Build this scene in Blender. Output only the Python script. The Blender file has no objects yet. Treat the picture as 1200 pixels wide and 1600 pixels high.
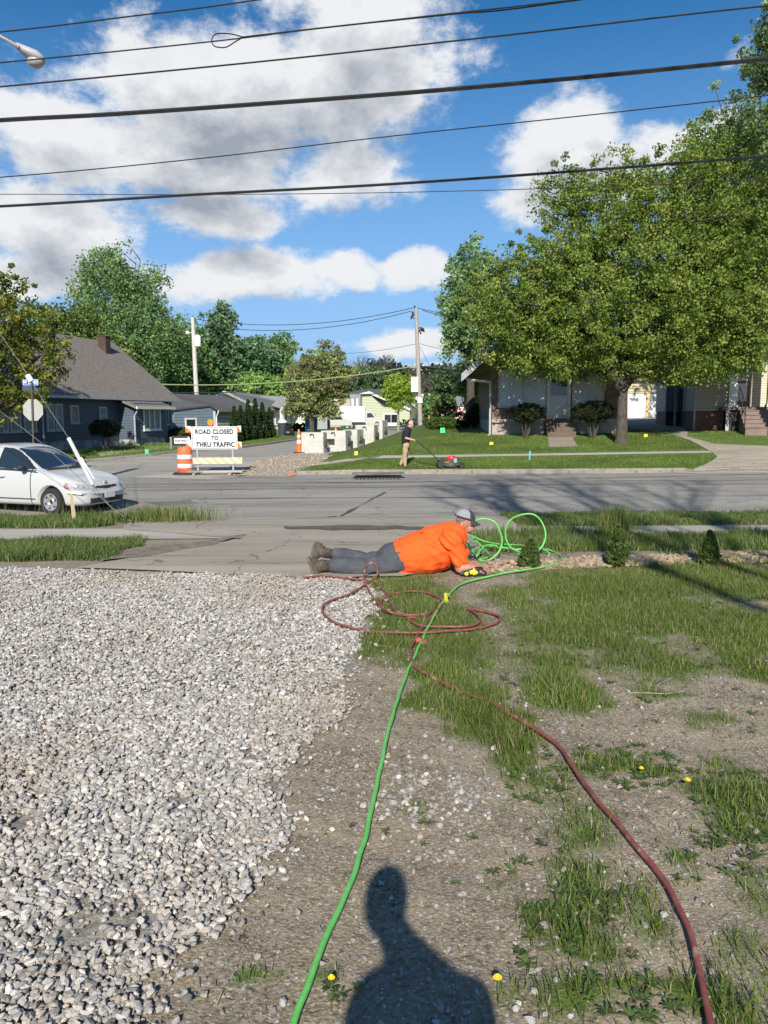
import bpy, bmesh, math, random
import numpy as np
from mathutils import Vector, Matrix, noise as mnoise
random.seed(7); rng = np.random.default_rng(7)
scene = bpy.context.scene
COL = scene.collection
pi = math.pi
# ------------------------------------------------------------------ camera
CH = 1.68; PITCH = math.radians(7.125); ROLL = 0.005; FPX = 1200.0
fw = Vector((0, math.cos(PITCH), -math.sin(PITCH)))
up0 = Vector((0, math.sin(PITCH), math.cos(PITCH))); rt0 = Vector((1, 0, 0))
RT = rt0*math.cos(ROLL) - up0*math.sin(ROLL)
UP = up0*math.cos(ROLL) + rt0*math.sin(ROLL)
CAM = Vector((0, 0, CH))
cd = bpy.data.cameras.new('camera'); cam = bpy.data.objects.new('camera', cd); COL.objects.link(cam)
cd.sensor_fit = 'VERTICAL'; cd.sensor_height = 32.0; cd.lens = 24.0
cd.clip_start = 0.05; cd.clip_end = 3000
m = Matrix.Identity(4)
for i in range(3):
    m[i][0] = RT[i]; m[i][1] = UP[i]; m[i][2] = -fw[i]; m[i][3] = CAM[i]
cam.matrix_world = m
scene.camera = cam
scene.view_settings.view_transform = 'Standard'; scene.view_settings.look = 'None'
scene.view_settings.gamma = 1; scene.view_settings.exposure = 0.45
# ------------------------------------------------------------------ sun
SUN_EL = math.radians(32); SH = Vector((0.07, 1.0)).normalized()      # direction the shadows fall
sl = bpy.data.lights.new('sun', 'SUN'); sl.energy = 4.8; sl.angle = math.radians(0.55); sl.color = (1.0, 0.94, 0.83)
so = bpy.data.objects.new('sun', sl); COL.objects.link(so)
sd = Vector((-SH.x*math.cos(SUN_EL), -SH.y*math.cos(SUN_EL), math.sin(SUN_EL)))   # towards the sun
so.rotation_euler = sd.to_track_quat('Z', 'Y').to_euler(); so.location = (0, -20, 30)
# ------------------------------------------------------------------ sky with clouds
world = bpy.data.worlds.new('World'); scene.world = world; world.use_nodes = True
def sky_world():
    nt = world.node_tree; nt.nodes.clear(); N = nt.nodes.new; L = nt.links.new
    def ray(u, v):
        d = (fw + RT*(u-600)/FPX + UP*(800-v)/FPX).normalized()
        return math.atan2(d.x, d.y), math.asin(d.z)
    # each cloud: centre and half size as seen in the sky
    blobs = [(370,140,270,110,1.0),(90,200,130,50,.85),(560,110,175,95,1.0),(250,260,250,70,.95),(540,270,110,65,.95),(70,350,150,60,.95),(330,345,130,38,.75),
             (400,440,160,44,1.05),(530,425,75,30,1.0),(660,425,70,34,1.1),(890,240,110,80,1.0),(1060,215,140,50,1.0),(900,300,130,50,.9),(810,310,60,32,.6),
             (560,10,190,40,.6),(640,535,120,26,.95),(700,590,150,24,1.0),(1140,85,45,20,.35),(40,430,110,34,.8),(300,600,350,24,.6),(1350,330,170,120,.9),(-250,250,200,170,.9),(1700,200,220,150,.8),(950,-250,280,110,.8),(200,-300,320,120,.8)]
    g = bpy.data.node_groups.new('cloud_density', 'ShaderNodeTree')
    g.interface.new_socket('Vector', in_out='INPUT', socket_type='NodeSocketVector')
    g.interface.new_socket('Value', in_out='OUTPUT', socket_type='NodeSocketFloat')
    gi = g.nodes.new('NodeGroupInput'); go = g.nodes.new('NodeGroupOutput')
    def gm(op, a, b=None, c=None, clamp=False):
        n = g.nodes.new('ShaderNodeMath'); n.operation = op; n.use_clamp = clamp
        for i, x in enumerate((a, b, c)):
            if x is None: continue
            if isinstance(x, (int, float)): n.inputs[i].default_value = x
            else: g.links.new(x, n.inputs[i])
        return n.outputs[0]
    def gv(op, a, b):
        n = g.nodes.new('ShaderNodeVectorMath'); n.operation = op
        for i, x in enumerate((a, b)):
            if isinstance(x, tuple): n.inputs[i].default_value = x
            else: g.links.new(x, n.inputs[i])
        return n
    nz = g.nodes.new('ShaderNodeTexNoise'); nz.inputs['Scale'].default_value = 5; nz.inputs['Detail'].default_value = 3
    g.links.new(gi.outputs[0], nz.inputs['Vector'])
    wob = gv('SUBTRACT', nz.outputs['Color'], (.5, .5, .5)).outputs[0]
    wob = gv('MULTIPLY', wob, (.10, .07, 0)).outputs[0]
    q = gv('ADD', gi.outputs[0], wob).outputs[0]
    acc = None
    for (u, v, ru, rv, s) in blobs:
        a, e = ray(u, v)
        d = gv('SUBTRACT', q, (a, e, 0)).outputs[0]
        d = gv('MULTIPLY', d, (FPX/ru, FPX/rv, 0)).outputs[0]
        ln = gv('LENGTH', d, (0, 0, 0)).outputs['Value']
        val = gm('MULTIPLY', gm('SUBTRACT', 1.08, ln), s)
        acc = val if acc is None else gm('SMOOTH_MAX', acc, val, .25)
    sc_ = gv('MULTIPLY', gi.outputs[0], (1, 1.5, 0)).outputs[0]
    n1 = g.nodes.new('ShaderNodeTexNoise'); n1.inputs['Scale'].default_value = 7; n1.inputs['Detail'].default_value = 10; n1.inputs['Roughness'].default_value = .66
    g.links.new(sc_, n1.inputs['Vector'])
    nn = gm('MULTIPLY', gm('SUBTRACT', n1.outputs[0], .5), 2.6)
    g.links.new(gm('ADD', gm('MAXIMUM', acc, -1.0), nn), go.inputs[0])
    # world tree
    def M(op, a, b=None, c=None, clamp=False):
        n = N('ShaderNodeMath'); n.operation = op; n.use_clamp = clamp
        for i, x in enumerate((a, b, c)):
            if x is None: continue
            if isinstance(x, (int, float)): n.inputs[i].default_value = x
            else: L(x, n.inputs[i])
        return n.outputs[0]
    tc = N('ShaderNodeTexCoord'); sp = N('ShaderNodeSeparateXYZ'); L(tc.outputs['Generated'], sp.inputs[0])
    az = M('ARCTAN2', sp.outputs[0], sp.outputs[1]); el = M('ARCSINE', sp.outputs[2])
    cb = N('ShaderNodeCombineXYZ'); L(az, cb.inputs[0]); L(el, cb.inputs[1])
    def dens(off):
        a = N('ShaderNodeVectorMath'); a.operation = 'ADD'; L(cb.outputs[0], a.inputs[0]); a.inputs[1].default_value = off
        n = N('ShaderNodeGroup'); n.node_tree = g; L(a.outputs[0], n.inputs[0]); return n.outputs[0]
    d0 = dens((0, 0, 0)); d1 = dens((-.012, .045, 0))
    def smooth(x, lo, hi, a=0., b=1.):
        n = N('ShaderNodeMapRange'); n.interpolation_type = 'SMOOTHSTEP'; L(x, n.inputs[0])
        n.inputs[1].default_value = lo; n.inputs[2].default_value = hi; n.inputs[3].default_value = a; n.inputs[4].default_value = b
        return n.outputs[0]
    mask = smooth(d0, .0, .52)
    grad = M('SUBTRACT', d0, d1)
    lit = M('ADD', M('MULTIPLY', grad, 1.15), smooth(d0, .25, 1.05, .95, .12), clamp=True)
    n2 = N('ShaderNodeTexNoise'); n2.inputs['Scale'].default_value = 14; n2.inputs['Detail'].default_value = 8; L(cb.outputs[0], n2.inputs['Vector'])
    lit = M('ADD', lit, M('MULTIPLY', M('SUBTRACT', n2.outputs[0], .5), .5), clamp=True)
    mix = N('ShaderNodeMix'); mix.data_type = 'RGBA'; L(lit, mix.inputs[0])
    mix.inputs[6].default_value = (.29, .325, .385, 1); mix.inputs[7].default_value = (.72, .735, .755, 1)
    sky = N('ShaderNodeTexSky'); sky.sky_type = 'NISHITA'; sky.sun_disc = False
    sky.sun_elevation = SUN_EL; sky.sun_rotation = math.atan2(sd.x, sd.y); sky.altitude = 200; sky.air_density = 1.0; sky.dust_density = .4; sky.ozone_density = 2.5
    hsv = N('ShaderNodeHueSaturation'); hsv.inputs['Saturation'].default_value = 1.38; L(sky.outputs[0], hsv.inputs['Color'])
    hz = N('ShaderNodeMix'); hz.data_type = 'RGBA'; L(smooth(el, .0, .5, .85, 0.), hz.inputs[0]); L(hsv.outputs[0], hz.inputs[6]); hz.inputs[7].default_value = (2.7, 4.8, 8.4, 1)
    b1 = N('ShaderNodeBackground'); L(hz.outputs[2], b1.inputs[0]); b1.inputs[1].default_value = .082
    b2 = N('ShaderNodeBackground'); L(mix.outputs[2], b2.inputs[0]); b2.inputs[1].default_value = .88
    ms = N('ShaderNodeMixShader'); L(mask, ms.inputs[0]); L(b1.outputs[0], ms.inputs[1]); L(b2.outputs[0], ms.inputs[2])
    out = N('ShaderNodeOutputWorld'); L(ms.outputs[0], out.inputs[0])
sky_world()
# ------------------------------------------------------------------ where things stand
def S(a, b, x):
    t = np.clip((x-a)/(b-a), 0, 1); return t*t*(3-2*t)
RY = [-60,8.5,11.2,12.6,15.15,15.35,21,26.75,26.95,28,31,34,36,45,67,120,2000]
RZ = [0,0,-.10,-.14,-.30,-.38,-.26,-.34,-.22,-.14,.12,.45,.68,.9,1.2,1.35,1.35]
LY = [-60,8.5,11.2,12.6,15.15,15.35,21,26.75,30,35,50,85,110,2000]
LZ = [0,0,-.10,-.14,-.30,-.38,-.26,-.34,-.25,0,.1,.15,0,0]
def street_x(Y): return -2.6 + .13*(Y-34.5)          # right edge of the side street
def H(X, Y):
    X = np.asarray(X, float); Y = np.asarray(Y, float)
    w = S(.0, 3.0, X - street_x(Y))
    r = np.interp(Y, RY, RZ) + .012*np.clip(X, -5, 25)*S(26.9, 31, Y)
    # by the driveway apron the yard side of the road has no kerb
    l = np.interp(Y, LY, LZ)
    return l*(1-w) + r*w
def Hs(X, Y): return float(H(X, Y))
def W(u, v, Y):
    d = fw + RT*(u-600)/FPX + UP*(800-v)/FPX
    t = Y/d.y; return CAM + d*t
def G(u, v, off=0.0):
    d = fw + RT*(u-600)/FPX + UP*(800-v)/FPX
    t = 1.2; p = CAM + d*t
    while t < 600:
        t2 = t*1.004 + .005; q = CAM + d*t2
        if q.z < Hs(q.x, q.y) + off: break
        t = t2
    p = CAM + d*t2; p.z = Hs(p.x, p.y) + off
    return p
def GX(u, Y):       # ground point at depth Y under column u
    p = W(u, 700, Y); return Vector((p.x, Y, Hs(p.x, Y)))
def micro(X, Y):
    X = np.asarray(X, float); Y = np.asarray(Y, float)
    f = 1 - S(8.0, 8.6, Y)
    r = .012*np.sin(X*2.1+1.3*np.sin(Y*1.7))*np.cos(Y*1.9+.7) + .006*np.sin(X*7+Y*5.1)*np.sin(Y*8.3-X*3) + .003*np.sin(X*23+Y*11)*np.sin(Y*27-X*9)
    return r*f
# ------------------------------------------------------------------ object helpers
def tag(o, label=None, cat=None, group=None, kind=None):
    if label: o['label'] = label
    if cat: o['category'] = cat
    if group: o['group'] = group
    if kind: o['kind'] = kind
    return o
def empty(name, loc, rz=0.0, label=None, cat=None, group=None):
    o = bpy.data.objects.new(name, None); COL.objects.link(o); o.location = loc; o.rotation_euler = (0, 0, rz)
    o.empty_display_size = .2
    return tag(o, label, cat, group)
def link(name, me, mat=None, parent=None):
    o = bpy.data.objects.new(name, me); COL.objects.link(o)
    if mat is not None: me.materials.append(mat)
    if parent is not None: o.parent = parent
    return o
def copy_tree(o, parent=None):
    c = o.copy(); COL.objects.link(c); c.parent = parent
    for ch in list(o.children): copy_tree(ch, c)
    return c
def np_mesh(name, V, F, mat=None, parent=None, cols=None, smooth=False):
    """V (n,3), F (m,k) same sized faces; cols (n,3) albedo per vertex"""
    me = bpy.data.meshes.new(name); n = len(V); mf, k = F.shape
    me.vertices.add(n); me.vertices.foreach_set('co', np.asarray(V, np.float32).ravel())
    me.loops.add(mf*k); me.loops.foreach_set('vertex_index', F.astype(np.int32).ravel())
    me.polygons.add(mf); me.polygons.foreach_set('loop_start', np.arange(0, mf*k, k, dtype=np.int32))
    try: me.polygons.foreach_set('loop_total', np.full(mf, k, np.int32))
    except Exception: pass
    me.polygons.foreach_set('use_smooth', np.full(mf, smooth))
    me.update(calc_edges=True)
    if cols is not None:
        a = me.color_attributes.new('Col', 'FLOAT_COLOR', 'POINT')
        c4 = np.ones((n, 4), np.float32); c4[:, :3] = cols; a.data.foreach_set('color', c4.ravel())
    return link(name, me, mat, parent)
class MB:
    def __init__(s): s.v = []; s.f = []
    def add(s, vs, fs):
        b = len(s.v); s.v += [tuple(v) for v in vs]; s.f += [tuple(b+i for i in f) for f in fs]; return s
    def box(s, x0, x1, y0, y1, z0, z1, M=None):
        vs = [Vector(p) for p in ((x0,y0,z0),(x1,y0,z0),(x1,y1,z0),(x0,y1,z0),(x0,y0,z1),(x1,y0,z1),(x1,y1,z1),(x0,y1,z1))]
        if M is not None: vs = [M @ v for v in vs]
        return s.add(vs, [(0,3,2,1),(4,5,6,7),(0,1,5,4),(1,2,6,5),(2,3,7,6),(3,0,4,7)])
    def prism(s, poly, a0, a1, axis='y', M=None):
        """poly of (p,q): axis y -> (x,z); axis x -> (y,z); axis z -> (x,y)"""
        n = len(poly)
        def mk(p, q, a): return Vector({'y': (p, a, q), 'x': (a, p, q), 'z': (p, q, a)}[axis])
        vs = [mk(p, q, a0) for p, q in poly] + [mk(p, q, a1) for p, q in poly]
        if M is not None: vs = [M @ v for v in vs]
        fs = [tuple(range(n)), tuple(range(2*n-1, n-1, -1))] + [(i, i+n, (i+1) % n + n, (i+1) % n) for i in range(n)]
        return s.add(vs, fs)
    def tube(s, pts, rad, n=8, caps=True, sx=1.0):
        pts = [Vector(p) for p in pts]; k = len(pts)
        if isinstance(rad, (int, float)): rad = [rad]*k
        b = len(s.v); ref = None
        for i, p in enumerate(pts):
            t = (pts[min(i+1, k-1)] - pts[max(i-1, 0)])
            if t.length < 1e-9: t = Vector((0, 0, 1))
            t.normalize()
            if ref is None: ref = Vector((0, 0, 1)) if abs(t.z) < .9 else Vector((1, 0, 0))
            a = t.cross(ref); 
            if a.length < 1e-6: a = t.orthogonal()
            a.normalize(); c = a.cross(t).normalized(); ref = c
            for j in range(n):
                th = 2*pi*j/n; q = p + (a*math.cos(th)*sx + c*math.sin(th))*rad[i]; s.v.append(tuple(q))
        for i in range(k-1):
            for j in range(n):
                s.f.append((b+i*n+j, b+i*n+(j+1) % n, b+(i+1)*n+(j+1) % n, b+(i+1)*n+j))
        if caps:
            s.f.append(tuple(b+j for j in reversed(range(n)))); s.f.append(tuple(b+(k-1)*n+j for j in range(n)))
        return s
    def lathe(s, prof, o=(0, 0, 0), n=20, M=None):
        b = len(s.v); k = len(prof)
        for r, z in prof:
            for j in range(n):
                th = 2*pi*j/n; v = Vector((r*math.cos(th), r*math.sin(th), z))
                if M is not None: v = M @ v
                s.v.append((v.x+o[0], v.y+o[1], v.z+o[2]))
        for i in range(k-1):
            for j in range(n):
                s.f.append((b+i*n+j, b+i*n+(j+1) % n, b+(i+1)*n+(j+1) % n, b+(i+1)*n+j))
        s.f.append(tuple(b+j for j in reversed(range(n)))); s.f.append(tuple(b+(k-1)*n+j for j in range(n)))
        return s
    def ball(s, c, r, M=None, nu=12, nv=8):
        if isinstance(r, (int, float)): r = (r, r, r)
        b = len(s.v); c = Vector(c)
        for i in range(1, nv):
            ph = pi*i/nv
            for j in range(nu):
                th = 2*pi*j/nu; v = Vector((r[0]*math.sin(ph)*math.cos(th), r[1]*math.sin(ph)*math.sin(th), r[2]*math.cos(ph)))
                if M is not None: v = M @ v
                s.v.append(tuple(c+v))
        t = Vector((0, 0, r[2])); 
        if M is not None: t = M @ t
        s.v.append(tuple(c+t)); s.v.append(tuple(c-t)); T = len(s.v)-2
        for i in range(nv-2):
            for j in range(nu):
                s.f.append((b+i*nu+j, b+(i+1)*nu+j, b+(i+1)*nu+(j+1) % nu, b+i*nu+(j+1) % nu))
        for j in range(nu):
            s.f.append((T, b+j, b+(j+1) % nu)); e = b+(nv-2)*nu; s.f.append((T+1, e+(j+1) % nu, e+j))
        return s
    def build(s, name, mat, parent=None, smooth=False, bevel=0):
        me = bpy.data.meshes.new(name); me.from_pydata(s.v, [], s.f); me.validate()
        bm = bmesh.new(); bm.from_mesh(me); bmesh.ops.recalc_face_normals(bm, faces=bm.faces)
        if bevel:
            bmesh.ops.bevel(bm, geom=[e for e in bm.edges if e.is_manifold and e.calc_face_angle(0) > .6], offset=bevel, segments=2, affect='EDGES')
        bm.to_mesh(me); bm.free()
        if smooth:
            for p in me.polygons: p.use_smooth = True
            me.set_sharp_from_angle(angle=math.radians(40)) if hasattr(me, 'set_sharp_from_angle') else None
        return link(name, me, mat, parent)
def spline(pts, n=8):
    pts = [Vector(p) for p in pts]; out = []
    P = [pts[0]*2-pts[1]] + pts + [pts[-1]*2-pts[-2]]
    for i in range(1, len(P)-2):
        for j in range(n):
            t = j/n; a, b, c, d = P[i-1], P[i], P[i+1], P[i+2]
            out.append(.5*((2*b)+(-a+c)*t+(2*a-5*b+4*c-d)*t*t+(-a+3*b-3*c+d)*t*t*t))
    out.append(pts[-1]); return out
# ------------------------------------------------------------------ materials
def hexc(h):
    c = [int(h[i:i+2], 16)/255 for i in (0, 2, 4)]
    return tuple(x/12.92 if x <= .04045 else ((x+.055)/1.055)**2.4 for x in c)
MATS = {}
def mat(name, c, c2=None, rough=.7, scale=8, bump=0, bscale=40, metal=0, spec=.5, detail=6, coat=0, emit=0, spots=None, stretch=None, attr=False, transl=0, coords='Object', contrast=(.35,.65)):
    if name in MATS: return MATS[name]
    mt = bpy.data.materials.new(name); MATS[name] = mt; mt.use_nodes = True; nt = mt.node_tree; N = nt.nodes.new; L = nt.links.new
    p = nt.nodes['Principled BSDF']; out = nt.nodes['Material Output']
    p.inputs['Roughness'].default_value = rough; p.inputs['Metallic'].default_value = metal
    p.inputs['Specular IOR Level'].default_value = spec; p.inputs['Coat Weight'].default_value = coat
    tc = N('ShaderNodeTexCoord'); vec = tc.outputs[coords]
    if stretch:
        mp = N('ShaderNodeMapping'); mp.inputs['Scale'].default_value = stretch; L(vec, mp.inputs[0]); vec = mp.outputs[0]
    src = None
    if c2 is not None:
        nz = N('ShaderNodeTexNoise'); nz.inputs['Scale'].default_value = scale; nz.inputs['Detail'].default_value = detail; nz.inputs['Roughness'].default_value = .65; L(vec, nz.inputs['Vector'])
        mr = N('ShaderNodeMapRange'); L(nz.outputs[0], mr.inputs[0]); mr.inputs[1].default_value = contrast[0]; mr.inputs[2].default_value = contrast[1]
        mx = N('ShaderNodeMix'); mx.data_type = 'RGBA'; L(mr.outputs[0], mx.inputs[0]); mx.inputs[6].default_value = (*c, 1); mx.inputs[7].default_value = (*c2, 1); src = mx.outputs[2]
    elif attr: pass
    else: p.inputs['Base Color'].default_value = (*c, 1)
    if attr:
        at = N('ShaderNodeAttribute'); at.attribute_name = 'Col'
        if src is None: src = at.outputs['Color']
        else:
            mm = N('ShaderNodeMix'); mm.data_type = 'RGBA'; mm.blend_type = 'MULTIPLY'; mm.inputs[0].default_value = 1; L(src, mm.inputs[6]); L(at.outputs['Color'], mm.inputs[7]); src = mm.outputs[2]
    if spots:       # (colour, scale, threshold)
        nz = N('ShaderNodeTexNoise'); nz.inputs['Scale'].default_value = spots[1]; nz.inputs['Detail'].default_value = 8; L(vec, nz.inputs['Vector'])
        mr = N('ShaderNodeMapRange'); L(nz.outputs[0], mr.inputs[0]); mr.inputs[1].default_value = spots[2]; mr.inputs[2].default_value = spots[2]+.06
        mx = N('ShaderNodeMix'); mx.data_type = 'RGBA'; L(mr.outputs[0], mx.inputs[0]); mx.inputs[7].default_value = (*spots[0], 1)
        if src is None: mx.inputs[6].default_value = (*c, 1)
        else: L(src, mx.inputs[6])
        src = mx.outputs[2]
    if src is not None: L(src, p.inputs['Base Color'])
    if bump:
        nb = N('ShaderNodeTexNoise'); nb.inputs['Scale'].default_value = bscale; nb.inputs['Detail'].default_value = 6; L(vec, nb.inputs['Vector'])
        bp = N('ShaderNodeBump'); bp.inputs['Strength'].default_value = bump; bp.inputs['Distance'].default_value = .02; L(nb.outputs[0], bp.inputs['Height']); L(bp.outputs[0], p.inputs['Normal'])
    if transl:
        tr = N('ShaderNodeBsdfTranslucent'); ms = N('ShaderNodeMixShader'); ms.inputs[0].default_value = transl
        if src is not None: L(src, tr.inputs[0])
        else: tr.inputs[0].default_value = (*c, 1)
        L(p.outputs[0], ms.inputs[1]); L(tr.outputs[0], ms.inputs[2]); L(ms.outputs[0], out.inputs[0])
    return mt
def wave_mat(name, c, c2, pitch, rough=.6, depth=.02, vertical=False):
    """horizontal lap siding: saw-tooth relief along Z (or boards along X)"""
    if name in MATS: return MATS[name]
    mt = mat(name, c, c2, rough=rough, scale=3); nt = mt.node_tree; N = nt.nodes.new; L = nt.links.new
    p = nt.nodes['Principled BSDF']; tc = N('ShaderNodeTexCoord'); sp = N('ShaderNodeSeparateXYZ'); L(tc.outputs['Object'], sp.inputs[0])
    m1 = N('ShaderNodeMath'); m1.operation = 'DIVIDE'; L(sp.outputs[0 if vertical else 2], m1.inputs[0]); m1.inputs[1].default_value = pitch
    m2 = N('ShaderNodeMath'); m2.operation = 'FRACT'; L(m1.outputs[0], m2.inputs[0])
    m3 = N('ShaderNodeMath'); m3.operation = 'SUBTRACT'; m3.inputs[0].default_value = 1; L(m2.outputs[0], m3.inputs[1])
    bp = N('ShaderNodeBump'); bp.inputs['Strength'].default_value = 1; bp.inputs['Distance'].default_value = depth; L(m3.outputs[0], bp.inputs['Height']); L(bp.outputs[0], p.inputs['Normal'])
    # the joint between boards is a dark open line
    gt = N('ShaderNodeMath'); gt.operation = 'GREATER_THAN'; L(m2.outputs[0], gt.inputs[0]); gt.inputs[1].default_value = .88
    mx = N('ShaderNodeMix'); mx.data_type = 'RGBA'; L(gt.outputs[0], mx.inputs[0]); old = p.inputs['Base Color'].links[0].from_socket
    L(old, mx.inputs[6]); mx.inputs[7].default_value = (c[0]*.35, c[1]*.35, c[2]*.35, 1); L(mx.outputs[2], p.inputs['Base Color'])
    return mt
def brick_mat(name, c1, c2, mortar, scale=1.0, bw=.22, bh=.075, rot=None):
    if name in MATS: return MATS[name]
    mt = mat(name, c1, rough=.9); nt = mt.node_tree; N = nt.nodes.new; L = nt.links.new; p = nt.nodes['Principled BSDF']
    tc = N('ShaderNodeTexCoord'); mp = N('ShaderNodeMapping'); L(tc.outputs['Object'], mp.inputs[0]); mp.inputs['Rotation'].default_value = rot or (pi/2, 0, 0)
    b = N('ShaderNodeTexBrick'); L(mp.outputs[0], b.inputs[0]); b.inputs['Color1'].default_value = (*c1, 1); b.inputs['Color2'].default_value = (*c2, 1); b.inputs['Mortar'].default_value = (*mortar, 1)
    b.inputs['Scale'].default_value = scale; b.inputs['Brick Width'].default_value = bw; b.inputs['Row Height'].default_value = bh; b.inputs['Mortar Size'].default_value = .008
    L(b.outputs[0], p.inputs['Base Color'])
    bp = N('ShaderNodeBump'); bp.inputs['Strength'].default_value = .6; bp.inputs['Distance'].default_value = .01; bp.invert = True; L(b.outputs[1], bp.inputs['Height']); L(bp.outputs[0], p.inputs['Normal'])
    return mt
def glass_mat(name, c=(.02,.025,.03), rough=.04):
    return mat(name, c, rough=rough, spec=.8, coat=.3)
# ================================================================== GROUND
def poly_area_mask(poly, X, Y):
    inside = np.zeros(X.shape, bool); n = len(poly); j = n-1
    for i in range(n):
        xi, yi = poly[i]; xj, yj = poly[j]
        c = ((yi > Y) != (yj > Y)) & (X < (xj-xi)*(Y-yi)/((yj-yi) if yj != yi else 1e-9)+xi)
        inside ^= c; j = i
    return inside
def gp(u, v): p = G(u, v); return (p.x, p.y)
def vnoise(X, Y, s, seed=0):
    """cheap value noise"""
    x = np.asarray(X, float)*s+seed*17.3; y = np.asarray(Y, float)*s-seed*9.1; xi = np.floor(x); yi = np.floor(y); fx = x-xi; fy = y-yi
    fx = fx*fx*(3-2*fx); fy = fy*fy*(3-2*fy)
    def h(a, b): t = np.sin(a*127.1+b*311.7+seed*74.7)*43758.5453; return t-np.floor(t)
    return (h(xi, yi)*(1-fx)+h(xi+1, yi)*fx)*(1-fy)+(h(xi, yi+1)*(1-fx)+h(xi+1, yi+1)*fx)*fy
def fbm(X, Y, s, seed=0): return (vnoise(X, Y, s, seed)+.5*vnoise(X, Y, s*2.1, seed+1)+.25*vnoise(X, Y, s*4.3, seed+2))/1.75
# gravel pad outline (picture points turned into ground points)
gravel_edge = [gp(*p) for p in [(570,904),(585,930),(578,960),(560,1000),(545,1050),(530,1100),(480,1160),(435,1220),(425,1290),(385,1370),(335,1440),(250,1500),(200,1600)]]
gravel_poly = [(-9,1.0),(-.9,1.0)] + gravel_edge[::-1] + [gp(170,893), gp(0,887), (-9, 8.9)]
GP = gravel_poly
def gravel_w(X, Y):
    n = (fbm(X, Y, 4, 5)-.5)*.45
    return poly_area_mask(GP, X+n, Y+n*.4*S(3, 6, Y)*0)
# grass patches in the yard: (centre, half size) on the ground
patches = []
def gpatch(u, v, ru, rv, d, h=.09):
    c = G(u, v); a = G(u+ru, v); b0 = G(u, v-rv); b1 = G(u, v+rv)
    patches.append((c.x, c.y, abs(a.x-c.x), abs(b0.y-b1.y)/2, d, h))
for a in [(630,925,75,26,.8),(655,965,85,35,.75),(610,1010,60,32,.9),(700,1010,80,40,.6),(690,1070,60,40,.8,.12),(745,1110,70,50,.95,.14),(790,1165,50,50,.9,.13),(800,1215,40,35,.7),
          (880,925,60,30,.7),(960,920,130,32,1.0),(1130,905,130,30,1.1),(1000,965,170,30,.9),(1150,985,110,45,.9),(900,990,110,40,.8),(1020,1030,110,22,.6),(1170,1040,70,30,.9),
          (880,1085,48,30,.95,.16),(850,1040,70,30,.5),(800,940,50,25,.5),(960,1205,90,30,.7),(850,1240,60,22,.5),(1150,1250,80,45,.75),(1165,1310,70,40,.6),(1010,1080,40,16,.4),(800,1130,30,22,.4),(1110,1135,40,14,.35),
          (900,1290,60,35,.35),(895,1370,60,45,.5),(900,1450,80,45,.6),(1000,1420,40,40,.35),(880,1570,90,50,.6),(1140,1570,70,60,.9,.13),(985,1560,70,45,.5),(655,1275,28,18,.5,.08),(430,1515,42,18,.5,.07),(510,1540,30,30,.5,.07),(780,1580,25,40,.5,.07),(1065,1370,30,20,.3),(1110,1200,30,16,.3),(1180,1500,60,40,.3),
          (760,1400,18,12,.25,.06),(1180,1420,40,30,.5)]:
    gpatch(*a)
def dens(X, Y):
    X = np.asarray(X, float); Y = np.asarray(Y, float); D = np.zeros(X.shape)
    nx = (fbm(X, Y, 3, 1)-.5)*.5; ny = (fbm(X, Y, 3, 9)-.5)*.7
    for (cx, cy, rx, ry, d, h) in patches:
        k = 1.3*np.clip(Y/5, .45, 1)
        r = np.sqrt(((X-cx+nx*k*.6)/rx)**2+((Y-cy+ny*k)/ry)**2); D = np.maximum(D, d*np.clip(1.25-r, 0, 1)*1.3)
    # lawn widening to the right beyond the frame
    D = np.maximum(D, .8*S(3.2, 4.5, X)*S(4.5, 5.5, Y)*(1-S(8.0, 8.5, Y)))
    D = (D+.045*S(.0, .8, X+.2))*(.25+1.3*fbm(X, Y, 6, 4))
    return np.clip(D, 0, 1.3)*(~gravel_w(X, Y))
# ground sheet
xs = np.unique(np.round(np.concatenate([np.linspace(-900,-60,15), np.linspace(-60,-8,53), np.arange(-8,-2.6,.12), np.arange(-2.6,4.6,.032), np.arange(4.6,9,.12), np.linspace(9,60,52), np.linspace(60,900,15)]), 4))
ys = np.unique(np.round(np.concatenate([np.linspace(-200,-5,14), np.arange(-5,1.4,.25), np.arange(1.4,6,.032), np.arange(6,9,.05), np.arange(9,16,.15), np.arange(16,26.6,.5), np.array([26.75,26.95]), np.arange(27,50,.5), np.linspace(50,130,60), np.linspace(130,2000,25)]), 4))
GXX, GYY = np.meshgrid(xs, ys)
gz = H(GXX, GYY)+micro(GXX, GYY)
core = (np.abs(GXX) < 8) & (GYY < 8.6) & (GYY > 1)
dn = dens(GXX, GYY)
gz = gz + np.where(core, .004*(fbm(GXX, GYY, 30, 3)-.5)*2+.012*(fbm(GXX, GYY, 7, 6)-.5)+.01*np.clip(dn, 0, 1), 0)
gw = gravel_w(GXX, GYY); gz = np.where(gw, gz-.012, gz)
nX, nY = len(xs), len(ys); idx = np.arange(nX*nY).reshape(nY, nX)
gf = np.stack([idx[:-1, :-1], idx[:-1, 1:], idx[1:, 1:], idx[1:, :-1]], -1).reshape(-1, 4)
far_green = S(26.9, 27.2, GYY)
cols = np.stack([np.clip(np.maximum(dn, far_green*.9), 0, 1), gw.astype(float), np.zeros_like(dn)], -1).reshape(-1, 3)
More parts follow.
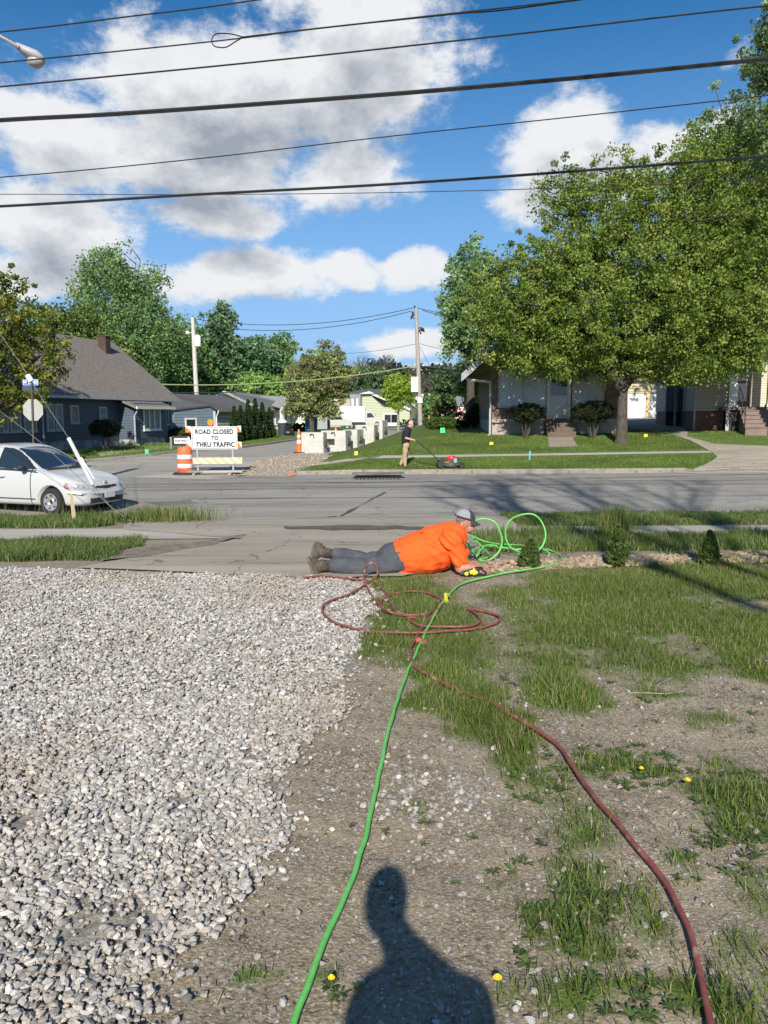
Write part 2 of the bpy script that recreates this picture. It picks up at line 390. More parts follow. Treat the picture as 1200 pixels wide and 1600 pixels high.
def ground_mat():
    mt = bpy.data.materials.new('yard_soil'); mt.use_nodes = True; nt = mt.node_tree; N = nt.nodes.new; L = nt.links.new; p = nt.nodes['Principled BSDF']
    p.inputs['Roughness'].default_value = .95; p.inputs['Specular IOR Level'].default_value = .2
    geo = N('ShaderNodeNewGeometry'); P = geo.outputs['Position']; at = N('ShaderNodeAttribute'); at.attribute_name = 'Col'; sp = N('ShaderNodeSeparateColor'); L(at.outputs['Color'], sp.inputs[0])
    def noise(s, d=6, r=.6):
        n = N('ShaderNodeTexNoise'); n.inputs['Scale'].default_value = s; n.inputs['Detail'].default_value = d; n.inputs['Roughness'].default_value = r; L(P, n.inputs['Vector']); return n.outputs[0]
    def rng_(x, a, b):
        n = N('ShaderNodeMapRange'); L(x, n.inputs[0]); n.inputs[1].default_value = a; n.inputs[2].default_value = b; return n.outputs[0]
    def mix(f, a, b):
        n = N('ShaderNodeMix'); n.data_type = 'RGBA'
        if isinstance(f, float): n.inputs[0].default_value = f
        else: L(f, n.inputs[0])
        for i, x in ((6, a), (7, b)):
            if isinstance(x, tuple): n.inputs[i].default_value = (*x, 1)
            else: L(x, n.inputs[i])
        return n.outputs[2]
    c = mix(rng_(noise(1.6), .38, .62), (.135,.10,.062), (.26,.205,.135))
    c = mix(rng_(noise(55, 4, .7), .38, .64), c, (.33,.285,.22))
    c = mix(rng_(noise(18, 5), .58, .72), c, (.062,.050,.036))
    v = N('ShaderNodeTexVoronoi'); v.inputs['Scale'].default_value = 85; L(P, v.inputs['Vector']); v.inputs['Randomness'].default_value = 1
    vs = N('ShaderNodeSeparateColor'); L(v.outputs['Color'], vs.inputs[0])
    pebm = N('ShaderNodeMath'); pebm.operation = 'MULTIPLY'; L(rng_(vs.outputs[0], .78, .82), pebm.inputs[0]); L(rng_(v.outputs['Distance'], .55, .35), pebm.inputs[1])
    c = mix(pebm.outputs[0], c, mix(vs.outputs[1], (.28,.26,.23), (.50,.47,.43)))
    c = mix(rng_(sp.outputs[0], .05, .55), c, mix(rng_(noise(9), .4, .6), (.062,.095,.020), (.105,.15,.032)))
    c = mix(sp.outputs[1], c, mix(rng_(noise(30), .4, .6), (.17,.155,.125), (.30,.28,.24)))
    L(c, p.inputs['Base Color'])
    b1 = N('ShaderNodeBump'); b1.inputs['Strength'].default_value = .4; b1.inputs['Distance'].default_value = .006; L(noise(110, 6, .75), b1.inputs['Height'])
    b2 = N('ShaderNodeBump'); b2.inputs['Strength'].default_value = .5; b2.inputs['Distance'].default_value = .006; L(v.outputs['Distance'], b2.inputs['Height']); b2.invert = True; L(b1.outputs[0], b2.inputs['Normal']); L(b2.outputs[0], p.inputs['Normal'])
    return mt
V = np.stack([GXX.ravel(), GYY.ravel(), gz.ravel()], -1)
tag(np_mesh('ground', V, gf, ground_mat(), cols=cols, smooth=True), kind='structure')
from collections import OrderedDict
def gz_at(X, Y):
    """height of the ground sheet"""
    X = np.asarray(X, float); Y = np.asarray(Y, float)
    i = np.clip(np.searchsorted(xs, X)-1, 0, nX-2); j = np.clip(np.searchsorted(ys, Y)-1, 0, nY-2)
    fx = (X-xs[i])/(xs[i+1]-xs[i]); fy = (Y-ys[j])/(ys[j+1]-ys[j])
    return (gz[j, i]*(1-fx)+gz[j, i+1]*fx)*(1-fy)+(gz[j+1, i]*(1-fx)+gz[j+1, i+1]*fx)*fy
# draped sheets ----------------------------------------------------
def rough_poly(poly, amp, step=.5, seed=0, straight=()):
    out = []; n = len(poly)
    for i in range(n):
        a = Vector(poly[i]); b = Vector(poly[(i+1) % n]); d = b-a; k = max(1, min(80, int(d.length/step)))
        nn = Vector((-d.y, d.x)).normalized() if d.length > 1e-6 else Vector((0, 0))
        for j in range(k):
            q = a+d*j/k
            if i not in straight and j > 0: q = q + nn*amp*(mnoise.noise((q.x*1.3+seed, q.y*1.3, seed))*1.4+.6*mnoise.noise((q.x*5+seed, q.y*5, seed)))
            out.append((q.x, q.y))
    return out
def sheet(name, poly, off, mt, amp=0, step=.5, seed=0, thick=.0, straight=()):
    if amp: poly = rough_poly(poly, amp, step, seed, straight)
    bm = bmesh.new(); vs = [bm.verts.new((x, y, 0)) for x, y in poly]; bm.faces.new(vs)
    bmesh.ops.triangulate(bm, faces=bm.faces[:])
    x0 = min(p[0] for p in poly); x1 = max(p[0] for p in poly); y0 = min(p[1] for p in poly); y1 = max(p[1] for p in poly)
    cuts = [(0, y) for y in sorted(set(RY+LY+list(np.arange(max(y0, 8), min(y1, 60), .75)))) if y0+.01 < y < y1-.01]
    cuts += [(1, x) for x in np.arange(math.ceil(max(x0, -40)), min(x1, 40), 1.5 if x1-x0 < 40 else 2.5) if x0 < x < x1]
    for ax, c in cuts:
        bmesh.ops.bisect_plane(bm, geom=bm.verts[:]+bm.edges[:]+bm.faces[:], plane_co=((c, 0, 0) if ax else (0, c, 0)), plane_no=((1, 0, 0) if ax else (0, 1, 0)))
    # diagonal street boundary follows finely enough
    vv = list(bm.verts); co = np.array([v.co[:] for v in vv]); hz = H(co[:, 0], co[:, 1])
    for v, z in zip(vv, hz): v.co.z = z+off
    if thick:
        r = bmesh.ops.extrude_face_region(bm, geom=bm.faces[:]); 
        for g_ in r['geom']:
            if isinstance(g_, bmesh.types.BMVert): g_.co.z += 0
        top = [g_ for g_ in r['geom'] if isinstance(g_, bmesh.types.BMVert)]; ts = set(top)
        for v in bm.verts:
            if v not in ts: v.co.z -= thick
    bmesh.ops.recalc_face_normals(bm, faces=bm.faces)
    me = bpy.data.meshes.new(name); bm.to_mesh(me); bm.free()
    if not thick and me.polygons and sum(p.normal.z for p in me.polygons) < 0: me.flip_normals()
    return tag(link(name, me, mt), kind='structure')
def road_mat(name, a, b, crack=True, speck=(.30,.29,.27)):
    mt = bpy.data.materials.new(name); mt.use_nodes = True; nt = mt.node_tree; N = nt.nodes.new; L = nt.links.new; p = nt.nodes['Principled BSDF']; p.inputs['Roughness'].default_value = .95; p.inputs['Specular IOR Level'].default_value = .08
    geo = N('ShaderNodeNewGeometry'); P = geo.outputs['Position']
    def noise(s, d=6, st=None):
        n = N('ShaderNodeTexNoise'); n.inputs['Scale'].default_value = s; n.inputs['Detail'].default_value = d; n.inputs['Roughness'].default_value = .65
        if st: mp = N('ShaderNodeMapping'); mp.inputs['Scale'].default_value = st; L(P, mp.inputs[0]); L(mp.outputs[0], n.inputs['Vector'])
        else: L(P, n.inputs['Vector'])
        return n.outputs[0]
    def rr(x, lo, hi):
        n = N('ShaderNodeMapRange'); L(x, n.inputs[0]); n.inputs[1].default_value = lo; n.inputs[2].default_value = hi; return n.outputs[0]
    def mix(f, x, y):
        n = N('ShaderNodeMix'); n.data_type = 'RGBA'; L(f, n.inputs[0])
        for i, q in ((6, x), (7, y)):
            if isinstance(q, tuple): n.inputs[i].default_value = (*q, 1)
            else: L(q, n.inputs[i])
        return n.outputs[2]
    c = mix(rr(noise(.8, 6, (.35, 1.4, 1)), .35, .65), a, b)
    c = mix(rr(noise(60, 3), .56, .66), c, speck)
    c = mix(rr(noise(1.1, 8, (.25, 2.2, 1)), .60, .68), c, tuple(x*.6 for x in a))
    if crack:
        v = N('ShaderNodeTexVoronoi'); v.feature = 'DISTANCE_TO_EDGE'; v.inputs['Scale'].default_value = .38
        wv = N('ShaderNodeVectorMath'); wv.operation = 'ADD'; L(P, wv.inputs[0])
        nz = N('ShaderNodeTexNoise'); nz.inputs['Scale'].default_value = 1.2; nz.inputs['Detail'].default_value = 6; L(P, nz.inputs['Vector'])
        sc = N('ShaderNodeVectorMath'); sc.operation = 'SCALE'; sc.inputs['Scale'].default_value = 1.6; L(nz.outputs['Color'], sc.inputs[0]); L(sc.outputs[0], wv.inputs[1]); L(wv.outputs[0], v.inputs['Vector'])
        c = mix(rr(v.outputs['Distance'], .008, .0015), c, tuple(x*.62 for x in a))
    L(c, p.inputs['Base Color'])
    bp = N('ShaderNodeBump'); bp.inputs['Strength'].default_value = .5; bp.inputs['Distance'].default_value = .008; L(noise(90, 4), bp.inputs['Height']); L(bp.outputs[0], p.inputs['Normal'])
    return mt
M_asph = road_mat('worn_asphalt', (.23,.215,.19), (.33,.312,.28))
M_asph2 = road_mat('dusty_asphalt', (.26,.245,.22), (.36,.34,.30))
M_conc = road_mat('old_concrete', (.28,.245,.195), (.39,.35,.29), speck=(.40,.37,.33))
M_conc2 = road_mat('pavement_concrete', (.34,.315,.27), (.44,.41,.36), crack=False, speck=(.46,.44,.40))
M_dirt = mat('loose_dirt', (.28,.21,.145), (.40,.32,.23), rough=.95, scale=6, bump=.8, bscale=30, coords='Object')
M_grav2 = mat('street_gravel', (.25,.205,.155), (.38,.325,.26), rough=.95, scale=14, bump=1, bscale=35, spots=((.62,.57,.5), 25, .6))
M_lawn = mat('mown_lawn', (.075,.120,.020), (.125,.175,.034), rough=.9, scale=2.5, bump=1, bscale=60, spots=((.12,.16,.05), 12, .66))
M_curb = mat('kerb_concrete', (.21,.185,.15), (.31,.28,.235), rough=.9, scale=4, bump=.4, bscale=40, spots=((.16,.14,.11), 5, .6))
# main road
sheet('road', [(-120,15.3),(-6.0,15.25),(-4.6,14.5),(2.2,14.4),(3.0,15.25),(120,15.3),(120,26.8),(-120,26.8)], .004, M_asph)
# side street
def sx(Y, off=0): return street_x(Y)+off
left_curb = [(-60,28.2),(-22,28.6),gp(0,730),gp(100,725),gp(170,719),gp(240,712),gp(300,706),gp(371,701),gp(420,694.5),gp(464,688)]
lc_end = left_curb[-1]
far_l = (lc_end[0]+.13*(140-lc_end[1]), 140)
sheet('side_street', [(-120,26.8),(sx(26.8,1.2),26.8)]+[(sx(y,o), y) for y, o in ((27.5,1.0),(30,.4),(34,.1),(60,0.),(90,0),(140,0))]+[far_l]+left_curb[::-1]+[(-120,28.2)], .008, M_asph2)
# pale patch where the side street meets the road
sheet('street_patch', [gp(200,746),gp(330,750),gp(395,745),gp(420,735),gp(440,722),gp(330,722),gp(290,737)], .012, M_conc2, amp=.15)
sheet('street_gravel', [gp(330,747),gp(455,746.5),gp(462,735),gp(500,722),gp(520,712),gp(470,709),gp(440,712),gp(400,722),gp(375,738)], .016, M_grav2, amp=.2, step=.3, seed=4)
# far lawn by the bungalow, its pavement and driveway
rl = [gp(452,741),gp(462,735),gp(510,719),gp(560,708),gp(600,700),gp(640,690),gp(690,681),gp(730,672),(9,60),(14.5,60)]
drive_l = [gp(975,662),(12.6,50),gp(1045,676),gp(1075,688),gp(1100,703),gp(1121,714),gp(1112,722),gp(1085,733)]
sheet('lawn', [(gp(452,741)[0],27.0)]+rl[1:-2]+[(8.5,70),(25,70)]+[(15.0,40.5)]+[gp(1060,684),gp(1085,695),gp(1108,706),gp(1120,714),gp(1108,722),(gp(1085,733)[0],26.97)], .006, M_lawn, amp=.05, step=.4)
sheet('verge_lawn', [(13.4,32.2),(16.2,31.3),(60,31.3),(60,36.6),(14.3,36.6),(13.1,34.6)], .010, M_lawn, amp=.06)
sheet('pavement', [(gp(452,741)[0]+.3,29.7),(-2.3,30.0),(0,30.05),(30,30.2),(30,30.55),(8,30.55),(1,30.65),(-2.1,31.0),(-3.2,30.7)], .014, M_conc2)
sheet('house_path', [gp(858,700),gp(903,698),gp(893,682),gp(856,683)], .018, brick_mat('path_brick',(.25,.20,.155),(.33,.28,.23),(.27,.25,.21),rot=(0,0,0),bw=.2,bh=.1))
sheet('driveway', [gp(1083,737.5),gp(1112,722),gp(1121,714),gp(1104,703),gp(1080,690),gp(1062,683),(12.8,36.5),(13.2,44),(19.5,66),(26,66),(17,44),(14.6,37),(13.6,34.6),(13.9,32.4),(16.4,31.2),(34,31.0),(34,26.9),(12.0,26.9)], .022, M_conc)
# kerb of the far side
def curb_line(name, pts, w=.15, h=.12, base=-.02):
    mb = MB(); pts = [Vector((x, y)) for x, y in pts]; P = []
    for a, b in zip(pts, pts[1:]):
        k = max(1, int((b-a).length/.7)); P += [a+(b-a)*i/k for i in range(k)]
    P.append(pts[-1]); ring = []
    for i, p in enumerate(P):
        t = (P[min(i+1, len(P)-1)]-P[max(i-1, 0)]).normalized(); n = Vector((-t.y, t.x))
        q0 = p-n*w/2; q1 = p+n*w/2; z = Hs(p.x, p.y)
        ring.append([(q0.x,q0.y,z+base-.15),(q0.x,q0.y,z+base+h-.02),(q0.x+n.x*.02,q0.y+n.y*.02,z+base+h),(q1.x,q1.y,z+base+h),(q1.x,q1.y,z+base-.15)])
    b = []; 
    for r in ring: b += r
    fs = [(i*5+j, i*5+(j+1) % 5, (i+1)*5+(j+1) % 5, (i+1)*5+j) for i in range(len(ring)-1) for j in range(5)]
    fs += [(4,3,2,1,0), tuple((len(ring)-1)*5+j for j in range(5))]
    mb.add(b, fs); return tag(mb.build(name, M_curb), kind='structure')
curb_line('kerb', [(gp(452,741)[0]+.3,26.86),(0,26.84),(5,26.83),(gp(1068,733)[0],26.84)], .16, .13, -.02)
curb_line('kerb_side_street', [(-60,28.25),(-22,28.65)]+left_curb[2:]+[far_l], .18, .13)
# left lawn between kerb and blue house
sheet('lawn_left', [(-70,28.35),(-22,28.8)]+[(x-.05,y+.1) for x, y in left_curb[2:]]+[(far_l[0]-.2,far_l[1]),(-70,140)], .10, M_lawn, amp=.04)
sheet('pavement_left', [gp(150,713),gp(215,704),gp(262,699),gp(330,692),gp(330,695),gp(268,703),gp(222,708),gp(160,717)], .106, M_conc2, amp=.08)
# pavement, verge and the driveway apron on this side
sheet('near_pavement', [(-60,11.05),(60,11.15),(60,12.45),(-60,12.35)], .012, M_conc2)
apron = [gp(120,890),gp(300,897),gp(480,904),(2.2,7.4),(2.4,9.5),(2.45,12.3),(2.8,13.6),(2.9,14.75),(-4.9,14.75),(-4.55,13.2),(-4.3,12.3),(-4.1,11.2),gp(300,862),gp(205,882)]
apron = [gp(120,890),gp(300,897),gp(480,905),gp(628,903),gp(735,878),(1.5,10.0),(1.9,11.2),(2.15,12.4),(2.3,13.6),(2.6,14.75),(-4.9,14.75),(-4.5,13.3),(-4.2,12.3),gp(380,843),gp(300,857),gp(190,876)]
sheet('driveway_apron', apron, .018, M_conc, amp=.05, step=.25, seed=2)
M_tar = mat('dark_gutter_dirt', (.06,.05,.04), (.14,.12,.10), rough=.95, scale=7, bump=.6)
sheet('gutter_dirt', [gp(440,824),gp(620,823),gp(700,826),gp(700,830),gp(620,829),gp(520,831),gp(450,829)], .026, M_tar, amp=.14, step=.15, seed=8)
sheet('driveway_joint', [gp(150,881),gp(215,874),gp(260,866),gp(310,857),gp(355,846),gp(385,838),(gp(383,836.8)),gp(350,842),gp(305,850),gp(250,857),gp(190,864)], .022, mat('joint_soil', (.13,.10,.07), (.26,.22,.17), rough=.95, scale=9, bump=.6), amp=.10, step=.12, seed=3)
M_patch = road_mat('dark_asphalt_patch', (.13,.125,.118), (.19,.185,.175), crack=False, speck=(.24,.23,.22)); M_seal = mat('tar_seal', (.035,.034,.033), (.07,.068,.065), rough=.6, scale=9)
for k, P_ in enumerate(([gp(225,785),gp(300,781),gp(310,786),gp(255,792)], [gp(40,770),gp(190,768),gp(200,773),gp(50,776)], [gp(860,800),gp(1010,797),gp(1020,801),gp(870,804)])): sheet('road_stain', P_, .0065+.001*k, M_patch, amp=.35, step=.3, seed=k+20)
for k, P_ in enumerate(([(-60,22.9),(60,22.95),(60,22.99),(-60,22.95)], [(-60,18.7),(60,18.65),(60,18.68),(-60,18.74)], [gp(455,822),gp(600,770),gp(604,770),gp(460,822.6)])): sheet('road_seam', P_, .0105+.001*k, M_seal, amp=.05, step=.4, seed=k+30)
# yellow line, worn
M_yel = mat('worn_yellow_paint', (.42,.33,.13), (.30,.28,.24), rough=.9, scale=3.5, contrast=(.42,.52))
for k, yy in enumerate((21.3, 21.55)):
    sheet('centre_line', [(-40,yy),(40,yy),(40,yy+.1),(-40,yy+.1)], .009, mat('worn_yellow_paint_%d' % k, (.33,.28,.17), (.262,.255,.24), rough=.9, scale=3, contrast=(.40,.5), coords='Object'))
# bare soil bed with clods under the saplings
sheet('soil_bed', [gp(735,884),gp(900,876),gp(1050,872),gp(1200,868),(7.5,9.5),(7.5,9.0),gp(1200,881),gp(1050,886),gp(900,891),gp(770,899)], .016, M_dirt, amp=.10, step=.15, seed=11)
# ================================================================== LOOSE STONE
# course of the two hoses (picture points dropped on the ground; three numbers = held up at that depth)
gs = [(455,1625),(466,1590),(482,1545),(500,1500),(521,1450),(545,1395),(563,1340),(579,1280),(592,1220),(607,1150),(622,1095),(643,1040),(668,988),(686,955),(703,932),(724,914),(760,906),(800,900),(835,895),(863,888),(877,879),(872,866,9.35),(855,858,9.6),(827,853,9.75),(800,851,9.8),(779,850,9.8),(755,845,9.75),(735,836,9.7),(745,846,9.5)]
c1 = []
# standing coil seen on the right
def loop(cu, cv, ru, rv, Y0_, dY, a0, a1, k=9): return [(cu+ru*math.cos(a)*(1+.07*math.sin(2*a+cu)), cv-rv*math.sin(a)*(1+.05*math.sin(3*a+cv)), Y0_+dY*math.sin(a*.5)) for a in np.linspace(a0, a1, k)]
gs += [(765,868,9.1)]+loop(757,842,27,33,8.95,.1,-1.9,4.2,12)
gs += [(745,868,8.9),(760,852,9.2),(790,856,9.3)]
gs += loop(821,834,33,31,9.3,.12,-2.2,4.4,13)
gs += [(812,868,9.3),(840,872,9.3),(858,868,9.25),(848,858,9.4),(800,858,9.5),(760,853,9.5),(735,862,9.2),(732,876,8.75),(745,879,8.5),(753,882,8.3),(757,893,8.05)]
rs_ = [(1112,1630),(1104,1590),(1094,1540),(1080,1480),(1058,1425),(1030,1380),(1000,1345),(965,1302),(930,1262),(900,1218),(875,1178),(845,1153),(800,1128),(770,1108),(735,1092),(700,1076),(668,1060),(648,1046),(642,1022),(652,1000),(664,980),(676,966),(690,950),(685,938),(662,931),(636,930),(610,934),(596,944),(600,958),(622,966),(650,967),(672,962),(690,946,7.55),(665,966,7.2),(618,964),(592,950),(573,922),(569,897,7.75),(575,882,7.75),(586,881,7.75),(590,893,7.75),(584,910),(566,923),(544,934),(520,942),(504,953),(510,968),(530,980),(570,991),(615,995),(658,996),(700,994),(740,990),(772,982),(781,973),(770,964),(740,959),(731,958),(745,966),(750,978),(730,985),(690,986),(655,982),(636,972),(650,970),(620,960),(606,940),(588,916),(560,911),(530,907),(504,905),(475,909)]
def _hp():
    out = []
    for spec in (gs, rs_):
        g2 = [G(*a) for a in spec if len(a) == 2 and a[1] > 900]
        out += [(q.x, q.y) for q in spline(g2, 30)]
    return np.array(out)
HP = _hp()
def off_hose(X, Y, r=.02):
    k = np.ones(len(X), bool)
    for i in range(0, len(X), 20000):
        a = X[i:i+20000, None]-HP[None, ::2, 0]; b = Y[i:i+20000, None]-HP[None, ::2, 1]; d = np.where(b < 0, b*.35*0+b*.45, b)
        k[i:i+20000] = ((a*a+d*d).min(1) > r*r)
    return k

def ico():
    bm = bmesh.new(); bmesh.ops.create_icosphere(bm, subdivisions=1, radius=1); v = np.array([x.co[:] for x in bm.verts]); f = np.array([[q.index for q in x.verts] for x in bm.faces]); bm.free(); return v, f
IV, IF = ico()
def stones(name, X, Y, size, colr, lift=.3, flat=.62, sink=None, label=None, cat='gravel', Z=None):
    n = len(X); ns = 24; shapes = []
    for k in range(ns):
        v = IV*(1+rng.uniform(-.28, .28, (len(IV), 1))); 
        # chop with a few planes for crushed faces
        for _ in range(4):
            d = rng.normal(size=3); d /= np.linalg.norm(d); h = rng.uniform(.45, .75); s = v@d; v = v-np.outer(np.clip(s-h, 0, None), d)
        shapes.append(v)
    shapes = np.array(shapes); sh = shapes[rng.integers(0, ns, n)]
    s = size[:, None]*np.stack([rng.uniform(.85, 1.4, n), rng.uniform(.7, 1.05, n), rng.uniform(flat*.8, flat*1.25, n)], -1)*.5
    sh = sh*s[:, None, :]
    a = rng.uniform(0, 2*pi, n); tx = rng.normal(0, .28, n); ty = rng.normal(0, .28, n)
    c, t = np.cos(tx), np.sin(tx); y = sh[..., 1]*c[:, None]-sh[..., 2]*t[:, None]; z = sh[..., 1]*t[:, None]+sh[..., 2]*c[:, None]; x = sh[..., 0]
    c, t = np.cos(ty), np.sin(ty); x2 = x*c[:, None]+z*t[:, None]; z2 = -x*t[:, None]+z*c[:, None]
    c, t = np.cos(a), np.sin(a); x3 = x2*c[:, None]-y*t[:, None]; y3 = x2*t[:, None]+y*c[:, None]
    Zb = (gz_at(X, Y) if Z is None else Z)+size*lift*rng.uniform(.2, 1.0, n)
    V = np.stack([x3+X[:, None], y3+Y[:, None], z2+Zb[:, None]], -1).reshape(-1, 3)
    F = (IF[None]+(np.arange(n)*len(IV))[:, None, None]).reshape(-1, 3)
    C = np.repeat(colr, len(IV), 0)
    o = np_mesh(name, V, F, M_stone, cols=C); return tag(o, label, cat, kind='stuff')
M_stone = mat('limestone', (.86,.86,.86), (1,1,1), rough=.85, scale=60, attr=True, bump=.3, bscale=120)
def stone_cols(n):
    base = rng.uniform(.22, .50, n); hot = rng.random(n) < .12; base = np.where(hot, rng.uniform(.48, .64, n), base)
    t = rng.normal(0, 1, n)
    c = np.stack([base*(1.05+.04*t), base*(.985+.005*t), base*(.91-.03*t)], -1); return np.clip(c, .05, .8)
area = []
def scatter(x0, x1, y0, y1, n): return rng.uniform(x0, x1, n), rng.uniform(y0, y1, n)
X, Y = scatter(-6.2, .3, 1.0, 8.95, 200000); xa_, ya_ = scatter(-3.6, .3, 1.0, 4.5, 34000); X = np.concatenate([X, xa_]); Y = np.concatenate([Y, ya_])
bare = (fbm(X, Y, 1.7, 12) < .25) & (fbm(X, Y, 5, 13) < .42)          # thin spots where the earth shows
keep = poly_area_mask(GP, X+(fbm(X, Y, 5, 21)-.5)*.28+rng.normal(0, .035, len(X))*(1+3*(rng.random(len(X)) < .12)), Y) & ~(bare & (rng.random(len(X)) < .8))
keep &= ~((X < -4.2-.35*(Y-4)*0) & (Y < 4) & (rng.random(len(X)) < .5))
X, Y = X[keep], Y[keep]; print('gravel stones', len(X))
bare_spots = [G(285,1250), G(400,1180), G(30,1290), G(215,1440), G(100,1185), G(120,1330)]
for b in bare_spots[:4]:
    k = ~(((X-b.x)**2/.07**2+(Y-b.y)**2/.07**2 < 1+.8*(fbm(X, Y, 14, 3)-.5)) & (rng.random(len(X)) < .82)); X, Y = X[k], Y[k]
sz = .014+.024*rng.random(len(X))**1.3
dirt_ = np.clip((fbm(X, Y, 1.1, 77)-.45)*3, 0, 1)[:, None]*.45; gc_ = stone_cols(len(X))*(1-dirt_)+stone_cols(len(X))*np.array([.78, .66, .52])*dirt_
stones('gravel', X, Y, sz, gc_, lift=.75, label='pale crushed limestone gravel covering the parking pad')
# small pebbles and grit over the bare soil
X, Y = scatter(-1.6, 4.5, 1.4, 8.4, 170000); d = dens(X, Y); n1 = fbm(X, Y, 2.2, 31)
keep = (~poly_area_mask(GP, X, Y)) & (rng.random(len(X)) < np.clip(1.1-d*1.1, .05, 1)*np.clip((n1-.25)*2.2, .1, 1))
X, Y = X[keep], Y[keep]; sz = np.where(rng.random(len(X)) < .045, rng.uniform(.012, .026, len(X)), rng.uniform(.003, .010, len(X)))
cc = stone_cols(len(X))*.72; sl_ = (rng.random(len(X)) < .6) & (sz < .012); cc[sl_] = (np.array([.19, .15, .105])*rng.uniform(.4, 1.35, (len(X), 1)))[sl_]
stones('pebbles', X, Y, sz, cc, lift=.22, label='small stones and grit strewn over the bare earth')
# heap of coarser stones in the middle of the track
cx, cy = gp(670,1250); X = rng.normal(cx, .18, 230); Y = rng.normal(cy, .16, 230); X2 = rng.uniform(-.3, 1.6, 260); Y2 = rng.uniform(1.7, 4.5, 260)
X = np.concatenate([X, X2]); Y = np.concatenate([Y, Y2]); stones('loose_stones', X, Y, rng.uniform(.014, .038, len(X)), stone_cols(len(X))*.78, lift=.25, label='scattered pale stones along the worn track')
# street gravel at the corner
X, Y = scatter(-9.5, -1.5, 26.3, 36, 9000); msk = poly_area_mask([gp(330,747),gp(455,746.5),gp(470,735),gp(505,722),gp(520,712),gp(470,709),gp(440,712),gp(400,722),gp(375,738)], X, Y); X, Y = X[msk], Y[msk]
stones('road_rubble', X, Y, rng.uniform(.03, .09, len(X)), stone_cols(len(X))*np.array([.86, .76, .64]), lift=.12, Z=H(X, Y)+.02, label='crushed stone spilled over the corner of the closed street')
# clods in the planting bed
bed = [gp(735,884),gp(900,874),gp(1050,870),gp(1200,866),(7.5,9.6),(7.5,9.0),gp(1200,882),gp(1050,886),gp(900,890),gp(770,898)]
X, Y = scatter(.5, 7.5, 7.8, 11, 14000); msk = poly_area_mask(bed, X, Y); X, Y = X[msk], Y[msk]
b = rng.uniform(.7, 1.25, len(X)); stones('soil_clods', X, Y, rng.uniform(.02, .085, len(X)), np.stack([.36*b, .27*b, .185*b], -1), lift=.3, Z=H(X, Y)+.015, label='broken clods of tan soil in the planting bed', cat='soil')
# ================================================================== GRASS
def leafmat(name, transl=.35, rough=.5, spec=.35):
    mt = bpy.data.materials.new(name); mt.use_nodes = True; nt = mt.node_tree; N = nt.nodes.new; L = nt.links.new; p = nt.nodes['Principled BSDF']; p.inputs['Roughness'].default_value = rough; p.inputs['Specular IOR Level'].default_value = spec
    at = N('ShaderNodeAttribute'); at.attribute_name = 'Col'; L(at.outputs['Color'], p.inputs['Base Color'])
    tr = N('ShaderNodeBsdfTranslucent'); L(at.outputs['Color'], tr.inputs[0]); ms = N('ShaderNodeMixShader'); ms.inputs[0].default_value = transl
    L(p.outputs[0], ms.inputs[1]); L(tr.outputs[0], ms.inputs[2]); L(ms.outputs[0], nt.nodes['Material Output'].inputs[0]); return mt
M_grass = leafmat('grass_blades', .3); M_leaf = leafmat('tree_leaves', .42)
def blades(X, Y, Z, hgt, wid, col, lean=.55):
    n = len(X); a = rng.uniform(0, 2*pi, n); dx, dy = np.cos(a), np.sin(a); b = rng.uniform(0, 2*pi, n); L_ = rng.uniform(.1, lean, n)*hgt; lx, ly = np.cos(b)*L_, np.sin(b)*L_
    h2 = np.sqrt(np.clip(hgt**2-L_**2, 0, None)); hw = wid/2
    P = np.zeros((n, 5, 3)); 
    P[:, 0] = np.stack([X-dx*hw, Y-dy*hw, Z], -1); P[:, 1] = np.stack([X+dx*hw, Y+dy*hw, Z], -1)
    mx, my, mz = X+lx*.35, Y+ly*.35, Z+h2*.6
    P[:, 2] = np.stack([mx+dx*hw*.8, my+dy*hw*.8, mz], -1); P[:, 3] = np.stack([mx-dx*hw*.8, my-dy*hw*.8, mz], -1)
    P[:, 4] = np.stack([X+lx, Y+ly, Z+h2], -1)
    i = np.arange(n)[:, None]*5
    F = np.concatenate([i+np.array([0, 1, 2]), i+np.array([0, 2, 3]), i+np.array([3, 2, 4])], 0)
    return P.reshape(-1, 3), F, np.repeat(col, 5, 0)
def gcols(n, dry=.12, lo=(.056,.10,.015), hi=(.165,.235,.038)):
    t = rng.random((n, 1)); c = np.array(lo)*(1-t)+np.array(hi)*t
    d = rng.random((n, 1)) < dry; c = np.where(d, np.array([.30,.25,.13])*rng.uniform(.7, 1.2, (n, 1)), c); return c
class Acc:
    def __init__(s): s.V = []; s.F = []; s.C = []; s.n = 0
    def add(s, t): s.V.append(t[0]); s.F.append(t[1]+s.n); s.C.append(t[2]); s.n += len(t[0])
    def build(s, name, m, parent=None): return np_mesh(name, np.concatenate(s.V), np.concatenate(s.F), m, parent, cols=np.concatenate(s.C))
yg = Acc()
X, Y = scatter(-1.2, 6.0, 1.3, 8.6, 620000); d = dens(X, Y); X, Y, d = [q[rng.random(len(X)) < d*.75] if False else q for q in (X, Y, d)]
k = rng.random(len(X)) < np.clip(d, 0, 1)**1.1*.62; X, Y, d = X[k], Y[k], d[k]; k = off_hose(X, Y); X, Y, d = X[k], Y[k], d[k]; print('yard blades', len(X))
hh = np.full(len(X), .03)
for (cx, cy, rx, ry, dd, h) in patches:
    w = np.exp(-(((X-cx)/rx)**2+((Y-cy)/ry)**2)*1.2); hh = np.maximum(hh, .035+(h-.045)*w)
hh = hh*rng.uniform(.45, 1.25, len(X)); tint = fbm(X, Y, 1.3, 41)[:, None]
yg.add(blades(X, Y, gz_at(X, Y), hh, rng.uniform(.0024, .0045, len(X)), gcols(len(X), .2)*(.75+.55*tint), .8))
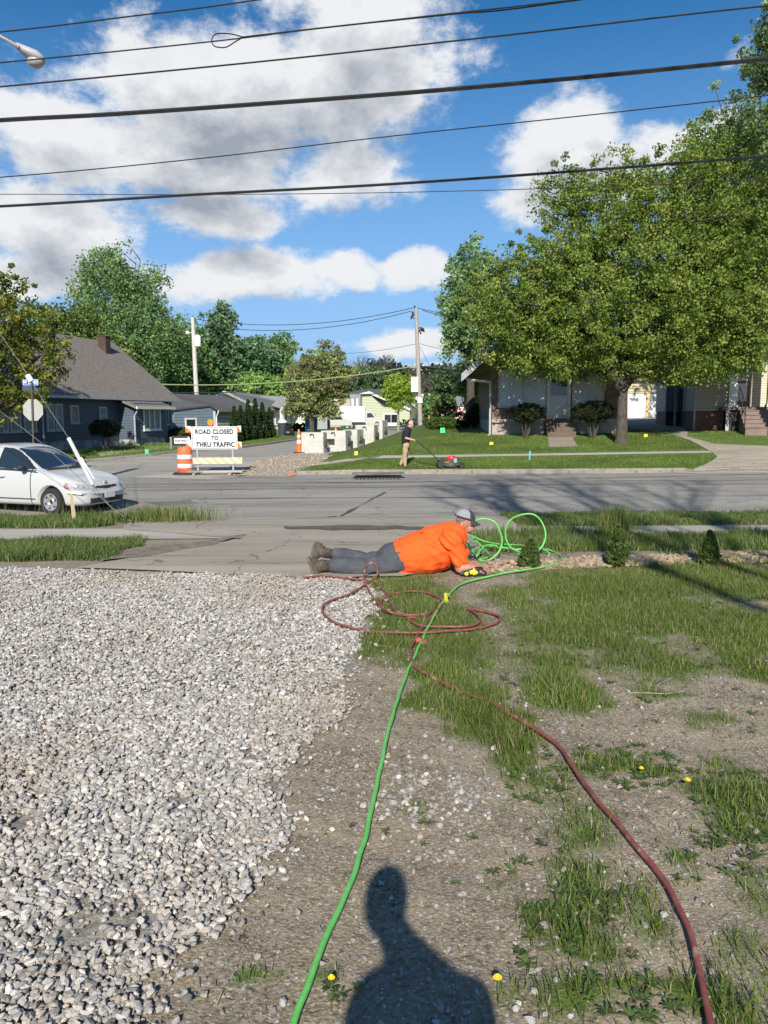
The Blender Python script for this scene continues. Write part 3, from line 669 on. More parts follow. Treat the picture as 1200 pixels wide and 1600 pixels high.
# strips by the pavement
def strip(x0, x1, ya, yb, n, h, w=.007, edge=.25, seed=0, lo=(.055,.10,.02), hi=(.14,.21,.05), dens_k=1, Zoff=.0):
    X, Y = scatter(x0, x1, min(ya, yb), max(ya, yb), n); e = edge*(fbm(X, Y, 1.5, seed)-.3); k = (Y > ya+e) & (Y < yb-e*.7) & (X < x1-edge*2*fbm(Y, X, 3, seed)); X, Y = X[k], Y[k]
    hh = h*rng.uniform(.2, 1.3, len(X))**1.3*(.35+1.2*fbm(X, Y, 1.6, seed+3)); tint = fbm(X, Y, .9, seed+7)[:, None]
    yg.add(blades(X, Y, H(X, Y)+Zoff, hh, rng.uniform(.7, 1.3, len(X))*w, gcols(len(X), .14, lo, hi)*(.6+.8*tint), .85))
strip(2.3, 12, 12.55, 15.25, 60000, .11, .010, seed=50)
strip(-12, -4.6, 12.55, 15.2, 60000, .13, .011, seed=51)
strip(-10, -3.15, 8.95, 11.05, 72000, .10, .009, seed=52)
strip(2.0, 9, 9.55, 11.1, 60000, .13, .008, seed=53)
strip(1.3, 2.6, 9.6, 11.2, 7000, .15, .007, seed=54)
cxx, cyy = gp(962,838); X = rng.normal(cxx, .12, 500); Y = rng.normal(cyy, .08, 500); yg.add(blades(X, Y, H(X, Y), rng.uniform(.2, .6, 500), np.full(500, .007), gcols(500, .2), .45))
cxx, cyy = gp(870,842); X = rng.normal(cxx, .5, 1500); Y = rng.normal(cyy, .12, 1500); yg.add(blades(X, Y, H(X, Y), rng.uniform(.1, .3, 1500), np.full(1500, .006), gcols(1500, .1, (.03,.06,.015)), .5))
cxx, cyy = gp(255,815); X = rng.normal(cxx, .45, 1500); Y = rng.normal(cyy, .3, 1500); yg.add(blades(X, Y, H(X, Y), rng.uniform(.12, .42, 1500), np.full(1500, .008), gcols(1500, .2), .5))
X, Y = scatter(-12, -3.8, 15.0, 15.5, 260); yg.add(blades(X, Y, H(X, Y), rng.uniform(.15, .45, 260), np.full(260, .006), gcols(260, .8), .35))   # dry stalks at the kerb
# tufts breaking the edge of the gravel and soil bed
X, Y = scatter(.3, 7.2, 8.2, 9.9, 9000); k = fbm(X, Y, 2.2, 61) > .60; X, Y = X[k], Y[k]; yg.add(blades(X, Y, H(X, Y)+.015, rng.uniform(.04, .13, len(X)), np.full(len(X), .006), gcols(len(X)), .8))
tag(yg.build('grass', M_grass), 'uneven green grass growing in patches over the yard and verges', 'grass', kind='stuff')
# broad-leaved weeds: flat rosettes of pointed leaves, as one ground cover
def rosettes(pts, rmin, rmax):
    V = []; F = []; C = []
    for (x, y) in pts:
        z = float(gz_at(x, y)); k = rng.integers(7, 13); a0 = rng.uniform(0, 6.28); R = rng.uniform(rmin, rmax); col = np.array([.085,.125,.035])*rng.uniform(.7, 1.5)
        for j in range(k):
            a = a0+j*2.4+rng.normal(0, .2); r = R*rng.uniform(.6, 1.1); w = r*rng.uniform(.09, .16); rise = rng.uniform(.12, .6)
            d = np.array([math.cos(a), math.sin(a)]); nn = np.array([-d[1], d[0]]); b = len(V)
            for t, ww, zz in ((.05, .25, 0), (.4, .9, .5), (.75, 1.0, .75), (1, .05, .6)):
                for s in (-1, 1): V.append((x+d[0]*r*t+nn[0]*w*ww*s, y+d[1]*r*t+nn[1]*w*ww*s, z+.006+r*rise*zz+.004))
            for q in range(3): F.append((b+q*2, b+q*2+1, b+q*2+3, b+q*2+2))
            C += [tuple(col*rng.uniform(.85, 1.15))]*8
    return np.array(V), np.array(F), np.array(C)
pts = []
for (u, v, ru, rv, n) in [(900,1450,90,60,60),(960,1205,110,35,120),(1150,1270,70,60,130),(850,1240,60,30,30),(1110,940,120,20,60),(640,1290,40,20,5),(560,1545,60,30,8),(1070,1365,30,20,8),(980,1400,50,40,14),(1000,1560,90,40,30),(1160,1330,60,50,40),(770,1060,60,60,30),(1000,1010,180,40,110),(900,1040,150,60,60),(740,1350,80,80,9),(1100,1120,90,40,16),(850,1380,60,60,22)]:
    for _ in range(int(n*.62)): pts.append(gp(rng.uniform(u-ru, u+ru), min(1597, rng.uniform(v-rv, v+rv))))
pts = [p for p in pts if off_hose(np.array([p[0]]), np.array([p[1]]), .035)[0] and gravel_w(np.array(p[0]), np.array(p[1])) == 0]
V, F, C = rosettes(pts, .02, .045); tag(np_mesh('weeds', V, F, M_grass, cols=C), 'low broad-leaved weeds flat on the bare ground', 'weeds', kind='stuff')
# dry straw, twigs, leaf litter
X, Y = scatter(-.7, 5, 1.4, 8.2, 11000); k = ~gravel_w(X, Y); X, Y = X[k], Y[k]; n = len(X); a = rng.uniform(0, 2*pi, n); L_ = rng.uniform(.008, .045, n); w = rng.uniform(.0012, .004, n); dx, dy = np.cos(a), np.sin(a); z = gz_at(X, Y)+rng.uniform(.002, .010, n); z2 = gz_at(X+dx*L_, Y+dy*L_)+rng.uniform(.002, .014, n)
P = np.stack([np.stack([X-dy*w, Y+dx*w, z], -1), np.stack([X+dy*w, Y-dx*w, z], -1), np.stack([X+dx*L_+dy*w*.5, Y+dy*L_-dx*w*.5, z2], -1), np.stack([X+dx*L_-dy*w*.5, Y+dy*L_+dx*w*.5, z2], -1)], 1)
bb = rng.uniform(.5, 1.3, (n, 1)); tag(np_mesh('straw', P.reshape(-1, 3), np.arange(n*4).reshape(-1, 4), M_grass, cols=np.repeat(np.array([[.34,.28,.19]])*bb, 4, 0)), 'dry straw and bits of twig lying on the bare soil', 'straw', kind='stuff')
# far lawn nap
fg = Acc()
def far_blades(poly, n, h, w, off):
    P = np.array(poly); X, Y = scatter(P[:, 0].min(), P[:, 0].max(), P[:, 1].min(), P[:, 1].max(), n); k = poly_area_mask(poly, X, Y); X, Y = X[k], Y[k]
    t = fbm(X, Y, .7, 71)[:, None]; fg.add(blades(X, Y, H(X, Y)+off, h*rng.uniform(.5, 1.4, len(X)), np.full(len(X), w), gcols(len(X), .04, (.085,.155,.02), (.17,.26,.04))*(.7+.6*t), .9))
lawn_poly = [(gp(452,741)[0]+.1,27.05)]+rl[1:-2]+[(8.5,45),(15.0,45)]+[(15.0,40.5)]+[gp(1060,684),gp(1085,695),gp(1108,706),gp(1120,714),gp(1108,722),(gp(1085,733)[0],27.05)]
def not_paved(poly): return poly
X, Y = scatter(-4, 14, 27.05, 38, 210000); pth = [gp(858,700),gp(903,698),gp(893,682),gp(856,683)]
k = poly_area_mask(lawn_poly, X, Y) & ~((Y > 29.68) & (Y < 31.02)) & ~poly_area_mask(pth, X, Y); X, Y = X[k], Y[k]
t = fbm(X, Y, .7, 71)[:, None]; fg.add(blades(X, Y, H(X, Y), rng.uniform(.03, .075, len(X)), np.full(len(X), .016), gcols(len(X), .09, (.062,.12,.016), (.155,.235,.038))*(.55+.85*t), .9))
far_blades([(13.5,32.3),(16.2,31.4),(30,31.4),(30,36.5),(14.3,36.5)], 30000, .055, .018, 0)
far_blades([gp(0,728),gp(100,723),gp(170,717),gp(240,710),gp(300,704),gp(371,699),gp(430,691),gp(440,684),(-13,46),(-15.6,36),(-20,33)], 60000, .08, .022, .09)
tag(fg.build('lawn_grass', M_grass), 'short mown grass of the lawns across the road', 'grass', kind='stuff')
# dandelions
def dandelion(u, v, label, r=.017, h=.04):
    r *= .82
    p = G(u, v); z = float(gz_at(p.x, p.y)); root = empty('dandelion', (p.x, p.y, z), 0, label, 'flower', 'dandelions in the yard')
    mb = MB(); mb.tube([(0, 0, 0), (.004, 0, h*.6), (.002, 0, h)], .0016, 5); mb.build('stem', mat('stem_green', (.10,.16,.04)), root)
    mb = MB()
    for ring, (rr, zz, k) in enumerate(((r, .0, 16), (r*.75, .004, 13), (r*.45, .007, 9))):
        for j in range(k):
            a = 2*pi*j/k+ring*.3; c, s = math.cos(a), math.sin(a); w = .0032
            mb.add([(.002+c*.002-s*w*.5, s*.002+c*w*.5, h+zz), (.002+c*.002+s*w*.5, s*.002-c*w*.5, h+zz), (.002+c*rr+s*w, s*rr-c*w, h+zz+.002), (.002+c*rr-s*w, s*rr+c*w, h+zz+.002)], [(0, 1, 2, 3), (3, 2, 1, 0)])
    mb.ball((.002, 0, h+.003), (r*.4, r*.4, .005), nu=8, nv=5); mb.build('petals', mat('dandelion_yellow', (.85,.60,.02), (.9,.70,.05), scale=200, rough=.7), root)
dandelion(1073,1234,'single open dandelion on bare soil right of the red hose', .020)
dandelion(1001,1216,'dandelion half hidden in the broad-leaved weeds', .014)
dandelion(776,1553,'dandelion at the edge of the large shadow at the bottom', .016)
dandelion(517,1550,'dandelion in the small tuft beside the green hose', .013)
# ================================================================== TREES
TG_ = 'trees behind the low houses of the side street'
M_bark = mat('bark', (.045,.036,.028), (.105,.088,.07), rough=.95, scale=6, bump=1, bscale=14, stretch=(3,3,.6))
M_barkg = mat('pale_bark', (.20,.18,.15), (.32,.30,.26), rough=.95, scale=6, bump=1, bscale=14, stretch=(3,3,.6))
def leaves_at(C0, rad, per, size, cols, up=.4, clump=.5, zs=.75):
    """C0 (k,3) cluster centres, rad (k,) cluster radius"""
    k = len(C0); n = k*per; c = np.repeat(C0, per, 0); r = np.repeat(rad, per)[:, None]
    g = rng.normal(size=(n, 3)); g /= np.linalg.norm(g, axis=1, keepdims=True); g = g*(rng.random((n, 1))**clump)*r*np.array([1, 1, zs])
    p = c+g; nrm = rng.normal(size=(n, 3))+np.array([0, 0, up]); nrm /= np.linalg.norm(nrm, axis=1, keepdims=True)
    t = np.cross(nrm, rng.normal(size=(n, 3))); t /= np.linalg.norm(t, axis=1, keepdims=True)+1e-9; b = np.cross(nrm, t); s = (size*rng.uniform(.6, 1.35, n))[:, None]
    P = np.stack([p-t*s*.55, p-b*s*.38+nrm*s*.08, p+t*s*.6, p+b*s*.38+nrm*s*.08], 1)
    cc = np.repeat(cols, per, 0)*rng.uniform(.75, 1.3, (n, 1))
    return P.reshape(-1, 3), np.arange(n*4).reshape(-1, 4), np.repeat(cc, 4, 0)
def tree(name, label, u0, Y, ells, ncl, per, size, lo, hi, trunk_r=.25, fork=.3, crad=.55, group=None, cat='tree', lean=0, bark=None, base_v=None, limbs=9, z0=None, dscale=.9, gap=0, seed=None, show_twigs=60, mix2=None, up=.4, trunk_w=None, spray=.10, zs=.8):
    s = Y/FPX; zb = z0 if z0 is not None else Hs(W(u0, 650, Y).x, Y); bx = W(u0, 650, Y).x
    root = empty(name, (bx, Y, zb-.05), 0, label, cat, group); O = np.array([bx, Y, zb-.05])
    E = []
    for e in ells:
        c = W(e[0], e[1], Y); E.append((np.array([c.x, Y+(e[4] if len(e) > 4 else 0), c.z])-O, np.array([e[2]*s, (e[5]*s if len(e) > 5 else (e[2]*s*.5+e[3]*s*.5)*dscale), e[3]*s])))
    vol = np.array([np.prod(r)**.8 for _, r in E]); vol /= vol.sum(); pick = rng.choice(len(E), ncl, p=vol)
    g = rng.normal(size=(ncl, 3)); g /= np.linalg.norm(g, axis=1, keepdims=True); rr = rng.random((ncl, 1))**.42
    out_ = rng.random((ncl, 1)) < spray; rr = np.where(out_, rng.uniform(.98, 1.28, (ncl, 1)), rr); g = np.where(out_ & (g[:, 2:] < -.2), -g, g)
    C = np.array([E[i][0] for i in pick])+g*rr*np.array([E[i][1] for i in pick])
    if gap: k = fbm(C[:, 0]+C[:, 1]*.5, C[:, 2], 1/gap, 5) > .38; C = C[k]
    g2 = 1.35 if group == TG_ else 1.0; lo = np.array(lo)*1.6*g2; hi = np.array(hi)*2.05*g2; t = rng.random((len(C), 1)); cc = lo*(1-t)+hi*t
    if mix2 is not None: q = (rng.random((len(C), 1)) < .3); cc = np.where(q, np.array(mix2)*1.9, cc)
    if not gap: out_k = out_[:, 0]
    else: out_k = out_[k, 0]
    V, F, CC = leaves_at(C, np.full(len(C), crad)*rng.uniform(.6, 1.3, len(C))*np.where(out_k, .6, 1), per, size, cc, up, zs=zs)
    crown = np_mesh('crown', V, F, M_leaf, root, cols=CC)
    # trunk and limbs
    cen = sum(w*e[0] for w, e in zip(vol, E)); top = max(e[0][2]+e[1][2] for e in E); fz = fork
    mb = MB(); tp = [(0, 0, -.1), (0, 0, .15), (lean*.3, 0, fz*.5), (lean, 0, fz)]
    mb.tube(spline(tp, 3), [trunk_r*q for q in np.linspace(1.25, .85, 10)], 12)
    mb.tube([(0, 0, -.1), (0, 0, .02), (0, 0, .25)], [trunk_r*1.7, trunk_r*1.5, trunk_r*1.05], 12)
    P0 = np.array([lean, 0, fz]); nodes = [P0]
    for i in range(limbs):
        e = E[i % len(E)]; tgt = e[0]+e[1]*np.array([rng.uniform(-.5, .5), rng.uniform(-.6, .6), rng.uniform(-.1, .75)])
        mid = P0*.55+tgt*.45; mid[2] += .12*(tgt[2]-fz); mid[:2] = P0[:2]*.6+tgt[:2]*.4 + rng.normal(0, .15, 2)*trunk_r*2
        pts = spline([P0-np.array([0, 0, .15]), P0*.75+mid*.25+np.array([0, 0, .1]), mid, tgt*.6+mid*.4+np.array([0, 0, .1]), tgt], 4)
        mb.tube(pts, list(np.linspace(trunk_r*.55, trunk_r*.07, len(pts))), 7); nodes += [np.array(p) for p in pts[4:]]
    N_ = np.array(nodes); sel = rng.choice(len(C), min(show_twigs, len(C)), replace=False)
    for i in sel:
        d = np.linalg.norm(N_-C[i], axis=1)+np.where(N_[:, 2] > C[i][2], 1.5, 0); a = N_[d.argmin()]; b = C[i]; m_ = (a+b)/2+np.array([0, 0, -.05])+rng.normal(0, .08, 3)
        mb.tube([a, m_, b], [trunk_r*.16, trunk_r*.09, trunk_r*.03], 4, caps=False)
    mb.build('trunk', bark or M_bark, root, smooth=True)
    return root
G1 = ((.055,.09,.014), (.125,.175,.032))
big = [(960,470,150,110),(870,520,120,75),(830,445,80,60),(800,535,60,50),(1070,500,120,95),(1150,540,80,50),(1100,400,110,95),(1000,380,110,80),(930,340,75,60),(880,310,45,45),(955,275,38,40),(1060,310,75,75),(1160,420,90,90),(900,420,90,70),(1010,560,130,45),(1130,480,100,90),(770,470,50,60),(1180,330,80,80),(1100,250,55,50),(1000,300,50,45),(860,565,70,28),(1090,575,90,25)]
tree('maple_tree', 'large spreading maple on the lawn in front of the brick bungalow', 972, 33, big, 3900, 54, .105, *G1, trunk_r=.235, fork=2.3, crad=.42, limbs=16, show_twigs=260, dscale=.95, mix2=(.14,.165,.035))
tree('silver_tree', 'tall pale grey-green tree behind the left edge of the big maple', 735, 50, [(722,470,32,70),(740,430,30,45),(715,530,26,35),(755,500,40,80),(700,500,14,30)], 420, 40, .19, (.085,.14,.055), (.165,.24,.10), zs=.9, spray=.2, trunk_r=.28, fork=3, crad=.6, show_twigs=40)
tree('tall_tree', 'tallest tree at right edge rising behind the yellow house', 1190, 52, [(1160,230,70,70),(1220,200,90,120),(1130,330,70,80),(1200,400,110,120),(1090,270,35,60)], 1000, 40, .20, (.06,.10,.03), (.15,.20,.07), trunk_r=.5, fork=6, crad=.8, show_twigs=60)
tree('side_tree', 'tree reaching into the top right corner of the view', 1290, 30, [(1235,95,70,50),(1300,60,110,90),(1290,180,90,60),(1195,110,30,22),(1200,60,12,14)], 700, 36, .13, (.05,.09,.035), (.13,.18,.07), trunk_r=.35, fork=5, crad=.4, show_twigs=80)
tree('hawthorn_tree', 'dark spreading tree in front of the blue house at left edge', -10, 31, [(30,520,75,50),(-60,560,110,90),(80,545,40,28),(10,455,30,26),(60,580,45,22),(-30,470,70,50),(20,615,60,20),(70,620,22,16),(-20,650,40,12),(45,635,30,12),(-100,620,80,60),(100,562,18,14)], 900, 38, .12, (.035,.060,.014), (.115,.135,.022), trunk_r=.22, fork=1.9, crad=.34, limbs=12, show_twigs=90, mix2=(.15,.15,.025), gap=2.0)
tree('maple_tree', 'tallest tree behind the blue house roof with upswept branches', 200, 74, [(180,480,50,70),(210,450,35,50),(150,440,22,35),(170,425,22,28),(240,490,38,60),(200,540,90,55),(265,520,38,50),(128,470,20,30),(240,560,60,50),(215,425,14,22)], 1100, 36, .22, (.06,.11,.035), (.14,.21,.08), trunk_r=.4, fork=4, crad=.85, show_twigs=90, limbs=12, gap=3.5, zs=1.7, spray=.22)
tree('woodland_tree', 'yellow-green tree between the hawthorn and the tallest left tree', 110, 60, [(110,510,50,40),(80,540,50,40),(140,560,50,40),(60,500,30,25)], 420, 36, .22, (.05,.085,.02), (.13,.165,.04), trunk_r=.3, fork=3, crad=.8, show_twigs=20)
TG = 'trees behind the low houses of the side street'
for (nm, lb, u, Y, el, n, lo, hi) in [
    ('woodland_tree', 'thin-topped tree just right of the left utility pole', 340, 90, [(345,520,30,35),(335,570,40,50),(350,500,16,22),(330,620,45,30)], 330, (.035,.07,.03), (.10,.15,.07)),
    ('woodland_tree', 'mid green tree above the dark garage roof', 285, 88, [(280,560,40,50),(270,600,50,40),(305,600,35,40)], 340, (.035,.075,.02), (.10,.16,.04)),
    ('woodland_tree', 'dense blue-green tree above the white gable end', 385, 92, [(385,575,40,40),(400,560,30,30),(380,615,40,30)], 330, (.03,.07,.035), (.09,.15,.075)),
    ('woodland_tree', 'upswept tree left of the olive tree on the front lawn', 430, 95, [(430,570,30,38),(445,550,18,26),(425,610,40,30),(415,545,14,20)], 330, (.035,.075,.03), (.10,.15,.06)),
    ('woodland_tree', 'bright green tree low behind the ranch roof', 400, 90, [(395,605,40,18),(440,610,30,20)], 160, (.06,.11,.03), (.13,.2,.05)),
    ('woodland_tree', 'deep green tree behind the grey-green house', 580, 150, [(575,600,32,25),(590,620,40,20)], 200, (.03,.055,.025), (.06,.10,.04)),
    ('woodland_tree', 'dark tree right of the right-hand utility pole', 690, 140, [(700,610,25,32),(715,635,22,25),(680,640,20,22),(725,600,14,30)], 300, (.02,.038,.018), (.05,.08,.03)),
    ('woodland_tree', 'rounded dark tree below the pole transformer', 672, 125, [(672,640,16,20)], 100, (.03,.06,.02), (.07,.12,.035)),
    ('woodland_tree', 'dark tree under the far gable left of the bright sapling', 600, 130, [(597,655,12,12)], 60, (.03,.05,.02), (.06,.10,.03)),
    ('woodland_tree', 'green tree beyond the brick bungalow driveway garage', 1010, 85, [(1000,590,60,45),(1060,570,40,60)], 300, (.04,.07,.02), (.10,.15,.04)),
    ]:
    tree(nm, lb, u, Y, el, n, 34, .0036*Y, lo, hi, trunk_r=.3, fork=3, crad=.010*Y, group=TG, show_twigs=24, limbs=7)
tree('woodland_tree', 'fresh green tree beside the left wall of the bungalow', 736, 60, [(735,605,26,20),(745,630,22,20),(728,590,16,12),(740,575,12,10)], 230, 34, .17, (.06,.10,.02), (.16,.22,.05), trunk_r=.18, fork=2, crad=.45, show_twigs=40)
tree('crab_apple_tree', 'olive-toned tree with a reddish tinge on the ranch house lawn', 487, 72, [(500,590,45,40),(475,600,30,38),(535,592,28,32),(510,555,26,22),(490,630,40,24),(538,618,18,14),(455,635,14,14),(505,645,22,12)], 900, 34, .18, (.11,.14,.045), (.21,.25,.09), trunk_r=.24, fork=1.8, crad=.5, show_twigs=90, limbs=12, mix2=(.13,.12,.06), gap=3)
tree('young_tree', 'bright lime-green young tree with an oval crown by the road', 622, 80, [(622,605,22,20),(612,615,16,18),(634,612,15,22),(622,632,16,10)], 330, 34, .17, (.10,.15,.02), (.22,.30,.04), trunk_r=.13, fork=3.2, crad=.42, show_twigs=60, limbs=12, bark=M_barkg)
# bare trees: recursive twigs
def bare_tree(name, label, u, Y, hgt, spread, group, seed, leafn=0, rt=.22, depth=6, at=None, material=None, zf=None, lean=(0, 0)):
    rs = random.Random(seed); mb = MB(); x = at[0] if at else W(u, 650, Y).x; Y = at[1] if at else Y; z = Hs(x, Y)
    root = empty(name, (x, Y, z), 0, label, 'tree', group); tips = []
    def grow(p, d, L, r, k):
        q = p+d*L; mid = (p+q)/2+Vector((rs.gauss(0, .05), rs.gauss(0, .05), 0))*L
        mb.tube([p, mid, q], [r, r*.85, r*.68], 6 if k < 2 else (4 if k < 4 else 3), caps=False); tips.append(q)
        if k >= depth: return
        for i in range(3 if k > 0 else 4):
            a = rs.uniform(0, 2*pi); sp = rs.uniform(.3, .75)*spread; nd = (d+Vector((math.cos(a), math.sin(a), .15))*sp).normalized(); nd.z = max(nd.z, -.1)
            grow(q if i < 2 else p+d*L*rs.uniform(.5, .9), nd, L*rs.uniform(.6, .85), r*.62, k+1)
    grow(Vector((0, 0, 0)), Vector((lean[0], lean[1], 1)).normalized(), hgt*.26, rt, 0)
    tr = mb.build('trunk', material or M_bark, root, smooth=True)
    if leafn:
        T = np.array([t[:] for t in tips[len(tips)//6:]]); T = T[rng.choice(len(T), min(leafn, len(T)), replace=False)]
        c = np.tile(np.array([[.07,.10,.03]]), (len(T), 1)); V, F, C = leaves_at(T, np.full(len(T), .35), 8, .09, c); np_mesh('crown', V, F, M_leaf, root, cols=C)
    return root
M_far_bark = mat('far_bark', (.085,.075,.065), (.13,.115,.10), rough=1, scale=1)
BG = 'bare trees on the skyline'
for i, (u, Y, h, lb) in enumerate([(572,170,23,'bare tree showing left of the lime-green sapling crown'),(600,175,20,'bare tree straight above the lime-green sapling'),(628,172,18,'bare tree just left of the right utility pole'),(694,165,16,'bare grey tree right of the right utility pole'),(655,180,13,'low bare tree hidden behind the right utility pole'),(345,92,21,'bare twiggy treetop above the left utility pole transformer'),(716,160,17,'bare tree against the silver tree')]):
    bare_tree('bare_tree', lb, u, Y, h*.80, .95, BG, i+3, rt=.3, depth=6 if i != 5 else 5, material=M_far_bark)
# a mostly bare tree stands behind the viewer; its limbs throw the long shadows over the yard and road
bare_tree('shade_tree', 'tall half-bare tree standing in the yard behind the viewer', 0, 0, 24, .62, None, 40, leafn=120, rt=.17, depth=5, at=(4.9, -7.5), lean=(-.20, 0))
# ================================================================== SHRUBS
def shrub(name, label, u, Y, w, h, zc, n, size, lo, hi, group=None, cat='shrub', stems=0, per=30, z0=None, cone=False, x=None, crad=.12, d=None, shell=.5):
    """w, h: full width and height of the foliage (m); zc: foliage centre above its foot"""
    p = W(u, 650, Y); bx = p.x if x is None else x; zb = Hs(bx, Y)+.0 if z0 is None else z0
    root = empty(name, (bx, Y, zb), 0, label, cat, group); d = d or w
    g = rng.normal(size=(n, 3)); g /= np.linalg.norm(g, axis=1, keepdims=True); rr = rng.uniform(shell, 1, (n, 1))**.7
    if cone:
        t = rng.random(n)**1.4; a = rng.uniform(0, 2*pi, n); q = (1-t)**.8*np.clip(t*7+.35, 0, 1)*rng.uniform(.55, 1, n); C = np.stack([np.cos(a)*q*w/2, np.sin(a)*q*d/2, .05+t*h*.97], -1)
        C[:, :2] *= 1+.1*np.sin(a*5)[:, None]
    else: C = g*rr*np.array([w/2, d/2, h/2])*(1+.12*rng.normal(size=(n, 1))*.6)+np.array([0, 0, zc])
    t = rng.random((n, 1)); cc = np.array(lo)*(1-t)+np.array(hi)*t
    V, F, CC = leaves_at(C, np.full(n, crad), per, size, cc, .3); np_mesh('foliage', V, F, M_leaf, root, cols=CC)
    mb = MB()
    if stems:
        for i in range(stems):
            a = 2*pi*i/stems; t = Vector((math.cos(a)*w*.30, math.sin(a)*d*.25, zc)); mb.tube([(math.cos(a)*.05, math.sin(a)*.05, -.05), t*.5+Vector((0, 0, -.02)), t], [.035, .026, .014], 6)
    else: mb.tube([(0, 0, -.05), (0, 0, zc*.8 if not cone else h*.6)], [.04, .02], 6)
    mb.build('stem', M_bark, root, smooth=True); return root
DK = ((.025,.038,.014), (.06,.08,.028))
shrub('vase_shrub', 'dark clipped vase-shaped shrub left of the bungalow door', 822, 35.0, 1.55, .85, 1.15, 420, .05, *DK, group='clipped shrubs in front of the bungalow', stems=7)
shrub('vase_shrub', 'dark clipped vase-shaped shrub right of the bungalow door, larger one', 927, 34.6, 1.75, .95, 1.2, 460, .05, *DK, group='clipped shrubs in front of the bungalow', stems=8)
shrub('topiary_shrub', 'flat-topped dark shrub against the blue house wall', 163, 37.6, 1.45, .85, 1.15, 380, .05, (.02,.032,.015), (.05,.065,.03), stems=5)
shrub('hedge_shrub', 'low rounded yellow-topped bush left of the road closed sign', 284, 47, 1.7, .9, .55, 260, .07, (.05,.08,.02), (.15,.17,.04))
AV = 'narrow cone-shaped evergreens in a row'
for (u, vt, Y, lb) in [(366,634,46,'first and shortest narrow evergreen, beside the garage door'),(376,633,47.6,'second narrow evergreen from the garage end of the row'),(388,623,49.2,'third narrow evergreen, one of the two tallest'),(399,622,50.8,'fourth narrow evergreen, the tallest of the row'),(410,628,52.4,'fifth narrow evergreen, next to the last of the row'),(421,636,54,'last narrow evergreen of the row, nearest the ranch porch')]:
    x = W(u, 650, Y).x; zb = Hs(x, Y)+.08; h = CH+(650-vt)*Y/FPX-zb
    shrub('arborvitae', lb, u, Y, 1.05, h, 0, 420, .055, (.022,.05,.014), (.06,.10,.022), group=AV, cat='evergreen', cone=True, z0=zb, crad=.09, per=26)
SG = 'arborvitae saplings in the planting bed'
for (u, vb, vt, w, lb) in [(828,890,851,.30,'cone-shaped sapling beside the green hose coils'),(964,888,826,.27,'middle sapling in the soil bed under tall grass'),(1107,886,836,.26,'rightmost thin sapling in the soil bed')]:
    p = G(u, vb); h = (vb-vt)*p.y/FPX
    shrub('sapling', lb, u, p.y, w, h, 0, 240, .024, (.05,.09,.02), (.14,.20,.045), group=SG, cat='sapling', cone=True, x=p.x, crad=.035, per=24)
RB = 'round bushes in front of the ranch porch'
for (u, lb) in [(450,'leftmost round bush in front of the ranch porch'),(463,'middle round bush in front of the ranch porch'),(473,'rightmost round bush by the blue bin')]:
    shrub('round_bush', lb, u, 76, 1.1, .9, .45, 90, .10, (.03,.06,.015), (.08,.13,.03), group=RB)
shrub('bright_bush', 'bright green spreading bush beyond the mowing man', 690, 44, 1.7, .7, .35, 220, .07, (.06,.11,.02), (.13,.20,.04))
shrub('bright_bush', 'small bright bush left of the neon green utility flag', 672, 46, .9, .55, .3, 90, .07, (.07,.12,.02), (.14,.2,.04))
shrub('dark_hedge', 'low dark hedge at the corner of the bungalow', 722, 46, 2.6, .9, .45, 260, .07, (.015,.035,.012), (.045,.075,.02))
shrub('dark_hedge', 'higher end of the dark hedge against the bungalow wall', 741, 46, 1.0, 1.5, .7, 130, .07, (.018,.04,.012), (.05,.085,.02))
shrub('red_bush', 'reddish brown bush beyond the bright green bush', 692, 62, 1.9, 1.6, .8, 150, .09, (.06,.025,.015), (.13,.06,.035))
shrub('low_bush', 'small bush by the porch of the grey-green house', 637, 95, 2.2, 1.2, .6, 80, .12, (.04,.07,.02), (.09,.13,.04))
# ================================================================== BUILDINGS
def house(name, label, A, B, cat='house', group=None, z=None):
    """local frame: x runs along the facade from A to B, y into the building, z up"""
    A = Vector(A); B = Vector(B); d = B-A; rz = math.atan2(d.y, d.x); z = Hs(A.x, A.y) if z is None else z
    r = empty(name, (A.x, A.y, z), rz, label, cat, group); return r, d.length
M_trim = mat('white_trim', (.62,.62,.60), (.72,.72,.70), rough=.6, scale=5)
M_trimg = mat('weathered_trim', (.34,.36,.36), (.46,.48,.48), rough=.7, scale=5)
M_pane = glass_mat('window_glass', (.018,.022,.025))
M_shade = mat('window_blind', (.30,.31,.31), (.38,.38,.37), rough=.5, scale=2, coat=.6)
M_curt = mat('grey_curtain', (.16,.19,.22), (.24,.27,.31), rough=.6, scale=3, coat=.5)
def window(p, x0, x1, z0, z1, y, fr=None, pane=None, t=.09, sash=True, mull=0, label=None, depth=.05, sill=True):
    """window facing -y at local plane y"""
    fr = fr or M_trim; mb = MB(); f = y-depth
    mb.box(x0-t, x0, f, y+.04, z0-t, z1+t); mb.box(x1, x1+t, f, y+.04, z0-t, z1+t)
    mb.box(x0, x1, f, y+.04, z1, z1+t); mb.box(x0, x1, f, y+.04, z0-t, z0)
    if sash: zm = (z0+z1)/2; mb.box(x0, x1, f+.02, y+.03, zm-.025, zm+.025)
    for i in range(mull):
        xm = x0+(x1-x0)*(i+1)/(mull+1); mb.box(xm-.035, xm+.035, f+.012, y+.035, z0, z1)
    w = mb.build('window', fr, p)
    if label: w['label'] = label
    mb = MB(); mb.box(x0, x1, y-.012, y+.03, z0, z1); mb.build('pane', pane or M_pane, w)
    if sill: mb = MB(); mb.box(x0-t-.04, x1+t+.04, f-.05, y+.03, z0-t-.05, z0-t); mb.build('sill', fr, w)
    return w
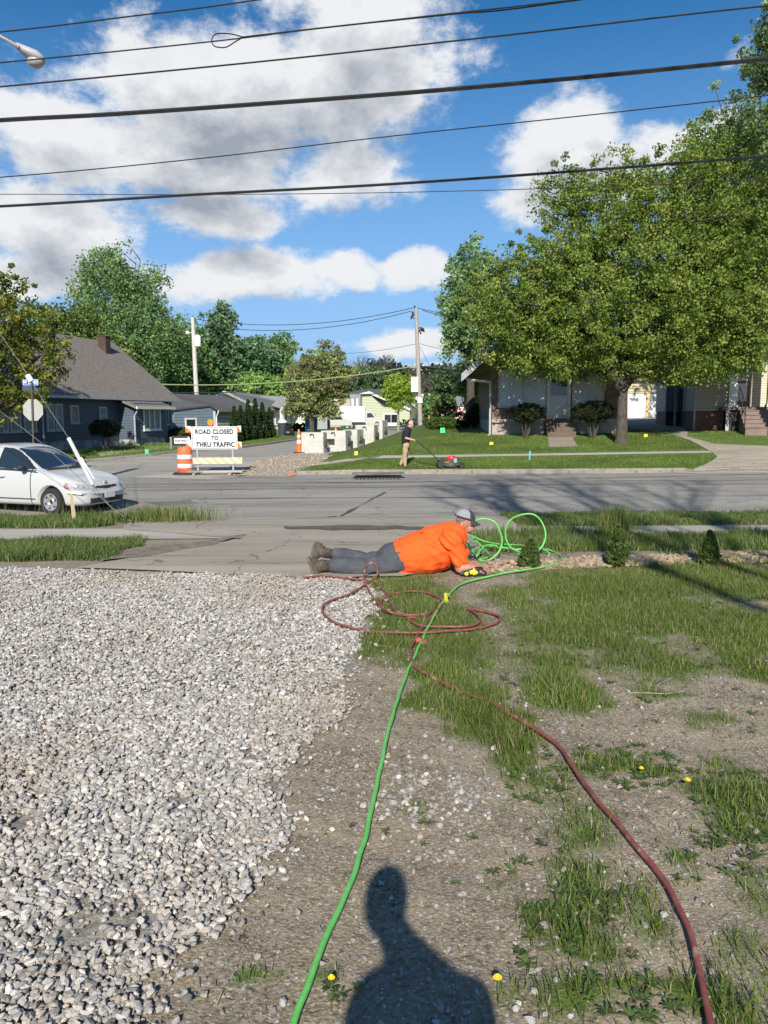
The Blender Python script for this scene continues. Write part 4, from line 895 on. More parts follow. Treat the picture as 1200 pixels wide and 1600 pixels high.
def roofslab(mb, pts, th=.12):
    """pts: 4 corners counter-clockwise seen from above; thickened downward"""
    v = [Vector(q) for q in pts]; n = (v[1]-v[0]).cross(v[2]-v[0]).normalized(); 
    if n.z < 0: n = -n
    lo = [q-n*th for q in v]; k = len(v)
    mb.add(v+lo, [tuple(range(k)), tuple(range(2*k-1, k-1, -1))]+[(i, i+k, (i+1) % k+k, (i+1) % k) for i in range(k)])
def shingle(name, a, b): 
    m_ = mat(name, a, b, rough=.95, scale=6, stretch=(1, 1, 2.5), spots=(tuple(x*.6 for x in a), 9, .56)); return m_
M_blue = wave_mat('slate_blue_siding', (.060,.088,.118), (.075,.105,.138), .14)
M_roofg = shingle('brown_grey_shingles', (.16,.135,.115), (.235,.205,.18))
M_roofd = shingle('dark_shingles', (.075,.075,.08), (.12,.12,.125))
M_roofm = shingle('grey_shingles', (.17,.175,.185), (.24,.245,.255))
M_brown = mat('old_red_brick', (.055,.032,.026), (.095,.055,.045), rough=.95, scale=9, bump=.6)
M_fnd = mat('block_foundation', (.22,.23,.23), (.36,.37,.36), rough=.9, scale=2.5, contrast=(.48,.52))
def downspout(p, x, y, z0, z1, m=None, name='downspout'):
    mb = MB(); mb.tube([(x, y-.30, z1), (x, y-.30, z1-.12), (x, y-.08, z1-.45), (x, y-.08, z0+.15), (x+.05, y-.3, z0+.05)], .045, 6); return mb.build(name, m or M_trimg, p)
# --- blue house at left: long wall along the side street
Ax, Ay = W(65, 650, 36).x, 36.; Bx, By = W(268, 650, 47.5).x, 47.5
dirx, diry = (Bx-Ax), (By-Ay); LL = math.hypot(dirx, diry); ux, uy = dirx/LL, diry/LL
r, L_ = house('blue_house', 'dark slate-blue house with brown shingle roof, left of the closed side street', (Ax, Ay), (Bx, By), z=.10)
PW = 7.0     # porch part reaches this far towards the road
mb = MB(); mb.box(-PW, L_, 0, 8.0, .45, 2.85); 
zr = 6.2; mb.prism([(0.05, 2.85), (8.0-.05, 2.85), (4.0, zr-.2)], -PW+2, L_-.02, axis='x'); mb.build('wall', M_blue, r)
mb = MB(); mb.box(-PW+.04, L_-.04, .04, 7.9, -.6, .45); mb.build('foundation', M_fnd, r)
mb = MB(); roofslab(mb, [(-PW-.3, -.45, 2.62), (L_+.35, -.45, 2.62), (L_+.35, 4.0, zr), (-PW-.3, 4.0, zr)]); roofslab(mb, [(-PW-.3, 8.45, 2.62), (-PW-.3, 4.0, zr), (L_+.35, 4.0, zr), (L_+.35, 8.45, 2.62)]); rf = mb.build('roof', M_roofg, r)
mb = MB(); ckx = L_-1.9; mb.box(ckx-.24, ckx+.24, 2.9, 3.4, 4.9, 6.3); mb.box(ckx-.27, ckx+.27, 2.87, 3.43, 6.3, 6.37); mb.build('chimney', M_brown, rf)
mb = MB(); mb.box(-PW-.32, L_+.37, -.55, -.44, 2.50, 2.63); mb.build('gutter', M_trimg, r)
for xx in (-.05, L_-.75): downspout(r, xx, 0, 0, 2.55)
mb = MB(); mb.box(L_-.07, L_+.03, -.03, .06, .45, 2.6); mb.build('corner_board', M_trimg, r)
def ux_of(u):       # local x of picture column u on the wall plane
    # solve intersection of the ray (horizontal) with the wall line
    t = (u-600)/FPX/math.cos(PITCH*0+.0); # x = t*y approx
    t = W(u, 640, 1.0).x
    s = (t*Ay-Ax)/(ux-t*uy); return s
for (u0, u1, z0, z1, kind) in [(71,83,.95,2.15,'d'),(85,97,.95,2.15,'d'),(108.5,122,1.28,2.1,'s'),(154,166,1.2,2.05,'d')]:
    a, b = ux_of(u0), ux_of(u1); window(r, a+.09, b-.09, z0+.1, z1, 0, M_trimg, M_curt if kind == 'd' else mat('window_red_blind', (.22,.08,.07), (.16,.15,.15), rough=.4, scale=6, stretch=(.2,.2,3), coat=.6), sash=kind == 'd')
for (u0, u1) in [(-45,-25),(-22,-3),(0,10),(13,30),(35,54)]:
    a, b = ux_of(u0), ux_of(u1); window(r, a+.10, b-.05, 1.05, 2.2, 0, M_trimg, M_curt)
# projecting bay with its own shed roof
a, b = ux_of(184), ux_of(236); mb = MB(); mb.box(a, b, -.95, .02, .42, 2.35); bay = mb.build('bay', M_blue, r)
mb = MB(); mb.box(a+.05, b-.05, -.88, .02, -.6, .42); mb.build('bay_foundation', M_fnd, bay)
mb = MB(); roofslab(mb, [(a-.35, -1.35, 2.12), (b+.3, -1.35, 2.12), (b+.3, .1, 2.72), (a-.35, .1, 2.72)], .1); mb.build('bay_roof', M_roofg, bay)
mb = MB(); mb.box(a-.36, b+.31, -1.42, -1.34, 2.02, 2.16); mb.build('bay_gutter', M_trim, bay); downspout(r, a-.06, -.95, 0, 2.1)
wa, wb = a+(b-a)*.3, a+(b-a)*.78; window(bay, wa, wb, .95, 2.0, -.95, M_trim, M_curt, mull=2, sash=False)
a2, b2 = ux_of(238), ux_of(244); window(r, ux_of(236.5)+.15, ux_of(243)-.05, 1.25, 2.1, 0, M_trim, M_pane)
window(r, ux_of(255)+.1, ux_of(263)-.1, 1.2, 2.0, 0, M_trimg, M_pane, sash=False)
# --- small blue garage
p0 = W(272, 650, 54); p1 = W(336, 650, 57)
r, L_ = house('blue_garage', 'small blue garage with one square window, behind the road closed sign', (p0.x, 54), (p1.x, 57), 'garage', z=.05)
zt = 2.05; mb = MB(); mb.box(0, L_, 0, 6.5, -.4, zt); mb.prism([(0,zt),(L_,zt+.0),(L_*.83,zt+.42),(0,zt+.05)], 0, .3, axis='y'); mb.build('wall', wave_mat('light_blue_siding', (.15,.20,.245), (.18,.235,.285), .2), r)
mb = MB(); roofslab(mb, [(-.4, -.1, 2.15), (L_*.85, -.1, 2.5), (L_*.85, 6.8, 2.9), (-.4, 6.8, 3.4)], .1); roofslab(mb, [(L_*.85, -.1, 2.5), (L_+.45, -.1, 2.05), (L_+.45, 6.8, 2.2), (L_*.85, 6.8, 2.9)], .1); mb.build('roof', M_roofd, r)
window(r, L_*.28, L_*.5, .75, 1.45, 0, M_trim, M_pane, t=.12, sash=False); mb = MB(); mb.box(L_-.15, L_+.02, -.03, .1, -.3, zt); mb.build('corner_board', M_trim, r); downspout(r, L_+.02, -.05, 0, 2.1, M_trim)
# grey garage wing with dark hipped roof
p0 = W(337, 650, 62); p1 = W(383, 650, 66)
r, L_ = house('grey_garage', 'grey garage with dark low roof, hidden behind the narrow evergreens', (p0.x, 62), (p1.x, 66), 'garage', z=.05)
mb = MB(); mb.box(0, L_+3, 0, 6, -.4, 2.1); mb.build('wall', mat('grey_render', (.30,.29,.27), (.36,.35,.33), rough=.9, scale=3), r)
mb = MB(); mb.box(.2, L_-.1, -.05, .02, -.3, 1.75); mb.build('garage_door', wave_mat('grey_door_panels', (.33,.32,.30), (.38,.37,.35), .5), r)
mb = MB(); roofslab(mb, [(-.5, -.5, 2.05), (L_+3.3, -.5, 2.05), (L_+1.5, 3.2, 3.5), (-2.5, 3.2, 3.5)], .12); roofslab(mb, [(-.5, -.5, 2.05), (-2.5, 3.2, 3.5), (-5, 3.2, 3.4), (-4.8, -.4, 2.2)], .12); mb.build('roof', M_roofd, r)
# --- white ranch house
def at(u, Y): p = W(u, 650, Y); return (p.x, Y)
r, L_ = house('ranch_house', 'low white ranch house with grey roof and columned porch, beyond the narrow evergreens', at(326, 76), at(492, 92), z=.12)
sc = 76/FPX
mb = MB(); mb.box(0.4, L_*.985, .5, 9, -.4, 2.35); mb.build('wall', wave_mat('white_siding', (.62,.62,.60), (.70,.70,.68), .2), r)
apx = L_*.13; mb = MB(); mb.prism([(-.3, 2.8), (L_*.46, 2.0), (L_*.46, 2.2), (apx, 3.9)], .2, .7, axis='y'); g_ = mb.build('gable', wave_mat('white_siding', (.62,.62,.60), (.70,.70,.68), .2), r)
mb = MB(); mb.box(apx+.1, apx+.8, .12, .2, 2.85, 3.35); mb.build('gable_vent', M_trim, g_)
mb = MB(); 
for (q0, q1) in (((-.6, 2.75), (apx, 4.1)), ((apx, 4.1), (L_*.47, 2.2))):
    mb.prism([(q0[0], q0[1]-.22), (q1[0], q1[1]-.22), (q1[0], q1[1]+.02), (q0[0], q0[1]+.02)], -.2, .2, axis='y')
mb.build('bargeboard', M_trim, r)
mb = MB(); roofslab(mb, [(apx, 0, 4.15), (L_*.47, 0, 2.25), (L_+.4, -.2, 2.35), (L_-.3, 5, 3.95)], .1); mb.build('roof', M_roofm, r)
px0, px1 = L_*.57, L_*.78; mb = MB(); roofslab(mb, [(px0-2.0, 3.6, 3.9), (px0, -1.2, 2.4), ((px0+px1)/2, -1.2, 3.75), ((px0+px1)/2-.5, 4, 4.0)], .1); roofslab(mb, [((px0+px1)/2, -1.2, 3.75), (px1+.3, -1.2, 2.2), (px1+.4, 3, 2.5), ((px0+px1)/2-.5, 4, 4.0)], .1); mb.build('porch_roof', M_roofm, r)
mb = MB(); mb.prism([(px0, 2.35), (px1, 2.35), ((px0+px1)/2, 3.65)], -1.1, -.95, axis='y'); mb.build('porch_gable', mat('pale_grey_gable', (.42,.44,.45), (.48,.5,.51), scale=2), r)
mb = MB(); a = ((px0+px1)/2, 3.72)
for q0, q1 in (((px0-.3, 2.25), a), (a, (px1+.3, 2.25))): mb.prism([(q0[0], q0[1]-.15), (q1[0], q1[1]-.15), (q1[0], q1[1]+.1), (q0[0], q0[1]+.1)], -1.25, -1.1, axis='y')
mb.build('bargeboard', M_trim, r)
for xx in (px0+.15, px1-.15): mb = MB(); mb.box(xx-.17, xx+.17, -1.15, -.8, -.3, 2.3); mb.build('porch_column', M_trim, r)
mb = MB(); mb.box(px0-.2, px1+.2, -1.2, .5, -.5, .12); mb.build('porch_floor', M_curb, r)
for (q0, q1) in ((.47, .54), (.62, .73)): window(r, L_*q0, L_*q1, .75, 2.0, .5, M_trim, M_pane, mull=2)
mb = MB(); mb.box(L_*.565, L_*.595, .44, .52, 0, 2.05); mb.build('door', mat('dark_door', (.05,.05,.05)), r)
mb = MB(); mb.box(L_*.78, L_*.93, -2.6, .45, -.4, 2.2); mb.build('side_wing', mat('white_wall', (.66,.65,.62), (.7,.7,.68), scale=2), r)
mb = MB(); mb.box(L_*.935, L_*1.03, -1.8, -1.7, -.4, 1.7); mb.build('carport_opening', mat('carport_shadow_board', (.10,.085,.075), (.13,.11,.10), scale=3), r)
# --- cream house behind the olive tree
r, L_ = house('cream_house', 'tall cream house with steep gable seen through the olive-toned tree', at(436, 115), at(532, 118), z=0)
s = 115/FPX; mb = MB(); mb.box(0, L_, 0, 10, -.5, 4.2); mb.prism([(-.2, 4.2), (5.4, 4.2), (2.8, 6.6)], 0, 9, axis='y'); mb.build('wall', wave_mat('cream_siding', (.50,.45,.33), (.56,.51,.39), .25), r)
mb = MB(); roofslab(mb, [(-.8, -.4, 4.0), (2.8, -.4, 6.9), (2.8, 9.5, 6.9), (-.8, 9.5, 4.0)]); roofslab(mb, [(2.8, -.4, 6.9), (6.2, -.4, 4.0), (6.2, 9.5, 4.0), (2.8, 9.5, 6.9)]); mb.build('roof', mat('pale_roof_trim', (.5,.47,.38), (.55,.5,.42), scale=3), r)
window(r, 2.3, 3.2, 4.3, 5.3, 0); window(r, 1.5, 2.6, 1, 2.4, 0); window(r, L_-2.6, L_-1.4, 1.8, 3.2, 0)
# --- green and grey house behind the box van
r, L_ = house('green_house', 'pale green and grey house behind the white box van', at(516, 128), at(640, 124), z=-.1)
mb = MB(); s = 126/FPX; mb.box(5.2, L_, 0, 9, -.5, 3.0); mb.prism([(5.2, 3.0), (L_, 3.0), (L_-4.5, 3.2), (7.0, 5.2), (5.2, 5.2)], 0, 9, axis='y'); mb.build('wall', wave_mat('pale_green_siding', (.42,.46,.32), (.47,.51,.37), .25), r)
mb = MB(); mb.box(.2, 5.2, -.2, 8, -.5, 4.6); mb.build('tan_wing', mat('tan_wall', (.42,.38,.30), (.46,.42,.34), scale=3), r)
mb = MB(); mb.box(3.8, 5.6, -.9, .0, -.5, 5.3); tw = mb.build('grey_stair_tower', mat('grey_wall', (.22,.22,.24), (.27,.27,.28), scale=3), r)
for q in (4.1, 4.9): mb = MB(); mb.box(q, q+.35, -.97, -.9, 3.0, 4.6); mb.build('window_strip', M_trim, tw)
mb = MB(); mb.prism([(5.2, 5.1), (6.9, 5.35), (L_+.2, 2.6), (L_+.2, 2.95), (6.9, 5.75), (5.2, 5.4)], -.4, .1, axis='y'); mb.build('bargeboard', M_trim, r)
mb = MB(); roofslab(mb, [(3.2, -.6, 5.35), (9.2, -.4, 5.4), (9.2, 6, 6.3), (3.2, 6, 6.3)], .15); roofslab(mb, [(8.2, .4, 4.9), (L_+.3, .4, 4.5), (L_+.3, 6, 5.6), (8.2, 6, 5.7)], .15); mb.build('roof', M_roofd, r)
window(r, 9.4, 11.6, .7, 2.0, 0, M_trim, M_pane, t=.2, mull=1, sash=False)
mb = MB(); mb.box(8.6, 12.4, -1.2, 0, -.5, .4); mb.build('porch_base', M_trim, r)
# --- grey-blue houses further up the street
r, L_ = house('grey_house', 'blue-grey house with white trim left of the right utility pole', at(638, 135), at(668, 138), z=-.1)
mb = MB(); mb.box(0, L_, 0, 8, -.5, 2.9); mb.prism([(0, 2.9), (L_, 2.9), (0, 5.2)], 0, 8, axis='y'); mb.build('wall', mat('blue_grey_wall', (.16,.18,.21), (.20,.22,.25), scale=3), r)
mb = MB()
for q in ((0, 5.3, L_+.3, 2.7), (0, 3.9, L_*.7, 2.2), (0, 2.4, L_*.6, 1.9)): mb.prism([(q[0], q[1]), (q[2], q[3]), (q[2], q[3]+.35), (q[0], q[1]+.35)], -.5, -.1, axis='y')
mb.build('bargeboard', M_trim, r); mb = MB(); roofslab(mb, [(-.5, -.4, 5.5), (L_+.5, -.4, 3.0), (L_+.5, 8, 3.2), (-.5, 8, 5.8)]); mb.build('roof', M_roofd, r)
window(r, .7, 1.6, .6, 1.7, 0, t=.15); mb = MB(); mb.box(-.35, 0, -.5, .2, -.5, 2.2); mb.build('corner_post', M_trim, r)
r, L_ = house('gabled_house', 'distant dark house with white-edged gable and square attic window', at(668, 165), at(686, 168), z=-.1)
mb = MB(); mb.box(0, L_, 0, 8, -.5, 3.2); mb.prism([(-.2, 3.2), (L_+.2, 3.2), (L_*.5, 6.2)], 0, 8, axis='y'); mb.build('wall', mat('dark_grey_wall', (.13,.13,.13), (.17,.17,.17), scale=3), r)
mb = MB(); k = L_*.5
for q0, q1 in (((-.6, 4.0), (k, 6.5)), ((k, 6.5), (L_+.6, 4.0))): mb.prism([(q0[0], q0[1]-.35), (q1[0], q1[1]-.35), (q1[0], q1[1]), (q0[0], q0[1])], -.5, 8.2, axis='y')
mb.box(L_*.9, L_+2.2, -.6, .1, 2.2, 2.5); mb.box(L_*.9, L_+1.2, -.6, .1, -.3, 1.5); mb.build('white_trim', M_trim, r); window(r, k-.5, k+.5, 4.3, 5.2, 0, t=.15, sash=False)
r, L_ = house('white_porch_house', 'far white house porch glimpsed under the fresh green tree', at(718, 120), at(745, 120), z=.6)
mb = MB(); mb.box(0, L_, 0, 6, -.5, 2.6); mb.build('wall', mat('dim_grey_wall', (.25,.26,.26), (.3,.3,.3), scale=2), r); mb = MB(); mb.box(.2, .5, -.4, -.1, 0, 2.2); mb.box(1.2, 1.5, -.4, -.1, 0, 2.2); mb.box(0, L_, -.5, 0, 2.2, 2.5); mb.build('porch', M_trim, r)
mb = MB(); roofslab(mb, [(-.4, -.7, 2.6), (L_+.4, -.7, 2.6), (L_+.4, 4, 4.2), (-.4, 4, 4.2)]); mb.build('roof', M_roofm, r)
# --- brick bungalow
Yb = 36.3; x0 = W(769, 650, Yb).x; x1 = W(966, 650, Yb).x
r, L_ = house('brick_bungalow', 'brown brick bungalow with pale boarded windows behind the big maple', (x0, Yb), (x1, Yb-.35), z=Hs(x0, Yb)-.02)
M_bbrick = brick_mat('brown_brick', (.15,.095,.065), (.24,.16,.115), (.17,.15,.125), bw=.32, bh=.10)
M_stone2 = mat('pale_stone', (.33,.27,.23), (.46,.39,.35), rough=.9, scale=4, bump=.5)
def bx_(u): return (u-769)/(966-769)*L_
mb = MB(); mb.box(0, L_, 0, 10, .72, 3.1); mb.prism([(-1.3, 3.1), (L_+1, 3.1), (L_*.5, 5.9)], .1, 10, axis='y'); mb.build('wall', M_bbrick, r)
mb = MB(); mb.box(.0, L_, .02, 9.8, -.5, .72); mb.build('foundation', M_stone2, r)
mb = MB(); mb.box(-.02, bx_(853), -.10, .0, .62, .78); mb.box(bx_(889), L_, -.10, .0, .62, .78); mb.build('stone_band', M_stone2, r)
# lattice skirt
mb = MB()
for (u0, u1) in ((786, 846), (890, 905), (925,940)):
    a, b = bx_(u0), bx_(u1); k = int((b-a)/.13)
    for i in range(k):
        xx = a+i*.13
        for sg in (-1, 1): 
            p, q = (xx, xx+.35) if sg > 0 else (xx+.35, xx); mb.prism([(p, .06), (p+.03, .06), (q+.03, .60), (q, .60)], -.03+.005*sg, -.022+.005*sg, axis='y')
    mb.box(a-.02, b+.36, -.05, -.01, .6, .63)
mb.build('lattice', mat('grey_lattice', (.30,.29,.27), (.38,.37,.35), scale=4), r)
M_board = mat('grey_white_board', (.42,.46,.48), (.52,.55,.56), rough=.55, scale=2)
for (u0, u1, lab) in ((779, 815, None), (816, 851, None), (892, 939, None)):
    a, b = bx_(u0), bx_(u1); window(r, a+.03, b-.03, 1.42, 3.0, -.0, M_trimg, M_board, t=.06, sash=False)
a, b = bx_(854.5), bx_(887); mb = MB(); mb.box(a+.05, b-.05, -.06, .02, .8, 2.95); dr = mb.build('door', mat('white_door', (.48,.50,.50), (.58,.60,.60), scale=3), r)
mb = MB(); mb.box(a+.14, b-.14, -.075, -.055, 1.85, 2.85); mb.build('door_window', M_pane, dr)
mb = MB(); mb.box(a-.05, a+.05, -.1, .0, .8, 3.0); mb.box(b-.05, b+.05, -.1, .0, .8, 3.0); mb.prism([(a+.1, 1.0), (a+.16, .95), (b-.1, 1.7), (b-.16, 1.75)], -.075, -.06, axis='y'); mb.build('door_trim', M_trim, dr)
for i in range(4):
    mb = MB(); mb.box(a-.15, b+.15, -.28*(4-i), -.28*(3-i)+0.0, -.3, .2*(i+1)-.0); mb.build('step', brick_mat('step_brick', (.11,.08,.06), (.16,.12,.095), (.12,.10,.085)), r)
mb = MB(); kx = L_*.42
roofslab(mb, [(-1.45, -1.0, 2.85), (kx, -1.0, 6.3), (kx, 10.5, 6.3), (-1.45, 10.5, 2.85)], .16); roofslab(mb, [(kx, -1.0, 6.3), (L_+1.2, -1.0, 2.85), (L_+1.2, 10.5, 2.85), (kx, 10.5, 6.3)], .16); mb.build('roof', M_roofm, r)
mb = MB()
for q0, q1 in (((-1.5, 2.8), (kx, 6.25)), ((kx, 6.25), (L_+1.25, 2.8))): mb.prism([(q0[0], q0[1]-.32), (q1[0], q1[1]-.32), (q1[0], q1[1]+.03), (q0[0], q0[1]+.03)], -1.12, -1.0, axis='y')
mb.build('bargeboard', mat('grey_timber', (.26,.27,.29), (.36,.37,.39), scale=4), r)
mb = MB(); mb.tube([(-1.25, -.7, 2.62), (-.8, -.4, 2.56), (-.1, -.05, 2.5)], .06, 6); mb.build('gutter', M_trim, r)
mb = MB(); mb.tube([(-.1, -.02, 2.5), (-.1, -.05, .1), (-.2, -.2, .0)], .055, 6); mb.build('downspout', M_trimg, r)
# --- double garage at the end of the driveway
r, L_ = house('double_garage', 'cream garage with two white doors at the end of the driveway', at(968, 64), at(1056, 65), 'garage', z=Hs(*at(1010, 64))-.03)
s = 64/FPX; mb = MB(); mb.box(0, L_+1.5, 0, 6, -.4, 3.05); mb.build('wall', wave_mat('cream_garage_boards', (.50,.43,.29), (.56,.49,.35), .22), r)
for (a, b) in ((.15, 2.28), (2.72, 5.1)):
    mb = MB(); mb.box(a, b, -.06, .01, -.05, 2.02); mb.build('garage_door', mat('white_garage_door', (.66,.66,.67), (.74,.74,.75), rough=.6, scale=2), r)
mb = MB(); mb.box(2.32, 2.66, -.1, 0, -.05, 3.0); mb.box(-.1, L_+1.5, -.12, 0, 2.06, 2.16); mb.build('door_post', mat('yellow_trim', (.50,.42,.22), (.55,.47,.27), scale=3), r)
mb = MB(); mb.box(-.2, L_+1.6, -.35, 6.2, 3.05, 3.22); mb.build('roof', mat('roof_edge', (.36,.33,.27), (.42,.39,.32), scale=3), r)
# --- yellow siding house at right
Yr = 37.5; xa = W(1086, 650, Yr).x; xb = W(1215, 650, Yr).x+7
r, L_ = house('yellow_house', 'cream lap-sided house with brown front steps at right edge', (xa, Yr), (xa+math.cos(.24)*13, Yr-math.sin(.24)*13), z=Hs(xa, Yr)-.02)
def rx(u):
    t = W(u, 650, 1.0).x; return (t*Yr-xa)/(math.cos(.24)+t*math.sin(.24))
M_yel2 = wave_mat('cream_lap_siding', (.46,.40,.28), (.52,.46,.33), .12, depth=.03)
M_yel3 = wave_mat('shaded_cream_lap_siding', (.27,.255,.215), (.31,.295,.25), .12, depth=.03)  # cream siding greyed and darkened: the side wall's shade put into its colour
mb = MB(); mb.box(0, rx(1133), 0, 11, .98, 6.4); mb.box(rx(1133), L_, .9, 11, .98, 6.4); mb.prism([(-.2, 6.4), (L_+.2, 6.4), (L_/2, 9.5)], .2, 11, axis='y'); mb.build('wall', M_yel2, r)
mb = MB(); mb.box(.03, rx(1131), .03, 10.9, -.5, .98); mb.build('brick_foundation', brick_mat('red_brick', (.16,.06,.04), (.25,.11,.08), (.20,.16,.13)), r)
# side wall seen obliquely, stepping back along the driveway
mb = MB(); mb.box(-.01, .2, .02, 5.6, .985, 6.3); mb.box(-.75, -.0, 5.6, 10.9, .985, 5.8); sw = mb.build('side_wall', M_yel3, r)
mb = MB(); mb.box(-.0, .1, .1, 5.5, -.5, .98); mb.box(-.72, -.0, 5.65, 10.8, -.5, .98); mb.build('side_foundation', mat('dark_foundation', (.035,.033,.03), (.06,.055,.05), scale=4), sw)
mb = MB(); mb.tube([(-.04, -.06, 6.0), (-.04, -.06, .05)], .05, 6); mb.build('downspout', M_trimg, r)
mb = MB(); mb.box(-.45, -.35, 4.3, 4.4, -.1, 3.1); mb.prism([(-1.1, 3.05), (-.0, 3.1), (-.0, 4.1)], 4.2, 4.35, axis='y'); mb.build('side_porch', M_trimg, r)
mb = MB(); mb.box(-.06, -.015, 4.6, 5.5, 1.0, 2.9); mb.build('side_door', mat('navy_door', (.02,.03,.06)), r)
mb = MB(); roofslab(mb, [(-.8, -.6, 6.2), (L_/2, -.6, 10), (L_/2, 11.5, 10), (-.8, 11.5, 6.2)]); roofslab(mb, [(L_/2, -.6, 10), (L_+.8, -.6, 6.2), (L_+.8, 11.5, 6.2), (L_/2, 11.5, 10)]); mb.build('roof', M_roofd, r)
# front porch: deck, posts, door, steps, railings
dk0, dk1 = rx(1122), L_
mb = MB(); mb.box(dk0, L_, -1.0, .9, 1.0, 1.14); mb.build('porch_deck', mat('brown_paint', (.145,.095,.085), (.19,.13,.115), scale=4), r)
for u in (1138, 1197): mb = MB(); q = rx(u); mb.box(q-.17, q+.17, -.95, -.62, 1.14, 4.6); mb.box(q-.22, q+.22, -1.0, -.57, 1.14, 1.26); mb.build('porch_post', M_trim, r)
mb = MB(); mb.box(dk0-.1, L_, -1.2, .9, 4.6, 4.9); mb.build('porch_ceiling', M_trim, r)
q0, q1 = rx(1145.5), rx(1172); mb = MB(); mb.box(q0-.1, q1+.1, .78, .9, 1.14, 3.45); fd = mb.build('door', mat('brown_frame', (.15,.10,.09), (.19,.135,.12), scale=4), r)
mb = MB(); mb.box(q0+.02, q1-.05, .73, .79, 1.42, 2.28); mb.box(q0+.02, q1-.05, .73, .79, 2.42, 3.35); mb.build('door_panel', M_trim, fd)
mb = MB(); 
for i in range(3): a = q0+.1+i*.24; mb.box(a, a+.2, .71, .74, 2.52, 2.85); mb.box(a, a+.2, .71, .74, 2.9, 3.2)
mb.build('door_light', mat('pale_glass', (.25,.29,.32), rough=.1, coat=.5), fd)
window(r, rx(1186), rx(1193), 3.0, 3.9, .9, M_trim, M_pane, t=.05, sash=False)
s0, s1 = rx(1148), rx(1202)
for i in range(5):
    mb = MB(); mb.box(s0, s1+.6, -1.0-.3*(5-i), -1.0-.3*(4-i), -.3, .19*(i+1)); mb.box(s0-.03, s1+.63, -1.0-.3*(5-i)-.03, -1.0-.3*(4-i), .19*(i+1), .19*(i+1)+.04); mb.build('step', mat('brown_step', (.165,.115,.10), (.22,.16,.14), scale=3, bump=.3), r)
M_iron = mat('black_iron', (.02,.018,.017), rough=.5)
for u in (1145.5, 1197):
    q = rx(u)+.05; mb = MB(); mb.tube([(q, -.95, 1.14), (q, -.95, 1.95), (q, -1.05, 2.05), (q, -2.4, 1.2), (q, -2.42, .2)], .022, 5); mb.tube([(q, -1.7, .75), (q, -1.7, 1.6)], .015, 5); mb.tube([(q, -.95, 1.5), (q, -2.4, .75)], .014, 5); mb.build('handrail', M_iron, r)
mb = MB(); mb.box(rx(1133), L_, -.85, .7, -.3, 1.0); mb.build('porch_skirt', mat('dark_skirt', (.02,.02,.02), (.04,.038,.035), scale=5), r)
mb = MB(); mb.box(rx(1128), rx(1133), -1.0, -.9, -.2, .98); mb.build('skirt_post', M_trimg, r)
# far wooded skyline as one mass, closing the end of the street and both sides
def woods(name, label, X, Y, hgt, n, per, size, lo, hi, seed):
    C = np.stack([X, Y, rng.random(len(X))**.8*hgt*(.55+.75*fbm(X, Y*0, .06, seed))], -1); t = rng.random((len(X), 1)); cc = np.array(lo)*(1-t)+np.array(hi)*t
    V, F, CC = leaves_at(C, np.full(len(X), 2.2), per, size, cc); tag(np_mesh(name, V, F, M_leaf, cols=CC), label, 'woods', kind='stuff')
X = rng.uniform(-170, 60, 2600); Y = rng.uniform(200, 225, 2600); woods('far_woods', 'hazy line of woods beyond the last houses', X, Y, 15, 0, 22, 1.1, (.03,.045,.025), (.07,.095,.045), 3)
X = rng.uniform(-90, -22, 1600); Y = 100+rng.uniform(-6, 10, 1600)-(X+22)*.0; woods('near_woods', 'dense green woods behind the left row of houses', X, Y, 11, 0, 26, .55, (.05,.09,.03), (.13,.19,.06), 4)
X = rng.uniform(25, 160, 1500); Y = rng.uniform(110, 130, 1500); woods('side_woods', 'trees massed behind the houses on the right', X, Y, 14, 0, 24, .8, (.05,.09,.03), (.13,.19,.06), 5)
# ================================================================== STREET THINGS
M_steel = mat('galvanised_steel', (.38,.39,.40), (.48,.49,.50), rough=.4, metal=.7, scale=10)
M_blk = mat('black_rubber', (.018,.018,.018), (.03,.03,.03), rough=.7, scale=10)
M_cable = mat('black_cable', (.012,.012,.013), rough=.6)
M_pole = mat('weathered_pole', (.27,.24,.20), (.42,.39,.34), rough=.95, scale=5, stretch=(3,3,.5), bump=.6)
M_or = mat('safety_orange', (.75,.13,.02), (.85,.18,.03), rough=.5, scale=4)
M_orw = mat('faded_drum_orange', (.62,.11,.03), (.74,.16,.05), rough=.6, scale=4)
M_refl = mat('reflective_white', (.60,.60,.62), (.74,.74,.75), rough=.4, scale=6)
M_white = mat('white_sheet', (.68,.70,.70), (.76,.78,.78), rough=.45, scale=3)
M_ink = mat('black_lettering', (.015,.015,.018), rough=.5)
def text(body, size, loc, mt, parent, name='lettering', xs=1.0, bold=0, rot=(pi/2, 0, 0), ext=.002, align='CENTER'):
    cu = bpy.data.curves.new('t', 'FONT'); cu.body = body; cu.size = size; cu.align_x = align; cu.align_y = 'CENTER'; cu.extrude = ext; cu.offset = bold; cu.space_character = 1.08
    o = bpy.data.objects.new('t', cu); COL.objects.link(o); dg = bpy.context.evaluated_depsgraph_get(); me = bpy.data.meshes.new_from_object(o.evaluated_get(dg)); bpy.data.objects.remove(o); bpy.data.curves.remove(cu)
    me.name = name; me.transform(Matrix.Translation(Vector(loc)) @ Matrix.Rotation(rot[2], 4, 'Z') @ Matrix.Rotation(rot[0], 4, 'X') @ Matrix.Diagonal((xs, 1, 1, 1)))
    me.materials.clear(); return link(name, me, mt, parent)
